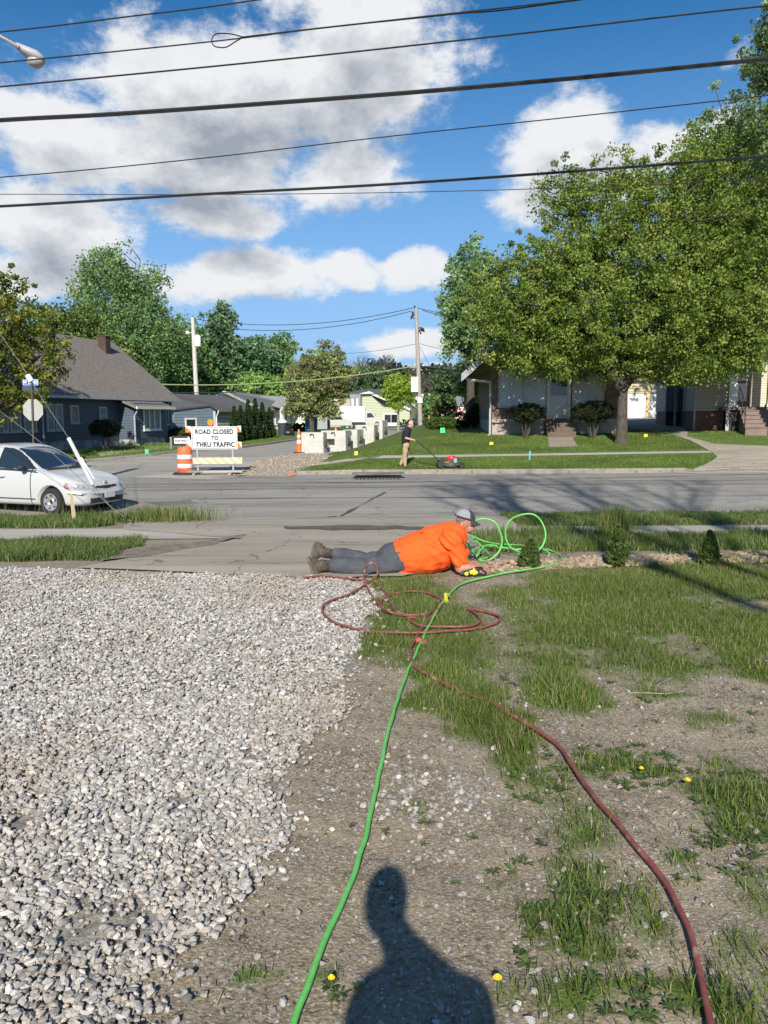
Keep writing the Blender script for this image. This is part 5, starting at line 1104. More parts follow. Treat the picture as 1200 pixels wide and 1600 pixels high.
# ROAD CLOSED barricade
bp_ = G(337, 741); s = bp_.y/FPX
bar = empty('road_closed_sign', (bp_.x, bp_.y, bp_.z+.012), .03, 'white road closed sign on an orange and white barricade at the side street', 'road sign')
w2 = .80; zb, zt = .86, 1.66
mb = MB(); mb.box(-w2, w2, -.03, .0, zb, zt); pn = mb.build('panel', M_white, bar, bevel=.01)
mb = MB(); t = .018
for b in ((-w2+.03, w2-.03, zt-.05, zt-.05+t), (-w2+.03, w2-.03, zb+.03, zb+.03+t), (-w2+.03, -w2+.03+t, zb+.03, zt-.03), (w2-.03-t, w2-.03, zb+.03, zt-.03)): mb.box(b[0], b[1], -.034, -.029, b[2], b[3])
mb.build('border', M_ink, pn)
text('ROAD CLOSED', .225, (0, -.031, 1.47), M_ink, pn, xs=.82, bold=.012); text('TO', .185, (0.02, -.031, 1.25), M_ink, pn, xs=.9, bold=.010); text('THRU TRAFFIC', .225, (.03, -.031, 1.02), M_ink, pn, xs=.84, bold=.012)
mb = MB(); mb.lathe([(.0001, 0), (.19, 0), (.19, .001), (.0001, .001)], n=24, M=Matrix.Translation((-.42, -.0315, 1.19)) @ Matrix.Rotation(pi/2, 4, 'X')); mb.build('smudge', mat('grey_smudge', (.46,.48,.48), (.60,.62,.62), scale=8, rough=.6), pn)
M_stripe = mat('white_board', (.70,.68,.62), (.78,.76,.72), scale=6, rough=.5); M_amber = mat('faded_orange_stripe', (.80,.42,.10), (.85,.50,.16), scale=6, rough=.5)
def board(z0, z1, x0, x1, y, slant=1, step=.30, parts=None, m=M_amber):
    mb = MB(); mb.box(x0, x1, y-.02, y, z0, z1); b = mb.build('rail', M_stripe, bar)
    mb = MB(); h = z1-z0; x = x0-.1; k = 0
    while x < x1:
        # slanting stripe clipped to the board
        a = max(x, x0); pts = []
        pl = [(x, z1), (x+step*.5, z1), (x+step*.5+h*slant, z0), (x+h*slant, z0)]
        pl = [(min(max(q[0], x0), x1), q[1]) for q in pl]
        if pl[1][0]-pl[0][0] > .01 or pl[2][0]-pl[3][0] > .01: mb.prism(pl, y-.024, y-.0195, axis='y')
        x += step
    mb.build('stripe', m, b)
board(.36, .57, -.95, .95, -.03)
for (z0, z1) in ((1.46, 1.68), (.90, 1.12)):
    for (x0, x1) in ((-1.0, -.815), (.815, .94)):
        mb = MB(); mb.box(x0, x1, -.02, .0, z0, z1); b = mb.build('rail_end', M_stripe, bar); mb = MB(); mb.prism([(x0, z0), (x1, z0), (x1-.02, z0+.06), (x0+.03, z1-.04), (x0, z1-.02)], -.025, -.019, axis='y'); mb.build('stripe', M_or, b)
for x in (-.62, .62):
    mb = MB(); mb.box(x-.03, x+.03, .0, .06, .08, 1.62); mb.build('post', M_steel, bar)
    mb = MB(); mb.box(x-.04, x+.04, -.75, .75, 0, .07); mb.build('foot', mat('grey_timber_feet', (.25,.22,.19), (.36,.33,.29), scale=6), bar)
mb = MB(); mb.box(-.95, 1.0, -.35, -.15, .07, .13); mb.build('ballast_plank', mat('grey_plank', (.33,.30,.26), (.42,.39,.34), scale=6), bar)
mb = MB(); mb.lathe([(.001, 0), (.10, 0), (.115, .02), (.115, .05), (.10, .07), (.001, .07)], n=20, M=Matrix.Translation((-.12, .03, 1.80)) @ Matrix.Rotation(pi/2, 4, 'X')); lp = mb.build('warning_lamp', mat('orange_lens', (.85,.22,.02), (.9,.28,.03), rough=.2, scale=20, coat=.5), bar, smooth=True)
mb = MB(); mb.box(-.16, -.08, -.02, .04, 1.62, 1.72); mb.build('lamp_base', M_or, lp)
# drum with one-way plate
dp = G(291, 741); dr = empty('traffic_drum', (dp.x, dp.y-.1, dp.z+.012), 0, 'orange and white drum with black base left of the road closed sign', 'traffic drum')
prof = [(.001, 0), (.27, 0), (.27, .16), (.255, .17), (.255, .33), (.265, .34), (.265, .50), (.25, .51), (.25, .67), (.26, .68), (.26, .80), (.245, .90), (.21, .95), (.001, .95)]
mb = MB(); mb.lathe(prof, n=28); mb.build('barrel', M_orw, dr, smooth=True)
for z0, z1, rr in ((.23, .37, .268), (.54, .69, .266)): mb = MB(); mb.lathe([(rr-.01, z0), (rr, z0), (rr, z1), (rr-.01, z1)], n=28); mb.build('reflective_band', M_refl, dr, smooth=True)
mb = MB(); mb.lathe([(.001, 0), (.44, 0), (.44, .03), (.36, .07), (.001, .07)], n=28); mb.build('rubber_base', M_blk, dr, smooth=True)
ow = empty('one_way_sign', (dp.x-.10, dp.y+.28, dp.z+.01), .12, 'black sign with white arrow reading THE WAY behind the drum', 'road sign')
mb = MB(); mb.box(-.42, .32, .1, .13, .98, 1.33); mb.build('plate', M_ink, ow); mb = MB(); mb.box(-.50, -.42, -.0, .15, .88, 1.30); mb.build('side_panel', mat('grey_panel', (.16,.15,.15), (.2,.2,.2)), ow)
mb = MB(); mb.prism([(-.36, 1.06), (.12, 1.06), (.12, 1.0), (.29, 1.16), (.12, 1.32), (.12, 1.25), (-.36, 1.25)], .09, .098, axis='y'); mb.build('arrow', M_refl, ow); text('THE WAY', .115, (-.12, .088, 1.15), M_ink, ow, xs=.85, bold=.004)
mb = MB(); mb.box(-.05, 0, .13, .17, 0, 1.0); mb.build('post', M_steel, ow)
# cones
def cone(u, v, h, label, group=None, Y=None):
    p = G(u, v) if Y is None else GX(u, Y); r = empty('traffic_cone', (p.x, p.y, p.z+.012), 0, label, 'traffic cone', group); k = h/1.07
    mb = MB(); mb.lathe([(.001, 0), (.15*k, .0), (.15*k, .05), (.045*k, h*.97), (.03*k, h), (.001, h)], n=18); mb.build('cone', M_or, r, smooth=True)
    for z0, z1 in ((.40, .55), (.65, .76)):
        f = lambda z: (.15-.105*z)*k+.004; mb = MB(); mb.lathe([(f(z0)-.01, z0*h), (f(z0), z0*h), (f(z1), z1*h), (f(z1)-.01, z1*h)], n=18); mb.build('reflective_band', M_refl, r, smooth=True)
    mb = MB(); mb.box(-.24*k, .24*k, -.24*k, .24*k, 0, .045); mb.build('base', M_blk, r, bevel=.01); return r
cone(467.5, 708, 1.08, 'tall slim traffic cone with two white bands left of the concrete blocks')
CG = 'cones far up the street'
cone(525, 0, .95, 'traffic cone poking up behind the concrete blocks', CG, Y=50); cone(670, 0, 1.1, 'far traffic cone right of the right utility pole', CG, Y=80); cone(706, 0, 1.3, 'far traffic cone left of the dark hedge', CG, Y=80); cone(716, 0, 1.2, 'far traffic cone above the dark hedge', CG, Y=84)
# concrete blocks
BG2 = 'concrete blocks along the side street'; M_blk2 = mat('cast_concrete', (.42,.41,.37), (.56,.55,.50), rough=.9, scale=3, bump=.4, bscale=25, spots=((.20,.19,.17), 7, .62))
def block(u, Y, w, h, d, rz, label, hole=False):
    p = GX(u, Y); r = empty('concrete_block', (p.x, p.y, p.z-.03), rz, label, 'concrete block', BG2)
    mb = MB(); c = .06
    if not hole: mb.box(-w/2, w/2, 0, d, 0, h)
    else:
        mb.box(-w/2, w*-.30, 0, d, 0, h); mb.box(w*.05, w/2, 0, d, 0, h); mb.box(-w*.30, w*.05, 0, d, h*.62, h); mb.box(-w*.30, w*.05, 0, d, 0, h*.22); mb.box(-w*.30, w*.05, d*.55, d, h*.22, h*.62)
    mb.build('body', M_blk2, r, bevel=.02 if not hole else 0)
    mb = MB(); mb.tube([(-.08, -.01, h*.82), (-.09, -.05, h*.9), (0, -.06, h*.93), (.08, -.05, h*.9), (.08, -.01, h*.74)], .018, 5); mb.build('lifting_loop', M_iron, r)
    mb = MB(); mb.tube([(w/2+.01, d*.3, h*.35), (w/2+.05, d*.4, h*.5), (w/2+.01, d*.5, h*.68)], .02, 5); mb.tube([(w/2+.01, d*.6, h*.3), (w/2+.04, d*.7, h*.5), (w/2+.01, d*.75, h*.62)], .02, 5); mb.build('tie_bar', M_iron, r)
block(488, 35.2, 1.05, .98, .6, -.22, 'nearest concrete block, plain face, right of the tall cone'); block(521, 36.6, 1.22, 1.02, .9, -.25, 'second concrete block with a square hole in its face', True)
block(547, 38.2, .75, .98, 1.0, -.3, 'third concrete block, narrow, with rust-streaked side'); block(570, 39.8, 1.0, 1.05, .9, -.25, 'fourth concrete block, plain pale face'); block(590, 41.2, .55, 1.1, 1.0, -.3, 'last and narrowest concrete block of the row')
# bins
p = GX(442, 60); r = empty('rubbish_bin', p, 0, 'dark round rubbish bin topped with a white bag on the kerb', 'bin'); mb = MB(); mb.lathe([(.001, 0), (.30, 0), (.36, 1.0), (.39, 1.02), (.39, 1.07), (.001, 1.07)], n=18); mb.build('barrel', mat('dark_plastic', (.035,.04,.05)), r, smooth=True)
mb = MB(); mb.ball((0, 0, 1.12), (.38, .34, .2), nu=14); mb.ball((.1, .05, 1.2), (.2, .2, .14)); mb.build('white_bag', mat('white_plastic_bag', (.6,.6,.6), (.7,.7,.7), bump=1, bscale=6), r, smooth=True)
p = GX(451, 60); mb = MB(); mb.ball((0, 0, .28), (.5, .4, .33), nu=16); mb.ball((.25, .1, .5), (.18, .15, .15)); o = mb.build('rubbish_bag', mat('black_plastic_bag', (.02,.02,.022), rough=.3, bump=1, bscale=6), None, smooth=True); o.location = p; tag(o, 'black rubbish bag lying beside the dark bin', 'bag')
p = GX(487, 74); r = empty('recycling_bin', p, 0, 'blue wheeled recycling bin beside the ranch house wing', 'bin'); mb = MB(); mb.prism([(-.5, 0), (.5, 0), (.6, 1.5), (-.6, 1.5)], -.4, .5, axis='y'); mb.build('body', mat('blue_plastic', (.03,.15,.38), (.04,.18,.45)), r); mb = MB(); mb.box(-.64, .64, -.48, .56, 1.5, 1.6); mb.build('lid', mat('blue_lid', (.04,.2,.5)), r)
# small utility flags and paint marks
FG = 'utility marker flags'
def flag(u, v, col, label, w=.12, h=.10, ph=.30, name='marker_flag', fat=1.0):
    p = G(u, v); r = empty(name, p, 0, label, 'marker flag', FG); mb = MB(); mb.tube([(0, 0, -.03), (0, 0, ph)], .004, 5); mb.build('wire', M_steel, r)
    mb = MB(); mb.prism([(0, ph-h), (w, ph-h+.02), (w*.95, ph), (0, ph)], -.003, .003, axis='y'); mb.build('flag', mat('flag_'+col, {'yellow': (.80,.62,.03), 'green': (.05,.65,.25), 'orange': (.8,.15,.03), 'blue': (.12,.42,.42)}[col], rough=.6), r)
flag(765, 699, 'yellow', 'yellow flag on the bungalow lawn left of the clipped shrub', .16, .13, .22); flag(1006, 684, 'yellow', 'yellow flag on the lawn right of the maple trunk', .17, .14, .16); flag(554, 713, 'yellow', 'yellow flag on the pavement edge near the concrete blocks', .14, .18, .2)
flag(688, 678, 'green', 'neon green flag by the bright green bush', .24, .26, .3); flag(227, 713, 'green', 'neon green flag on the left pavement by the blue house', .16, .28, .3); flag(453, 745, 'orange', 'orange flag at the kerb corner of the lawn', .14, .14, .18)
p = G(827, 720); mb = MB(); mb.box(-.03, .03, -.01, .01, 0, .36); o = mb.build('marker_stake', mat('teal_paint', (.10,.40,.36))); o.location = p; o.rotation_euler = (0, .06, 0); tag(o, 'short teal stake standing in the lawn before the shrub', 'stake')
# drain in the kerb
p = G(591, 748); r = empty('storm_drain', (p.x, p.y, p.z+.005), 0, 'black kerb opening of a storm drain below the mowing man', 'drain'); mb = MB(); mb.box(-.75, .75, .18, .5, -.2, .10); mb.build('opening', mat('drain_dark', (.006,.006,.006)), r); mb = MB(); mb.box(-.85, .85, .10, .6, .10, .16); mb.build('hood', mat('drain_iron', (.12,.11,.10), (.2,.18,.16), scale=8), r); mb = MB()
for i in range(12): mb.box(-.7+i*.12, -.66+i*.12, -.45, .16, 0, .012)
mb.box(-.75, .75, -.5, -.44, 0, .014); mb.build('grate', M_iron, r)
# ---------------------------------------------------------------- poles and wires
def cable(mb, a, b, sag, r, n=24):
    a, b = Vector(a), Vector(b); pts = []
    for i in range(n+1): t = i/n; q = a.lerp(b, t); q.z -= sag*4*t*(1-t); pts.append(q)
    mb.tube(pts, r, 5)
# right-hand far pole
Yp = 63.; base = GX(657, Yp); top = W(650, 481, Yp)
r = empty('utility_pole', base, 0, 'bare timber utility pole with transformer box near the street centre', 'utility pole', 'utility poles of the side street'); tv = top-base
mb = MB(); mb.tube([(0, 0, -.3), tv*.5, tv], [.20, .17, .14], 14); mb.build('pole', M_pole, r, smooth=True)
def lc(u, v): return W(u, v, Yp)-base
mb = MB(); q = lc(647.5, 598); mb.box(q.x-.28, q.x+.28, -.5, -.1, q.z-.75, q.z+.55 if False else q.z+.05+.4); mb.build('transformer_box', mat('white_box', (.6,.6,.58), (.68,.68,.66)), r)
mb = MB()
for (u, v) in ((645, 490), (648, 481), (643, 497), (645, 494)): q = lc(u, v); mb.lathe([(.01, 0), (.09, .05), (.05, .12), (.10, .18), (.05, .26), (.01, .28)], o=(q.x, q.y, q.z-.1), n=10)
mb.tube([lc(646, 492), lc(652, 489)], .05, 6); mb.tube([lc(646, 497), lc(652, 498)], .05, 6)
mb.build('insulator', M_iron, r)
mb = MB(); 
for (u, v) in ((658, 513), (661, 516), (656, 519)): mb.tube([lc(653, v), lc(u, v-1), lc(u+2, v+3)], .07, 6)
mb.ball(lc(660, 515), .16); mb.build('switch_gear', M_iron, r)
mb = MB(); q = lc(656, 626); mb.box(q.x-.2, q.x+.2, -.24, -.15, q.z-.2, q.z+.25); mb.build('tag_plate', M_trim, r)
RP = top
# left-hand far pole
Yl = 70.; base2 = GX(311, Yl); top2 = W(301, 496, Yl); r = empty('utility_pole', base2, 0, 'pale utility pole with transformer behind the blue garage', 'utility pole', 'utility poles of the side street'); tv = top2-base2
mb = MB(); mb.tube([(0, 0, -.3), tv*.5, tv], [.24, .20, .17], 14); mb.build('pole', mat('pale_pole', (.42,.40,.37), (.58,.56,.53), rough=.95, scale=5, stretch=(3,3,.5)), r, smooth=True)
q = W(310, 533, Yl)-base2; mb = MB(); mb.lathe([(.01, -.5), (.26, -.48), (.28, .4), (.2, .5), (.01, .52)], o=(q.x, q.y-.2, q.z), n=14); mb.build('transformer', M_trim, r, smooth=True)
q = W(293, 520, Yl)-base2; mb = MB(); mb.tube([W(303, 519, Yl)-base2, q], .03, 5); mb.ball(q, (.16, .12, .16)); mb.build('lamp', M_trim, r)
LP2 = top2
SG2 = 'wires between the far utility poles'
def wire(name, label, segs, group=None):
    mb = MB()
    for (a, b, sag, rad) in segs: cable(mb, a, b, sag, rad)
    return tag(mb.build(name, M_cable), label, 'wire', group)
wire('power_line', 'uppermost thin line from the left far pole to the right far pole', [(W(303,498,Yl), W(646,481,Yp), .9, .025)], SG2)
wire('power_line', 'second line from the left far pole, meeting the right pole lower', [(W(303,506,Yl), W(643,486,Yp), 1.0, .025)], SG2)
wire('power_line', 'line running right from the top of the right far pole into the silver tree', [(W(652,481,Yp), W(820,493,75), .5, .025)], SG2)
wire('power_line', 'second line running right from the right far pole into the silver tree', [(W(660,485,Yp), W(820,500,75), .5, .025)], SG2)
wire('power_line', 'thin line falling left from mid height of the right far pole', [(W(652,537,Yp), W(500,552,85), .3, .018)], SG2)
wire('power_line', 'thin line falling right from mid height of the right far pole', [(W(656,537,Yp), W(800,556,70), .3, .018), (W(656,542,Yp), W(672,572,Yp), .0, .014)], SG2)
wire('telephone_cable', 'yellowish cable crossing low over the trees to the right pole', [(W(100,590,60), W(653,571,Yp), 1.0, .04)], SG2); bpy.context.scene.collection.objects[-1].data.materials[0] = mat('pale_cable', (.28,.30,.16), rough=.7)
wire('telephone_cable', 'dark cable just beneath the yellowish cable, with a splice box', [(W(100,602,60), W(653,574,Yp), 1.2, .04), (W(655,572,Yp), W(850,577,75), .4, .05), (W(655,579,Yp), W(850,582,75), .3, .035), (W(667,574,Yp), W(678,575,Yp), 0, .13)], SG2)
# near poles left and right of the view; the wires overhead hang between them
def near_pole(x, y, label, hgt=10.2):
    z = Hs(x, y); r = empty('utility_pole', (x, y, z), 0, label, 'utility pole', 'utility poles on the near verge'); mb = MB(); mb.tube([(0, 0, -.3), (0, 0, hgt)], [.19, .14], 14); mb.build('pole', M_pole, r, smooth=True); mb = MB(); mb.box(-.06, .06, -1.1, 1.1, hgt-.9, hgt-.78); mb.build('crossarm', M_pole, r); return r
near_pole(-10.6, 12.8, 'near utility pole on the left verge carrying the street light'); near_pole(19, 13.6, 'near utility pole on the right verge')
NW = 'wires crossing the sky overhead'
def over(label, pts, r, extra=()):
    """pts: picture points with the depth of the wire there; ends run on to the poles"""
    P = [W(u, v, Y) for u, v, Y in pts]; mb = MB(); mb.tube(spline(P, 12), r, 6)
    for (off, rr) in extra: mb.tube([q+Vector((0, off*.3, off)) for q in spline(P, 12)], rr, 5)
    return tag(mb.build('overhead_wire', M_cable), label, 'wire', NW)
over('topmost overhead wire, cutting only the top left corner', [(-380,87,12.8),(0,50,12.8),(200,26,12.8),(400,0,12.9),(900,-80,13.2),(1900,-260,13.6)], .011)
o = over('second overhead wire from the top, with a teardrop loop in it', [(-380,132,12.4),(0,98,12.4),(330,65,12.4),(500,44,12.4),(700,23,12.5),(925,-3,12.6),(1900,-150,13.2)], .010)
mb = MB(); lp_ = [(380,58),(360,53),(338,53),(331,62),(335,72),(352,74),(368,65),(380,58)]; mb.tube(spline([W(u, v, 12.4) for u, v in lp_], 5), .009, 6); mb.tube([W(376,58.5,12.37), W(500,44,12.37), W(925,-3,12.55)], .012, 6); mb.build('slack_loop', M_cable, o)
over('third overhead wire from the top, evenly thin', [(-380,170,12.6),(0,135.5,12.6),(400,97,12.6),(800,54,12.6),(1200,9,12.7),(1900,-60,13.3)], .0125)
over('thick bundled cable, fourth overhead wire from the top', [(-380,212,12.2),(0,187,12.2),(200,176,12.2),(600,147,12.2),(900,121,12.3),(1200,91,12.4),(1900,20,13)], .018, [(-.035, .011), (.02, .008)])
over('thin fifth overhead wire in the middle of the sky', [(-380,302,12.7),(0,277,12.7),(300,249,12.7),(600,214,12.7),(900,182,12.8),(1200,149,12.9),(1900,70,13.4)], .0085)
over('thick dark cable, lowest on the left of the overhead wires', [(-380,338,12.3),(0,322,12.3),(300,304,12.3),(600,288,12.3),(900,267,12.4),(1200,243,12.5),(1900,180,13)], .018, [(-.02, .007)])
over('thinnest overhead wire, nearly level, crossing the thick cable', [(-380,305,22),(0,303.5,22),(300,304,22),(600,301,22),(900,293,22),(1200,280,22.5),(1900,240,23)], .010)
# street lamp
r = empty('street_lamp', (-10.6, 12.8, 0), 0, 'cobra-head street lamp reaching into the top left corner', 'street lamp'); q = lambda u, v, Y: W(u, v, Y)-Vector((-10.6, 12.8, 0))
mb = MB(); mb.tube([q(-420, -70, 12.8), q(-150, -20, 13), q(0, 57, 13.2), q(30, 74, 13.3)], .03, 8); mb.build('arm', M_steel, r, smooth=True)
a = q(24, 70, 13.3); b = q(70, 101, 13.6); d = (b-a); L0 = d.length; ax = d.normalized(); Mx = ax.to_track_quat('X', 'Z').to_matrix().to_4x4(); Mx.translation = a
mb = MB(); st = [(0, .04, .045), (.1, .06, .07), (.22, .11, .09), (.36, .155, .11), (.48, .15, .10), (.57, .10, .06), (.60, .03, .02)]; k = L0/.6; n = 14; vs = []; fs = []
for (x_, ry, rz_) in st:
    for j in range(n): th = 2*pi*j/n; vs.append(Mx @ Vector((x_*k, ry*math.cos(th), rz_*math.sin(th)*(1 if math.sin(th) > 0 else .7))))
for i in range(len(st)-1):
    for j in range(n): fs.append((i*n+j, i*n+(j+1) % n, (i+1)*n+(j+1) % n, (i+1)*n+j))
fs += [tuple(reversed(range(n))), tuple((len(st)-1)*n+j for j in range(n))]; mb.add(vs, fs); mb.build('housing', mat('lamp_grey', (.36,.37,.38), (.42,.43,.44), rough=.4, scale=6), r, smooth=True)
mb = MB(); mb.ball(Mx @ Vector((.43*k, 0, -.05)), (.14, .13, .10)); mb.build('lens', mat('lamp_lens', (.40,.38,.33), rough=.15, coat=.6), r, smooth=True)
# guy wires with white guard
anc = G(236, 824); r = empty('guy_wire', anc, 0, 'steel guy wire with a white plastic guard slanting down over the car', 'guy wire'); Yg = anc.y
mb = MB(); mb.tube([(0, 0, -.05), W(200, 812, Yg)-anc, W(172, 791, Yg)-anc, W(145, 757, Yg)-anc, W(107, 684, Yg)-anc, W(60, 614, Yg)-anc, W(34, 571, Yg)-anc, W(-330, 40, Yg+.2)-anc], .006, 6); mb.tube([W(172, 791, Yg)-anc, W(62, 690, Yg)-anc, W(38, 671, Yg)-anc, W(-420, 330, Yg+.2)-anc], .005, 6); mb.build('strand', mat('dull_strand', (.13,.13,.13), rough=.6), r)
mb = MB(); mb.tube([W(145, 757, Yg)-anc, W(107, 684, Yg)-anc], .033, 10); mb.build('guard', mat('white_guard', (.55,.55,.53), (.62,.62,.61), rough=.4), r, smooth=True)
mb = MB(); mb.tube([W(147, 748, Yg)-anc, W(127, 715, Yg)-anc], .014, 6); mb.build('spare_strand', M_white, r)
mb = MB(); mb.ball(W(197, 809, Yg)-anc, .035); mb.ball(W(208, 816, Yg)-anc, .025); mb.build('clamp', M_iron, r)
mb = MB(); a = W(43, 586, Yg-.05)-anc; b = W(49, 596, Yg-.05)-anc; mb.tube([a, b], .045, 8); mb.build('guy_marker', M_white, r)
# wooden stake by the car
p = G(117, 819); q = W(111, 772, p.y)-p; mb = MB(); w_ = .028; mb.tube([(0, 0, -.08), q*.5, q], [.036, .034, .03], 4); o = mb.build('wooden_stake', mat('raw_pine', (.50,.40,.22), (.62,.52,.33), scale=14, stretch=(1,1,.2))); o.location = p; tag(o, 'leaning pine survey stake in front of the white car', 'stake')
mb = MB(); mb.tube([q*.96, q*1.005], [.031, .031], 4); mb.build('yellow_tip', mat('yellow_tip', (.55,.45,.05)), o)
# stop sign seen from behind with street names
Ys = 29.2; p = W(52, 700, Ys); zb_ = Hs(p.x, Ys)+.1; r = empty('stop_sign', (p.x, Ys, zb_), 0, 'grey back of a stop sign with blue street-name plates above it', 'road sign'); L2 = lambda u, v: W(u, v, Ys)-Vector((p.x, Ys, zb_))
mb = MB(); mb.tube([(0, -.05, -.2), L2(50, 590)+Vector((0, -.05, 0))], .035, 6); mb.build('post', mat('brown_post', (.07,.05,.04), (.11,.09,.07), scale=8), r)
c = L2(51.6, 640.5); R_ = .40/math.cos(pi/8); mb = MB(); mb.prism([(c.x+R_*math.cos(pi/8+i*pi/4)*.93, c.z+R_*math.sin(pi/8+i*pi/4)) for i in range(8)], 0, .006, axis='y'); mb.build('sign_back', mat('sign_back_grey', (.33,.33,.31), (.38,.38,.36), rough=.5, scale=2), r)
c = L2(48, 597.5); mb = MB(); mb.box(c.x-.29, c.x+.29, -.02, -.01, c.z-.105, c.z+.105); pl = mb.build('name_plate', mat('pale_blue_border', (.45,.55,.68)), r, bevel=0)
mb = MB(); mb.box(c.x-.265, c.x+.265, -.026, -.02, c.z-.08, c.z+.08); mb.build('blue_field', mat('sign_blue', (.02,.09,.33), rough=.5), pl); text('W 22ND', .155, (c.x, -.028, c.z), M_white, pl, xs=.85, bold=.004)
c = L2(48.5, 606.5); Mr = Matrix.Translation((c.x, -.06, c.z)) @ Matrix.Rotation(.9, 4, 'Z'); mb = MB(); mb.box(-.30, .30, -.004, .004, -.085, .085, M=Mr); mb.build('cross_plate', mat('dim_blue_plate', (.06,.09,.19), (.12,.16,.26), scale=14), r)
# ---------------------------------------------------------------- cars
M_paint = mat('white_car_paint', (.48,.485,.475), rough=.25, coat=.7, spec=.5)
M_glassc = mat('car_glass', (.02,.028,.030), rough=.03, spec=.9, coat=1)
M_rubber = mat('tyre_rubber', (.02,.02,.02), rough=.8); M_rim = mat('silver_rim', (.42,.43,.44), rough=.3, metal=.5)
def wheel(parent, x, y, R, side, name='wheel'):
    """side -1: outer face towards -y"""
    Mw = Matrix.Translation((x, y, R)) @ Matrix.Rotation(pi/2*(1 if side < 0 else -1), 4, 'X')
    e = MB().lathe([(R*.62, -.07), (R*.80, -.10), (R*.96, -.085), (R, -.05), (R, .05), (R*.96, .085), (R*.80, .10), (R*.66, .085), (R*.64, .06)], n=32, M=Mw).build('wheel', M_rubber, parent, smooth=True)
    MB().lathe([(.001, .02), (R*.25, .085), (R*.3, .075), (R*.55, .082), (R*.64, .088), (R*.64, .02), (.001, .0)], n=32, M=Mw).build('rim', M_rim, e, smooth=True)
    mb = MB()
    for i in range(6):
        a = i*pi/3+.3; mb.add([Mw @ Vector((R*rr*math.cos(a+da), R*rr*math.sin(a+da), .0845)) for rr, da in ((.40, -.13), (.56, -.22), (.56, .22), (.40, .13))], [(0, 1, 2, 3)])
    mb.build('rim_slot', M_blk, e)
def pip(poly, x, y):
    ins = False; j = len(poly)-1
    for i in range(len(poly)):
        xi, yi = poly[i]; xj, yj = poly[j]
        if (yi > y) != (yj > y) and x < (xj-xi)*(y-yi)/(yj-yi)+xi: ins = not ins
        j = i
    return ins
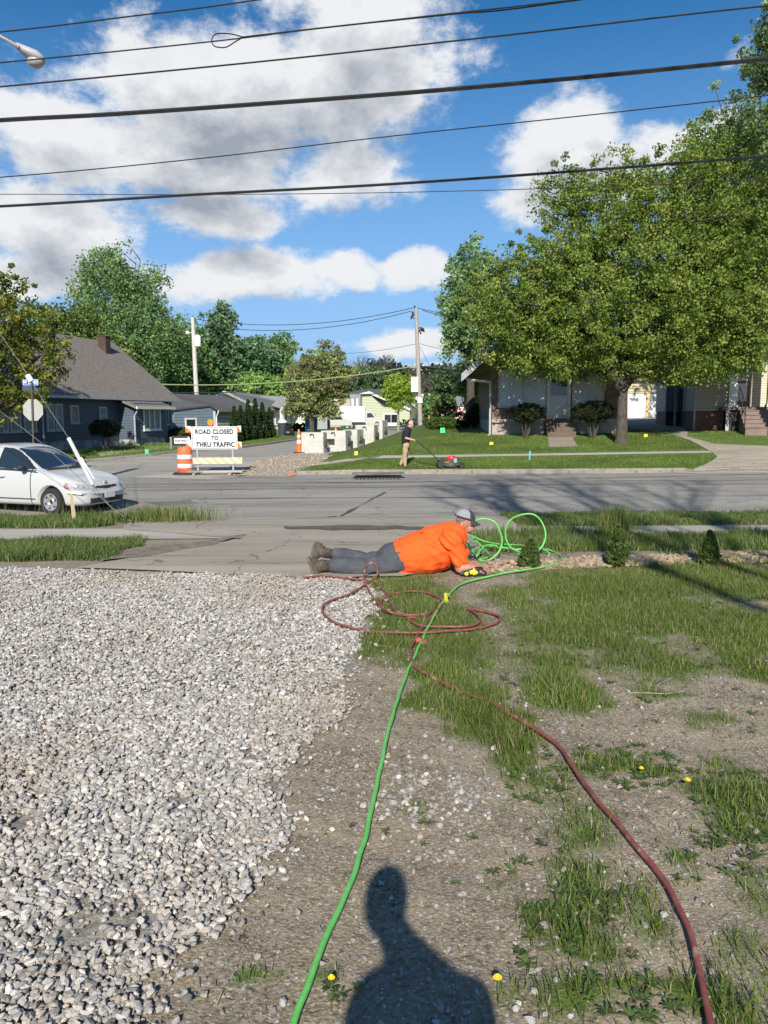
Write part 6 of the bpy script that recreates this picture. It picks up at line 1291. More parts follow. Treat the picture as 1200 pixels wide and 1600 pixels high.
def small_car(root):
    # stations from nose (x=0) back to tail; z outline and half widths
    def zt(x): return np.interp(x, [0,.03,.12,.3,.6,.95,1.15,1.45,1.75,2.05,2.5,3.0,3.35,3.55,4.05,4.15], [.52,.60,.68,.76,.845,.915,.97,1.17,1.36,1.455,1.49,1.465,1.38,1.22,1.08,.95])
    def belt(x): return np.interp(x, [0,.12,.4,1.0,2,3,4.15], [.50,.62,.74,.86,.92,.95,.9])
    def zbm(x): return np.interp(x, [0,.1,.5,3.6,4.15], [.24,.19,.17,.17,.28])
    def hw(x): return np.interp(x, [0,.05,.15,.35,.7,1.2,3.3,3.9,4.1,4.15], [.44,.60,.70,.78,.82,.83,.83,.78,.70,.6])
    def roofw(x): return np.interp(x, [0,.3,.9,1.2,1.6,2.1,2.6,3.3,4.15], [.40,.62,.68,.67,.60,.53,.52,.52,.5])
    XS = [0,.04,.12,.25,.42,.6,.8,1.0,1.15,1.35,1.6,1.85,2.1,2.4,2.8,3.1,3.35,3.55,3.8,4.0,4.11,4.15]; V = []; K = 15
    for x in XS:
        w = hw(x); b = zbm(x); be = min(belt(x), zt(x)-.02); t = zt(x); rw = min(roofw(x), w); half = []
        half += [(0, b), (w*.6, b), (w*.93, b+.02), (w*.985, b+.10), (w, b+(be-b)*.42), (w*.992, b+(be-b)*.72), (w*.955, be-.015)]
        half += [(w*.955*.35+rw*.65+.03 if t-be < .1 else w*.93, be+.01), (w*.93*.45+rw*.55, be+(t-be)*.55), (rw*.97, t-.05 if t-be > .12 else be+(t-be)*.75), (rw*.82, t-.012), (rw*.45, t), (0, t+.008)]
        full = [(y, z) for y, z in half]+[(-y, z) for y, z in reversed(half[1:-1])]; V += [(x, y, z) for y, z in full]; n = len(full)
    F = [(i*n+j, i*n+(j+1) % n, (i+1)*n+(j+1) % n, (i+1)*n+j) for i in range(len(XS)-1) for j in range(n)]+[tuple(range(n))[::-1], tuple((len(XS)-1)*n+j for j in range(n))]
    me = bpy.data.meshes.new('b'); me.from_pydata(V, [], F); o = bpy.data.objects.new('b', me); COL.objects.link(o)
    m1 = o.modifiers.new('s', 'SUBSURF'); m1.levels = 3; m1.render_levels = 3
    mbc = MB()
    for xw in (.80, 3.17):
        for sd_ in (-1, 1): mbc.lathe([(.001, -.35), (.345, -.35), (.345, .35), (.001, .35)], n=40, M=Matrix.Translation((xw, sd_*.85, .29)) @ Matrix.Rotation(pi/2, 4, 'X'))
    c = mbc.build('cut', None); m2 = o.modifiers.new('b', 'BOOLEAN'); m2.object = c; m2.operation = 'DIFFERENCE'; m2.solver = 'EXACT'
    dg = bpy.context.evaluated_depsgraph_get(); ev = bpy.data.meshes.new_from_object(o.evaluated_get(dg)); bpy.data.objects.remove(o); bpy.data.objects.remove(c)
    side = [(1.16,.95),(1.50,1.155),(1.86,1.345),(2.1,1.395),(2.30,1.405),(2.32,.975)]; side2 = [(2.40,.975),(2.40,1.40),(2.9,1.385),(3.22,1.30),(3.4,1.02)]
    # windscreen in (x-from-top view, y)
    g = {k_: [] for k_ in ('glass_s', 'glass_w', 'body', 'lamp', 'grille', 'lower', 'lip', 'seam')}
    for p in ev.polygons:
        x, y, z = p.center; nz_, ny, nx = p.normal.z, p.normal.y, p.normal.x; k = 'body'
        if z > .9 and abs(ny) > .55 and (pip(side, x, z) or pip(side2, x, z)): k = 'glass_s'
        elif 1.06 < x < 1.90 and nx < -.25 and abs(ny) < .62:
            lim = np.interp(x, [1.06, 1.2, 1.9], [.60, .60, .50]); 
            if abs(y) < lim: k = 'glass_w'
        elif 3.42 < x < 3.62 and nx > .2 and abs(y) < .5 and z > 1.1: k = 'glass_w'
        elif x < .52 and abs(y) > .34 and z > .5 and pip([(-.02,.545),(.10,.515),(.30,.53),(.50,.63),(.42,.685),(.15,.655),(.02,.62)], x, z): k = 'lamp'
        elif x < .22 and abs(y) < .33 and .525+abs(y)*.09 < z < .60: k = 'grille'
        elif x < .30 and abs(y) < .50 and .245 < z < .355: k = 'lower'
        elif (abs(x-1.325) < .014 or abs(x-2.36) < .014) and abs(y) > .6 and z < .95: k = 'seam'
        elif z < .235 and x < .6 and abs(nz_) < .8: k = 'lip'
        g[k].append(p.index)
    co = [v.co.copy() for v in ev.vertices]
    # connected patches of glass; each becomes a part, stray slivers go back to the body
    nb = {}
    for k in ('glass_s', 'glass_w', 'lamp', 'grille', 'lower', 'lip', 'seam'):
        ev_ = {}
        for i in g[k]:
            for e in ev.polygons[i].edge_keys: ev_.setdefault(e, []).append(i)
        seen = set(); adj = {}
        for e, l in ev_.items():
            for x_ in l: adj.setdefault(x_, set()).update(l)
        comps = []
        for i in g[k]:
            if i in seen: continue
            st_ = [i]; seen.add(i); cpn = []
            while st_:
                c_ = st_.pop(); cpn.append(c_)
                for d_ in adj[c_]:
                    if d_ not in seen: seen.add(d_); st_.append(d_)
            comps.append(cpn)
        nb[k] = [c_ for c_ in comps if len(c_) > (60 if k != 'seam' else 8)]
        for c_ in comps:
            if len(c_) <= (60 if k != 'seam' else 8): g['body'] += c_
    for nm, mt, faces in [('body', M_paint, g['body'])]+[('side_window', M_glassc, c_) for c_ in nb['glass_s']]+[(('windscreen' if co[ev.polygons[c_[0]].vertices[0]].x < 2.5 else 'rear_window'), M_glassc, c_) for c_ in nb['glass_w']]+[('headlight', mat('headlamp_glass', (.13,.14,.15), (.50,.52,.53), rough=.08, coat=1, scale=7), c_) for c_ in nb['lamp']]+[('grille', M_blk, c_) for c_ in nb['grille']]+[('lower_grille', M_blk, c_) for c_ in nb['lower']]+[('bumper_lip', M_blk, c_) for c_ in nb['lip']]+[('door_seam', mat('seam_grey', (.06,.06,.06)), c_) for c_ in nb['seam']]:
        ids = {}; vs = []; fs = []
        for i in faces:
            f = []
            for vi in ev.polygons[i].vertices:
                if vi not in ids: ids[vi] = len(vs); vs.append(co[vi])
                f.append(ids[vi])
            fs.append(f)
        m_ = bpy.data.meshes.new(nm); m_.from_pydata(vs, [], fs)
        for q_ in m_.polygons: q_.use_smooth = True
        link(nm, m_, mt, root)
    for xw in (.80, 3.17):
        for sd_ in (-1, 1): wheel(root, xw, sd_*.735, .285, sd_)
        MB().box(xw-.36, xw+.36, -.62, .62, .2, .62).build('wheel_well', M_blk, root)
    for sd_ in (-1, 1):
        mb = MB(); mb.ball((.40, sd_*.775, .60), (.06, .028, .028), M=Matrix.Rotation(sd_*.25, 3, 'Z') @ Matrix.Rotation(-.35, 3, 'Y'), nu=12, nv=8); mb.build('indicator', mat('amber_lens', (.45,.09,.04), rough=.15, coat=1), root, smooth=True)
    mb = MB(); mb.tube([(.35, -.80, .50), (.11, -.68, .465), (-.012, -.3, .455), (-.03, 0, .452), (-.012, .3, .455), (.11, .68, .465), (.35, .80, .50)], .030, 8); mb.build('bumper', M_paint, root, smooth=True)
    mb = MB(); mb.box(-.06, -.045, -.15, .15, .34, .46); pl = mb.build('number_plate', mat('plate_white', (.6,.6,.58), (.4,.45,.42), scale=25), root)
    mb = MB(); mb.ball((.055, 0, .665), (.02, .05, .035)); mb.build('badge', M_rim, root)
    for sd_ in (-1, 1): mb = MB(); mb.ball((1.45, sd_*.90, 1.0), (.075, .09, .065)); mb.build('mirror', M_blk, root, smooth=True)
    [MB().tube([(2.02, sy2*.835, .80), (2.1, sy2*.865, .80), (2.2, sy2*.835, .80)], .016, 6).build('door_handle', M_paint, root) for sy2 in (-1, 1)]
    mb = MB(); mb.box(1.2, 3.0, -.838, -.80, .33, .345); mb.box(1.2, 3.0, .80, .838, .33, .345); mb.build('sill_line', M_blk, root)
    mb = MB(); [mb.tube([(1.14, s9*.815, .93), (1.7, s9*.815, .955), (2.35, s9*.815, .97), (3.4, s9*.80, 1.01)], .014, 5) for s9 in (-1, 1)]; mb.build('window_trim', M_blk, root)
    mb = MB(); mb.tube([(1.06, -.58, .95), (1.0, 0, .945), (1.06, .58, .95)], .03, 6); mb.tube([(1.03, -.1, .975), (1.25, -.55, 1.06)], .01, 5); mb.build('wiper_cowl', M_blk, root)
# car faces +X and slightly towards the viewer
wpt = G(90, 806); ang = math.radians(-21); car = empty('parked_car', (0, 0, 0), 0, 'small white two-door car at left edge facing right', 'car')
Rz = Matrix.Rotation(pi+ang, 3, 'Z')       # local -x is the nose
off = Rz @ Vector((.80, .80, 0)); car.rotation_euler = (0, 0, pi+ang); car.location = (wpt.x-off.x-.12, wpt.y-off.y, wpt.z+.006)
small_car(car)
# white pickup/utility behind the olive tree, and the box van
def boxvan():
    p = GX(582, 104); s = 104/FPX; r = empty('box_van', p, 0, 'white box van with windscreen cab facing right, beyond the concrete blocks', 'van')
    w = 2.2; k = lambda u: (u-582)*s
    MB().box(k(531), k(571), 0, w, .85, 2.95).build('cargo_box', mat('white_box_body', (.74,.74,.73), (.78,.78,.77)), r, bevel=.04)
    MB().prism([(k(571.5), .55), (k(571.5), 2.35), (k(581), 2.35), (k(588), 1.55), (k(597), 1.35), (k(599), .55)], .1, w-.1, axis='y').build('cab', M_paint, r, bevel=.05)
    MB().prism([(k(574), 1.45), (k(574), 2.05), (k(580.5), 2.05), (k(585.5), 1.5)], .06, .12, axis='y').build('side_window', M_glassc, r)
    MB().prism([(k(581.8), 2.2), (k(582.2), 2.22), (k(588.2), 1.6), (k(587.8), 1.58)], .25, w-.25, axis='y').build('windscreen', M_glassc, r)
    MB().box(k(532), k(571), .2, w-.2, .45, .8).build('chassis', M_blk, r)
    for u in (549, 588): wheel(r, k(u), .15, .42, -1); 
    for u in (549, 588): wheel(r, k(u), w-.15, .42, 1)
boxvan()
def suv():
    p = GX(528, 98); s = 98/FPX; r = empty('white_pickup', p, 0, 'white passenger vehicle parked under the olive-toned tree, nose left', 'car'); k = lambda u: (u-528)*s; w = 1.9
    MB().prism([(k(503), .4), (k(502.5), .95), (k(511), 1.15), (k(517), 1.68), (k(535), 1.72), (k(541), 1.2), (k(550), 1.1), (k(550), .4)], 0, w, axis='y').build('body', M_paint, r, bevel=.06)
    MB().prism([(k(513.5), 1.17), (k(518), 1.58), (k(533), 1.6), (k(536), 1.2)], -.02, .04, axis='y').build('side_window', M_glassc, r)
    for u in (508.5, 543): wheel(r, k(u), .1, .38, -1); wheel(r, k(u), w-.1, .38, 1)
suv()
p = GX(655, 118); r = empty('dark_car', p, 0, 'dark car parked by the grey house behind the mowing man', 'car'); MB().prism([(-2.1, .3), (-2.1, .85), (-1.3, .95), (-.8, 1.45), (.6, 1.45), (1.3, .98), (2.1, .85), (2.1, .3)], 0, 1.7, axis='y').build('body', mat('dark_car_paint', (.03,.04,.06), rough=.3, coat=.7), r, bevel=.05)
for x in (-1.3, 1.3): wheel(r, x, .1, .32, -1); wheel(r, x, 1.6, .32, 1)
MB().box(-.9, .5, -.02, .04, .98, 1.3).build('side_window', M_glassc, r)
# dug earth and red barrels at the works in the distance
p = GX(708, 75); mb = MB(); mb.ball((0, 0, 0), (2.0, 1.5, .7), nu=18, nv=10); o = mb.build('soil_heap', mat('pinkish_soil', (.42,.28,.2), (.52,.38,.3), bump=1, bscale=5), None, smooth=True); o.location = p; tag(o, 'heap of pinkish dug soil beyond the bright bush', 'soil heap')
p = GX(744, 88); r = empty('construction_barrier', p, 0, 'red and white construction barrier just left of the bungalow', 'barrier'); MB().box(-2.2, .5, 0, .3, .3, .9).build('board', mat('red_board', (.6,.08,.05), (.75,.6,.55), scale=2, contrast=(.45,.5)), r); MB().box(-2, -1.8, 0, .3, 0, .3).build('foot', M_blk, r); MB().box(0, .2, 0, .3, 0, .3).build('foot', M_blk, r)
# ================================================================== PEOPLE
def caps(mb, a, b, ra, rb, n=12, sy=1.0):
    """tapered capsule; sy widens it across (y)"""
    a, b = Vector(a), Vector(b); d = (b-a); L0 = d.length
    if L0 < 1e-6: mb.ball(a, (ra, ra*sy, ra)); return
    t = d/L0; pts = []; rad = []
    for k in range(4): th = pi/2*(k/4); pts.append(a-t*ra*math.cos(th)); rad.append(max(ra*math.sin(th), ra*.12))
    pts += [a, a.lerp(b, .5), b]; rad += [ra, (ra+rb)/2, rb]
    for k in range(1, 5): th = pi/2*(k/4); pts.append(b+t*rb*math.sin(th)); rad.append(max(rb*math.cos(th), rb*.12))
    M0 = len(mb.v); mb.tube(pts, rad, n)
    if sy != 1.0:
        for i in range(M0, len(mb.v)):
            v = mb.v[i]; j = min(max((Vector(v)-a).dot(t)/L0, 0), 1); c = a.lerp(b, j); mb.v[i] = (v[0], c.y+(v[1]-c.y)*sy, v[2])
def chain(mb, pts, sy=1.0, n=12):
    for (a, ra), (b, rb) in zip(pts, pts[1:]): caps(mb, a, b, ra, rb, n, sy)
def blob(name, mb, mt, parent=None, voxel=.012, smooth=4, wr=None, tris=None):
    me = bpy.data.meshes.new('x'); me.from_pydata(mb.v, [], mb.f); bm = bmesh.new(); bm.from_mesh(me); bmesh.ops.recalc_face_normals(bm, faces=bm.faces); bm.to_mesh(me); bm.free()
    o = bpy.data.objects.new('x', me); COL.objects.link(o); m_ = o.modifiers.new('r', 'REMESH'); m_.mode = 'VOXEL'; m_.voxel_size = voxel
    s_ = o.modifiers.new('s', 'SMOOTH'); s_.iterations = smooth; s_.factor = .5
    dg = bpy.context.evaluated_depsgraph_get(); ev = bpy.data.meshes.new_from_object(o.evaluated_get(dg)); bpy.data.objects.remove(o)
    if wr: 
        for v in ev.vertices: v.co += v.normal*wr(v.co)
    for p in ev.polygons: p.use_smooth = True
    ev.name = name; ev.materials.clear(); return link(name, ev, mt, parent)
M_skin = mat('skin', (.36,.17,.11), (.44,.23,.16), rough=.55, scale=12, spec=.4)
M_skin2 = mat('pale_skin', (.50,.29,.22), (.56,.35,.27), rough=.55, scale=12)
M_shirt = mat('orange_tshirt', (.86,.092,.006), (.92,.12,.010), rough=.85, scale=5, bump=.55, bscale=11, stretch=(1.6,1,.8))
M_jean = mat('slate_work_trousers', (.05,.055,.066), (.08,.086,.10), rough=.9, scale=9, bump=.6, bscale=17)
M_boot = mat('muddy_brown_boot', (.035,.027,.02), (.11,.088,.065), rough=.85, scale=14, bump=.5, bscale=60)
M_sole = mat('boot_sole', (.10,.085,.065), (.17,.15,.12), rough=.9, scale=20)
M_sock = mat('black_sock', (.02,.022,.028))
# ---- man lying on the ground.  q(u,v,Y): point in the plane at depth Y
def q(u, v, Y): return W(u, v, Y)
def fold(p):
    return .006*math.sin(p.x*38+p.z*30+3*mnoise.noise(p*5))*max(0, mnoise.noise(p*4+Vector((3, 1, 2)))+.3)+.010*mnoise.noise(p*9)
Yn, Yf, Ym = 8.10, 8.42, 8.26
hip = q(612, 874, Ym); belly = q(648, 868, Ym); chest = q(690, 853, Ym); neck = q(716, 826, Ym); headc = q(728, 815, Ym-.02)
def legs(mb, k=0.0):
    chain(mb, [(q(617,877,Yn+.02), .125+k), (q(596,882,Yn), .108+k), (q(572,886,Yn-.02), .088+k), (q(545,885,Yn-.02), .088+k), (q(523,884,Yn-.03), .068+k)])
    chain(mb, [(q(617,872,Yf-.02), .125+k), (q(598,876,Yf), .108+k), (q(573,876,Yf+.02), .085+k), (q(548,871,Yf+.02), .084+k), (q(527,866,Yf+.02), .066+k)])
    caps(mb, q(612,872,Yn+.08), q(612,870,Yf-.08), .150+k, .150+k); caps(mb, hip, q(640,869,Ym), .165+k, .195+k, sy=1.35)
def torso(mb, k=0.0):
    chain(mb, [(q(618,873,Ym), .168+k), (q(650,866,Ym), .215+k), (q(678,858,Ym), .235+k), (q(697,848,Ym), .20+k), (q(707,838,Ym), .14+k)], sy=1.25, n=16)
    caps(mb, q(704,846,Ym-.22), q(704,843,Ym+.22), .115+k, .115+k)
# body (one continuous surface)
mb = MB(); legs(mb, -.012); torso(mb, -.012)
chain(mb, [(q(706,836,Ym), .085), (q(717,823,Ym), .070), (q(724,818,Ym), .07)])
# head: skull, jaw, nose, brow, ear
mb.ball(q(727,812,Ym), (.098, .078, .108), M=Matrix.Rotation(.35, 3, 'Y'), nu=20, nv=14); mb.ball(q(733,824,Ym), (.062, .055, .060), nu=16, nv=10)
caps(mb, q(741,818,Ym), q(744.5,821.5,Ym), .011, .014); mb.ball(q(739.5,813.5,Ym), (.02, .05, .013)); mb.ball(q(741,826.5,Ym), (.014, .026, .008)); mb.ball(q(740.5,829,Ym), (.013, .024, .008)); mb.ball(q(737,833,Ym), (.022, .03, .018)); mb.ball(q(721.5,819.5,Ym-.078), (.016, .010, .028)); mb.ball(q(721.5,819.5,Ym+.078), (.016, .010, .028))
# near arm: shoulder, elbow, wrist
chain(mb, [(q(706,850,Ym-.24), .082), (q(716,873,Yn-.08), .064), (q(719,888,Yn-.12), .056)]); chain(mb, [(q(719,888,Yn-.12), .055), (q(733,887,Yn-.14), .048), (q(745,888,Yn-.14), .032)])
chain(mb, [(q(706,846,Ym+.24), .08), (q(722,868,Yf+.08), .062), (q(726,884,Yf+.06), .054)]); chain(mb, [(q(726,882,Yf+.05), .052), (q(738,882,Yf-.1), .043), (q(748,884,Yf-.22), .03)])
# hands: palm, four fingers closed round the grip and a thumb from the side of the palm
def hand(mb, c, d, up, side, curl=1.0, s=1.0):
    c = Vector(c); d = Vector(d).normalized(); up = Vector(up).normalized(); sv = d.cross(up).normalized()*side
    for i in range(4): 
        o = c+sv*(.011+.0205*(i-1.0))*s*-1
        caps(mb, c-d*.02*s, o+d*.045*s, .019*s, .0125*s, 8)
        L1, L2_, L3 = [(.036,.024,.018),(.042,.028,.019),(.039,.026,.018),(.030,.020,.016)][i]
        a0 = o+d*.048*s; a1 = a0+(d*math.cos(.7*curl)+up*-math.sin(.7*curl))*L1*s; a2 = a1+(d*math.cos(1.6*curl)-up*math.sin(1.6*curl))*L2_*s; a3 = a2+(d*math.cos(2.5*curl)-up*math.sin(2.5*curl))*L3*s
        chain(mb, [(a0, .0095*s), (a1, .009*s), (a2, .008*s), (a3, .007*s)], n=8)
    t0 = c+sv*.032*s; t1 = t0+(d*.7+sv*.7-up*.3).normalized()*.035*s; t2 = t1+(d*.9-up*.5+sv*.0).normalized()*.028*s; chain(mb, [(c-d*.01*s, .016*s), (t0, .0125*s), (t1, .0105*s), (t2, .0085*s)], n=8)
hand(mb, q(749,888,Yn-.14), (.9, -.1, -.15), (-.2, -.3, 1), 1, 1.0, 1.05); hand(mb, q(752,885,Yf-.26), (.9, -.3, -.25), (0, .2, 1), -1, .6, 1.0)
worker = blob('person', mb, M_skin, None, voxel=.0075, smooth=3); tag(worker, 'man in orange t-shirt and grey cap lying on his belly at the driveway edge', 'person')
mb = MB(); torso(mb, .024)
chain(mb, [(q(705,848,Ym-.23), .118), (q(716,868,Yn-.08), .098), (q(718,876,Yn-.09), .095)]); chain(mb, [(q(705,845,Ym+.23), .112), (q(721,864,Yf+.06), .095)])
mb.ball(q(640,876,Ym), (.16, .29, .17), nu=18); mb.ball(q(668,873,Ym), (.2, .30, .17), nu=18); caps(mb, q(708,834,Ym), q(715,827,Ym), .10, .078)
def sfold(p):
    a = mnoise.noise(Vector((p.x*3, p.y*2, p.z*3))); r = math.sin((p.x*.75+p.z*.9)*42+a*7)
    m_ = S(.05, .5, mnoise.noise(p*3.1+Vector((5, 0, 0)))+.25); return float(.013*r*m_)+.012*mnoise.noise(p*6)+.004*mnoise.noise(p*17)
sh = blob('tshirt', mb, M_shirt, worker, voxel=.009, smooth=4, wr=sfold)
# flat hem where the shirt ends
for v in sh.data.vertices:
    lim = q(617, 870, Ym).x+.06*(v.co.z-.15)
    if v.co.x < lim: v.co.x = lim+(v.co.x-lim)*.5
    if v.co.z < .005: v.co.z = .005
mb = MB(); legs(mb, .012); tr = blob('trousers', mb, M_jean, worker, voxel=.009, smooth=3, wr=lambda p: fold(p)*1.2+.003*math.sin(p.x*70+6*mnoise.noise(p*6))*max(0, mnoise.noise(p*5)))
for v in tr.data.vertices: v.co.z = max(v.co.z, .004)
# boots: soles face back (left), toes dig into the ground
def boot(c_heel, c_toe, ank, Y):
    mb = MB(); caps(mb, q(*c_heel, Y), q(*c_toe, Y), .052, .050, sy=1.05); caps(mb, q(*ank, Y), q((c_heel[0]+c_toe[0])/2+3, (c_heel[1]+c_toe[1])/2, Y), .058, .062); caps(mb, q(*ank, Y), q(ank[0]-8, ank[1]-1, Y), .062, .055)
    b = blob('boot', mb, M_boot, worker, voxel=.009, smooth=2, wr=lambda p: .005*mnoise.noise(p*14))
    mb = MB(); a = q(c_heel[0]-5.5, c_heel[1]-3, Y); c = q(c_toe[0]-5.5, c_toe[1]+2, Y); caps(mb, a, c, .046, .050, sy=1.15); mb2 = blob('sole', mb, M_sole, b, voxel=.01, smooth=1)
    # squash the sole flat along its normal
    d = (c-a).normalized(); nrm = Vector((-d.z, 0, d.x)); 
    if nrm.x > 0: nrm = -nrm
    for v in mb2.data.vertices: t = (v.co-a).dot(nrm); v.co -= nrm*t*.62
    mb = MB(); 
    for k in range(4): f = .2+.2*k; p0 = q(c_heel[0]+(c_toe[0]-c_heel[0])*f+9, c_heel[1]+(c_toe[1]-c_heel[1])*f-1, Y); mb.tube([p0+Vector((0, -.05, 0)), p0+Vector((.02, 0, .02)), p0+Vector((0, .05, 0))], .005, 5)
    mb.build('lace', M_sock, b)
boot((489,878), (495,893), (508,884), Yn-.03); boot((497,854), (493,868), (512,864), Yf+.02)
mb = MB(); caps(mb, q(509,865,Yf+.02), q(521,866,Yf+.02), .055, .056); blob('sock', mb, M_sock, worker, voxel=.01, smooth=2)
# cap
mb = MB(); Mc = Matrix.Rotation(.28, 3, 'Y'); n = 24; vs = []; c0 = q(726,809,Ym)
for i in range(8):
    ph = (pi/2)*i/7.5
    for j in range(n): th = 2*pi*j/n; vs.append(c0+Mc @ Vector((.112*math.cos(ph)*math.cos(th), .092*math.cos(ph)*math.sin(th), .098*math.sin(ph)+.0)))
fs = [(i*n+j, i*n+(j+1) % n, (i+1)*n+(j+1) % n, (i+1)*n+j) for i in range(7) for j in range(n)]+[tuple(7*n+j for j in range(n)), tuple(reversed(range(n)))]
capm = mat('heather_grey_cap', (.20,.21,.23), (.30,.31,.34), rough=.9, scale=60); capd = mat('charcoal_cap', (.035,.037,.045), (.05,.052,.06), rough=.9, scale=40)
mb.add(vs, fs); cp = mb.build('cap', capm, worker, smooth=True)
# dark front panel and brim
mb = MB(); vs = []; 
for i in range(7):
    ph = (pi/2)*i/6.4
    for j in range(9): th = -1.15+2.3*j/8; vs.append(c0+Mc @ Vector((.1155*math.cos(ph)*math.cos(th), .0955*math.cos(ph)*math.sin(th), .1015*math.sin(ph))))
mb.add(vs, [(i*9+j, i*9+j+1, (i+1)*9+j+1, (i+1)*9+j) for i in range(6) for j in range(8)]); mb.build('front_panel', capd, cp, smooth=True)
mb = MB(); vs = []
for k in range(2):
    for i in range(5):
        for j in range(9): th = -1.0+2.0*j/8; rr = 1+.68*i/4*(math.cos(th*1.2)); vs.append(c0+Mc @ Vector((.112*math.cos(th)*rr, .092*math.sin(th)*(1+.12*i/4), .004-.03*(i/4)-.02*abs(th)*i/4-.006*k)))
F_ = []
for i in range(4):
    for j in range(8): F_ += [(i*9+j, i*9+j+1, (i+1)*9+j+1, (i+1)*9+j), (45+i*9+j, 45+(i+1)*9+j, 45+(i+1)*9+j+1, 45+i*9+j+1)]
for j in range(8): F_.append((36+j, 36+j+1, 45+36+j+1, 45+36+j))
mb.add(vs, F_); mb.build('brim', capd, cp, smooth=True)
mb = MB(); mb.tube([c0+Mc @ Vector((.114*math.cos(t), .094*math.sin(t), .006)) for t in np.linspace(.9, 5.4, 16)], .008, 6); mb.build('cap_band', capd, cp, smooth=True)
# short hair below the cap and stubble
mb = MB(); mb.ball(q(719.5,816,Ym), (.055, .078, .055), nu=16); mb.ball(q(723,812,Ym), (.07, .083, .03), nu=16); blob('hair', mb, mat('short_grey_hair', (.09,.075,.065), (.16,.14,.12), scale=60), worker, voxel=.008, smooth=2)
mb = MB(); mb.ball(q(737.5,832.5,Ym), (.024, .034, .020)); mb.ball(q(732,830,Ym), (.04, .052, .022)); mb.ball(q(741.5,824.6,Ym), (.011, .025, .005)); blob('beard', mb, mat('stubble', (.12,.075,.055), (.18,.12,.09), scale=60), worker, voxel=.007, smooth=1)
mb = MB()
for s_ in (-1, 1): mb.ball(q(739.8,816.3,Ym+.033*s_), (.008, .010, .006))
mb.build('eye', mat('eye_dark', (.03,.02,.018), rough=.2), worker)
# yellow power tool in his hand
tp = q(742, 891, Yn-.17); r = empty('power_tool', tp, 0, 'yellow and black cordless power tool in the lying man\'s hand', 'power tool')
M_ty = mat('tool_yellow', (.82,.66,.02), (.88,.72,.03), rough=.4, scale=8); M_tb = mat('tool_black', (.02,.02,.022), rough=.5)
def TL(u, v, dy=0): return q(u, v, Yn-.17+dy)-tp
mb = MB(); caps(mb, TL(727,896), TL(740,892), .030, .034, sy=1.1); mb.ball(TL(742,893.5), (.040, .036, .042)); blob('housing', mb, M_ty, r, voxel=.006, smooth=1)
mb = MB(); a = TL(722.5, 896.5); mb.tube([a, TL(727,896)], [.026, .032], 12); mb.tube([TL(731,895.2), TL(734,894.4)], [.036, .036], 12); mb.tube([TL(719,897), a], [.012, .014], 10); mb.build('collar', M_tb, r, smooth=True)
mb = MB(); caps(mb, TL(744,890), TL(752,889,.02), .032, .026); caps(mb, TL(744,897), TL(756,895,.02), .032, .034); blob('grip', mb, M_tb, r, voxel=.006, smooth=1)
mb = MB(); caps(mb, TL(727,893.2,-.02), TL(738,889.6,-.02), .012, .012); mb.build('label_band', M_tb, r, smooth=True)
# ---- man mowing the far lawn
fp = G(633, 729.5); Y0 = fp.y; s0 = Y0/FPX; man_origin = Vector((fp.x, Y0, fp.z))
def m(u, v, dy=0): return W(u, v, Y0+dy)
mb = MB()
def mlegs(mb, k=0):
    chain(mb, [(m(634,696,-.09), .105+k), (m(632.5,712,-.10), .072+k), (m(632.5,719,-.10), .062+k), (m(633,727,-.10), .045+k)]); chain(mb, [(m(636,696,.09), .10+k), (m(634.5,711,.10), .072+k), (m(629,719,.10), .058+k), (m(626,725.5,.10), .045+k)]); caps(mb, m(634.5,696,-.09), m(634.5,696,.09), .12+k, .12+k)
def mtorso(mb, k=0): chain(mb, [(m(634,696), .13+k), (m(633.5,685), .135+k), (m(635.5,676), .145+k), (m(638,671.5), .11+k)], sy=1.3); caps(mb, m(637,673,-.17), m(637,673,.17), .075+k, .075+k)
mlegs(mb, -.008); mtorso(mb, -.01); chain(mb, [(m(638,670.5), .06), (m(641,665.5), .055)]); mb.ball(m(642,661.5), (.092, .075, .115), M=Matrix.Rotation(.25, 3, 'Y'), nu=16, nv=12); mb.ball(m(643.5,665), (.06, .05, .05)); caps(mb, m(645.7,662.8), m(646.2,664), .012, .015); mb.ball(m(640.5,663,-.077), (.018, .01, .03)); mb.ball(m(640.5,663,.077), (.018, .01, .03))
for sy_ in (-1, 1):
    chain(mb, [(m(637,674,.2*sy_), .062), (m(634.5+1*(sy_ > 0),684.5,.23*sy_), .047), (m(648.5,688.2,.16*sy_), .032)]); hand(mb, m(649.5,688.3,.15*sy_), (1, 0, -.1), (0, 0, 1), sy_, 1.0, 1.0)
mower_man = blob('person', mb, M_skin2, None, voxel=.012, smooth=2); tag(mower_man, 'bald man in black t-shirt and tan trousers pushing a mower', 'person')
mb = MB(); mtorso(mb, .012); chain(mb, [(m(634,692), .145), (m(634,699), .148)], sy=1.2)
for sy_ in (-1, 1): chain(mb, [(m(637,674,.19*sy_), .082), (m(635.2,681,.22*sy_), .072)])
blob('tshirt', mb, mat('black_tshirt', (.012,.013,.018), rough=.9), mower_man, voxel=.014, smooth=3)
mb = MB(); mlegs(mb, .014); blob('trousers', mb, mat('tan_trousers', (.36,.26,.15), (.44,.33,.20), scale=8, rough=.9), mower_man, voxel=.014, smooth=2, wr=lambda p: .01*mnoise.noise(p*9))
for (u, v, dy) in ((634.5, 729, -.10), (625, 727.5, .10)):
    mb = MB(); caps(mb, m(u-2, v-1.2, dy), m(u+2.6, v-.4, dy), .045, .04); blob('shoe', mb, mat('dark_shoe', (.05,.025,.02)), mower_man, voxel=.012, smooth=1)
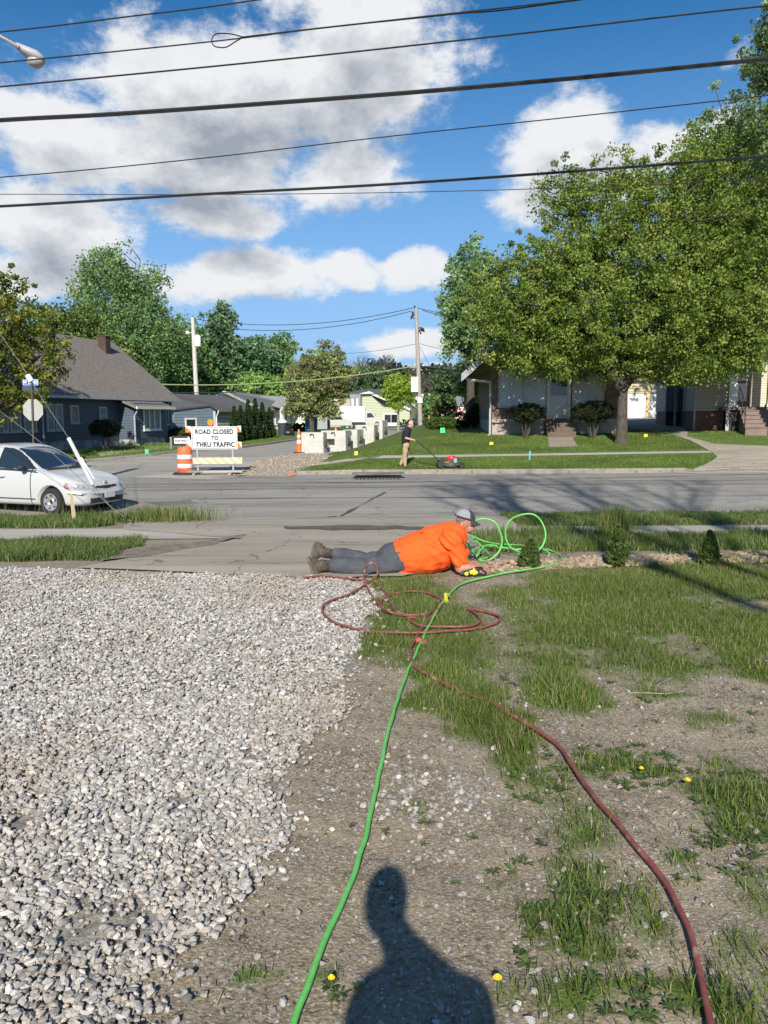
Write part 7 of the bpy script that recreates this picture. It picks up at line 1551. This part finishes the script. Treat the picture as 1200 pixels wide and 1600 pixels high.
# mower
mp = G(704, 731.5); Ym_ = mp.y; r = empty('lawn_mower', mp, 0, 'push lawn mower with red engine cover and long black handle', 'lawn mower'); sc_ = Ym_/FPX
def mm(u, v, dy=0): return W(u, v, Ym_+dy)-mp
M_deck = mat('mower_deck', (.035,.035,.037), (.07,.065,.06), rough=.6, scale=10)
mb = MB(); mb.lathe([(.001, .03), (.27, .03), (.29, .08), (.25, .19), (.001, .21)], o=(0, 0, 0), n=24); mb.box(-.42, .34, -.22, .22, .10, .17); mb.build('deck', M_deck, r, smooth=False)
mb = MB(); mb.ball((-.30, -.02, .17), (.24, .2, .14)); mb.build('rear_cover', M_deck, r, smooth=True)
for (x, R_) in ((-.36, .13), (.38, .10)):
    for sy_ in (-1, 1): mb = MB(); mb.lathe([(.001, -.03), (R_*.9, -.03), (R_, -.015), (R_, .015), (R_*.9, .03), (.001, .03)], n=18, M=Matrix.Translation((x, .27*sy_, R_)) @ Matrix.Rotation(pi/2, 4, 'X')); w_ = mb.build('wheel', M_blk, r, smooth=True)
mb = MB(); mb.lathe([(.001, .21), (.15, .21), (.15, .33), (.001, .33)], o=(.04, 0, 0), n=16); mb.box(-.12, .22, -.14, .12, .2, .30); mb.build('engine', mat('engine_dark', (.05,.045,.04), (.12,.10,.09), scale=12), r)
mb = MB(); mb.lathe([(.001, .30), (.17, .30), (.18, .34), (.16, .40), (.10, .43), (.001, .435)], o=(.03, 0, 0), n=20); mb.build('engine_cover', mat('engine_red', (.62,.02,.02), (.7,.03,.025), rough=.3, coat=.5), r, smooth=True)
mb = MB(); mb.box(.10, .21, -.19, -.14, .2, .35); mb.build('muffler', M_steel, r); mb = MB(); mb.box(-.22, -.08, -.2, -.02, .19, .24); mb.build('side_panel', mat('orange_deck', (.55,.12,.03), (.3,.1,.05)), r)
mb = MB()
for sy_ in (-1, 1): mb.tube([mm(688.5, 722, .19*sy_), mm(668, 703, .17*sy_), mm(650, 688, .17*sy_)], .021, 6)
mb.tube([mm(650, 688, -.17), mm(649, 687.5, 0), mm(650, 688, .17)], .015, 6); mb.tube([mm(655, 692, -.17), mm(655, 692, .17)], .012, 6); mb.build('handle', M_blk, r)
# ---- the photographer, standing just behind the viewpoint (only the shadow is seen)
PX, PY = -.06, -.26
def g_(x, y, z): return Vector((PX+x, PY+y, z))
mb = MB(); chain(mb, [(g_(-.11, 0, .95), .12), (g_(-.13, 0, .5), .085), (g_(-.14, -.02, .08), .06)]); chain(mb, [(g_(.11, 0, .95), .12), (g_(.13, .02, .5), .085), (g_(.14, .02, .08), .06)]); caps(mb, g_(-.09, 0, .97), g_(.09, 0, .97), .14, .14)
chain(mb, [(g_(0, 0, 1.0), .15), (g_(0, 0, 1.2), .16), (g_(0, 0, 1.38), .15)]); caps(mb, g_(-.13, 0, 1.44), g_(.13, 0, 1.42), .07, .07); chain(mb, [(g_(0, 0, 1.45), .065), (g_(-.08, .03, 1.58), .06)]); mb.ball(g_(-.13, .05, 1.70), (.08, .10, .12), nu=16, nv=12)
for sx_ in (-1, 1): chain(mb, [(g_(.15*sx_, 0, 1.43), .055), (g_(.17*sx_, .08, 1.16), .055), (g_(.08*sx_+.02, .14, 1.24), .045)]); hand(mb, g_(.06*sx_+.02, .15, 1.26), (-sx_*.5, .1, 1), (0, 1, 0), sx_, .8)
ph = blob('person', mb, M_skin2, None, voxel=.016, smooth=2); tag(ph, 'photographer standing at the viewpoint, seen only as a shadow', 'person')
mb = MB(); chain(mb, [(g_(0, 0, .92), .16), (g_(0, 0, 1.2), .16), (g_(0, 0, 1.38), .14)]); caps(mb, g_(-.12, 0, 1.43), g_(.13, 0, 1.40), .085, .085)
for sx_ in (-1, 1): chain(mb, [(g_(.14*sx_, 0, 1.42), .075), (g_(.16*sx_, .06, 1.17), .08), (g_(.10*sx_+.02, .12, 1.22), .07)])
caps(mb, g_(.13, 0, 1.40), g_(-.06, .02, 1.56), .07, .06)
blob('jacket', mb, mat('jacket_cloth', (.08,.09,.11), rough=.9), ph, voxel=.018, smooth=2)
mb = MB(); chain(mb, [(g_(-.11, 0, .95), .14), (g_(-.13, 0, .5), .105), (g_(-.14, -.02, .10), .085)]); chain(mb, [(g_(.11, 0, .95), .14), (g_(.13, .02, .5), .105), (g_(.14, .02, .10), .085)]); blob('trousers', mb, M_jean, ph, voxel=.018, smooth=2)
# ================================================================== HOSES
def lift(p, rad): return Vector((p[0], p[1], p[2]))
def hose_pts(spec, rad):
    out = []
    for a in spec:
        if len(a) == 2:
            p = G(*a); z = float(gz_at(p.x, p.y)); 
            if p.y > 8.2 or (-9 < p.x < 2.2 and p.y > 7.9): z = max(z, Hs(p.x, p.y)+.018)
            gl = gravel_w(np.array(p.x), np.array(p.y)); out.append(Vector((p.x, p.y, z+rad+.002+(.026 if gl else .012))))
        else: out.append(W(a[0], a[1], a[2]))
    return out
def hose(name, label, spec, rad, mt, wob=0.0):
    pts = spline(hose_pts(spec, rad), 9); pts = [q_+Vector((mnoise.noise(q_*6), mnoise.noise(q_*6+Vector((9, 0, 0))), mnoise.noise(q_*5+Vector((0, 9, 0)))*.5 if q_.z > .12 else 0))*.007 for q_ in pts]; mb = MB(); mb.tube(pts, rad, 10); o = mb.build(name, mt, None, smooth=True); return tag(o, label, 'hose')
M_green = mat('lime_green_hose', (.10,.44,.075), (.16,.52,.12), rough=.35, scale=30, spots=((.30,.50,.22), 9, .68))
M_red = mat('dusty_red_hose', (.17,.035,.03), (.26,.085,.07), rough=.6, scale=14, spots=((.32,.20,.16), 12, .62))
hose('green_hose', 'bright green hose running from the bottom edge to coils by the man', gs, .0105, M_green)
hose('red_hose', 'dusty dark red hose looping in the grass and running to the lower right', rs_, .0105, M_red)
# brass and orange joint on the red hose, yellow whip-check
p = G(655,1008); mb = MB(); mb.tube([(-.05,0,.02),(0,.01,.028),(.04,-.01,.02)], [.018,.024,.016], 10); mb.ball((.03, -.03, .02), (.03, .02, .02)); o = mb.build('hose_coupling', mat('rusty_orange', (.35,.09,.05), (.22,.07,.05), scale=30), None, smooth=True); o.location = p; tag(o, 'rusty orange coupling where the red hose is joined', 'coupling')
a = G(697,943); mb = MB(); mb.tube([(0,-.03,.02),(0,.05,.07),(.03,.10,.05)], .018, 8); o = mb.build('yellow_strap', mat('strap_yellow', (.45,.42,.03), (.6,.55,.05), scale=30), None, smooth=True); o.location = a; tag(o, 'yellow-green strap wrapped on the green hose beside the red coils', 'strap')
# fallen twig
p = G(1010,1125); mb = MB(); P_ = [G(970,1102), G(985,1092), G(1010,1090), G(1040,1093), G(1070,1085)]
mb.tube([(x.x-P_[0].x, x.y-P_[0].y, float(gz_at(x.x, x.y))+.012) for x in P_], .005, 5); mb.tube([((x.x-P_[0].x), x.y-P_[0].y, float(gz_at(x.x, x.y))+.015) for x in (P_[2], G(1030,1075), G(1050,1066))], .003, 5); o = mb.build('fallen_twig', M_barkg); o.location = (P_[0].x, P_[0].y, 0); tag(o, 'thin crooked twig lying on the bare soil at right', 'twig')
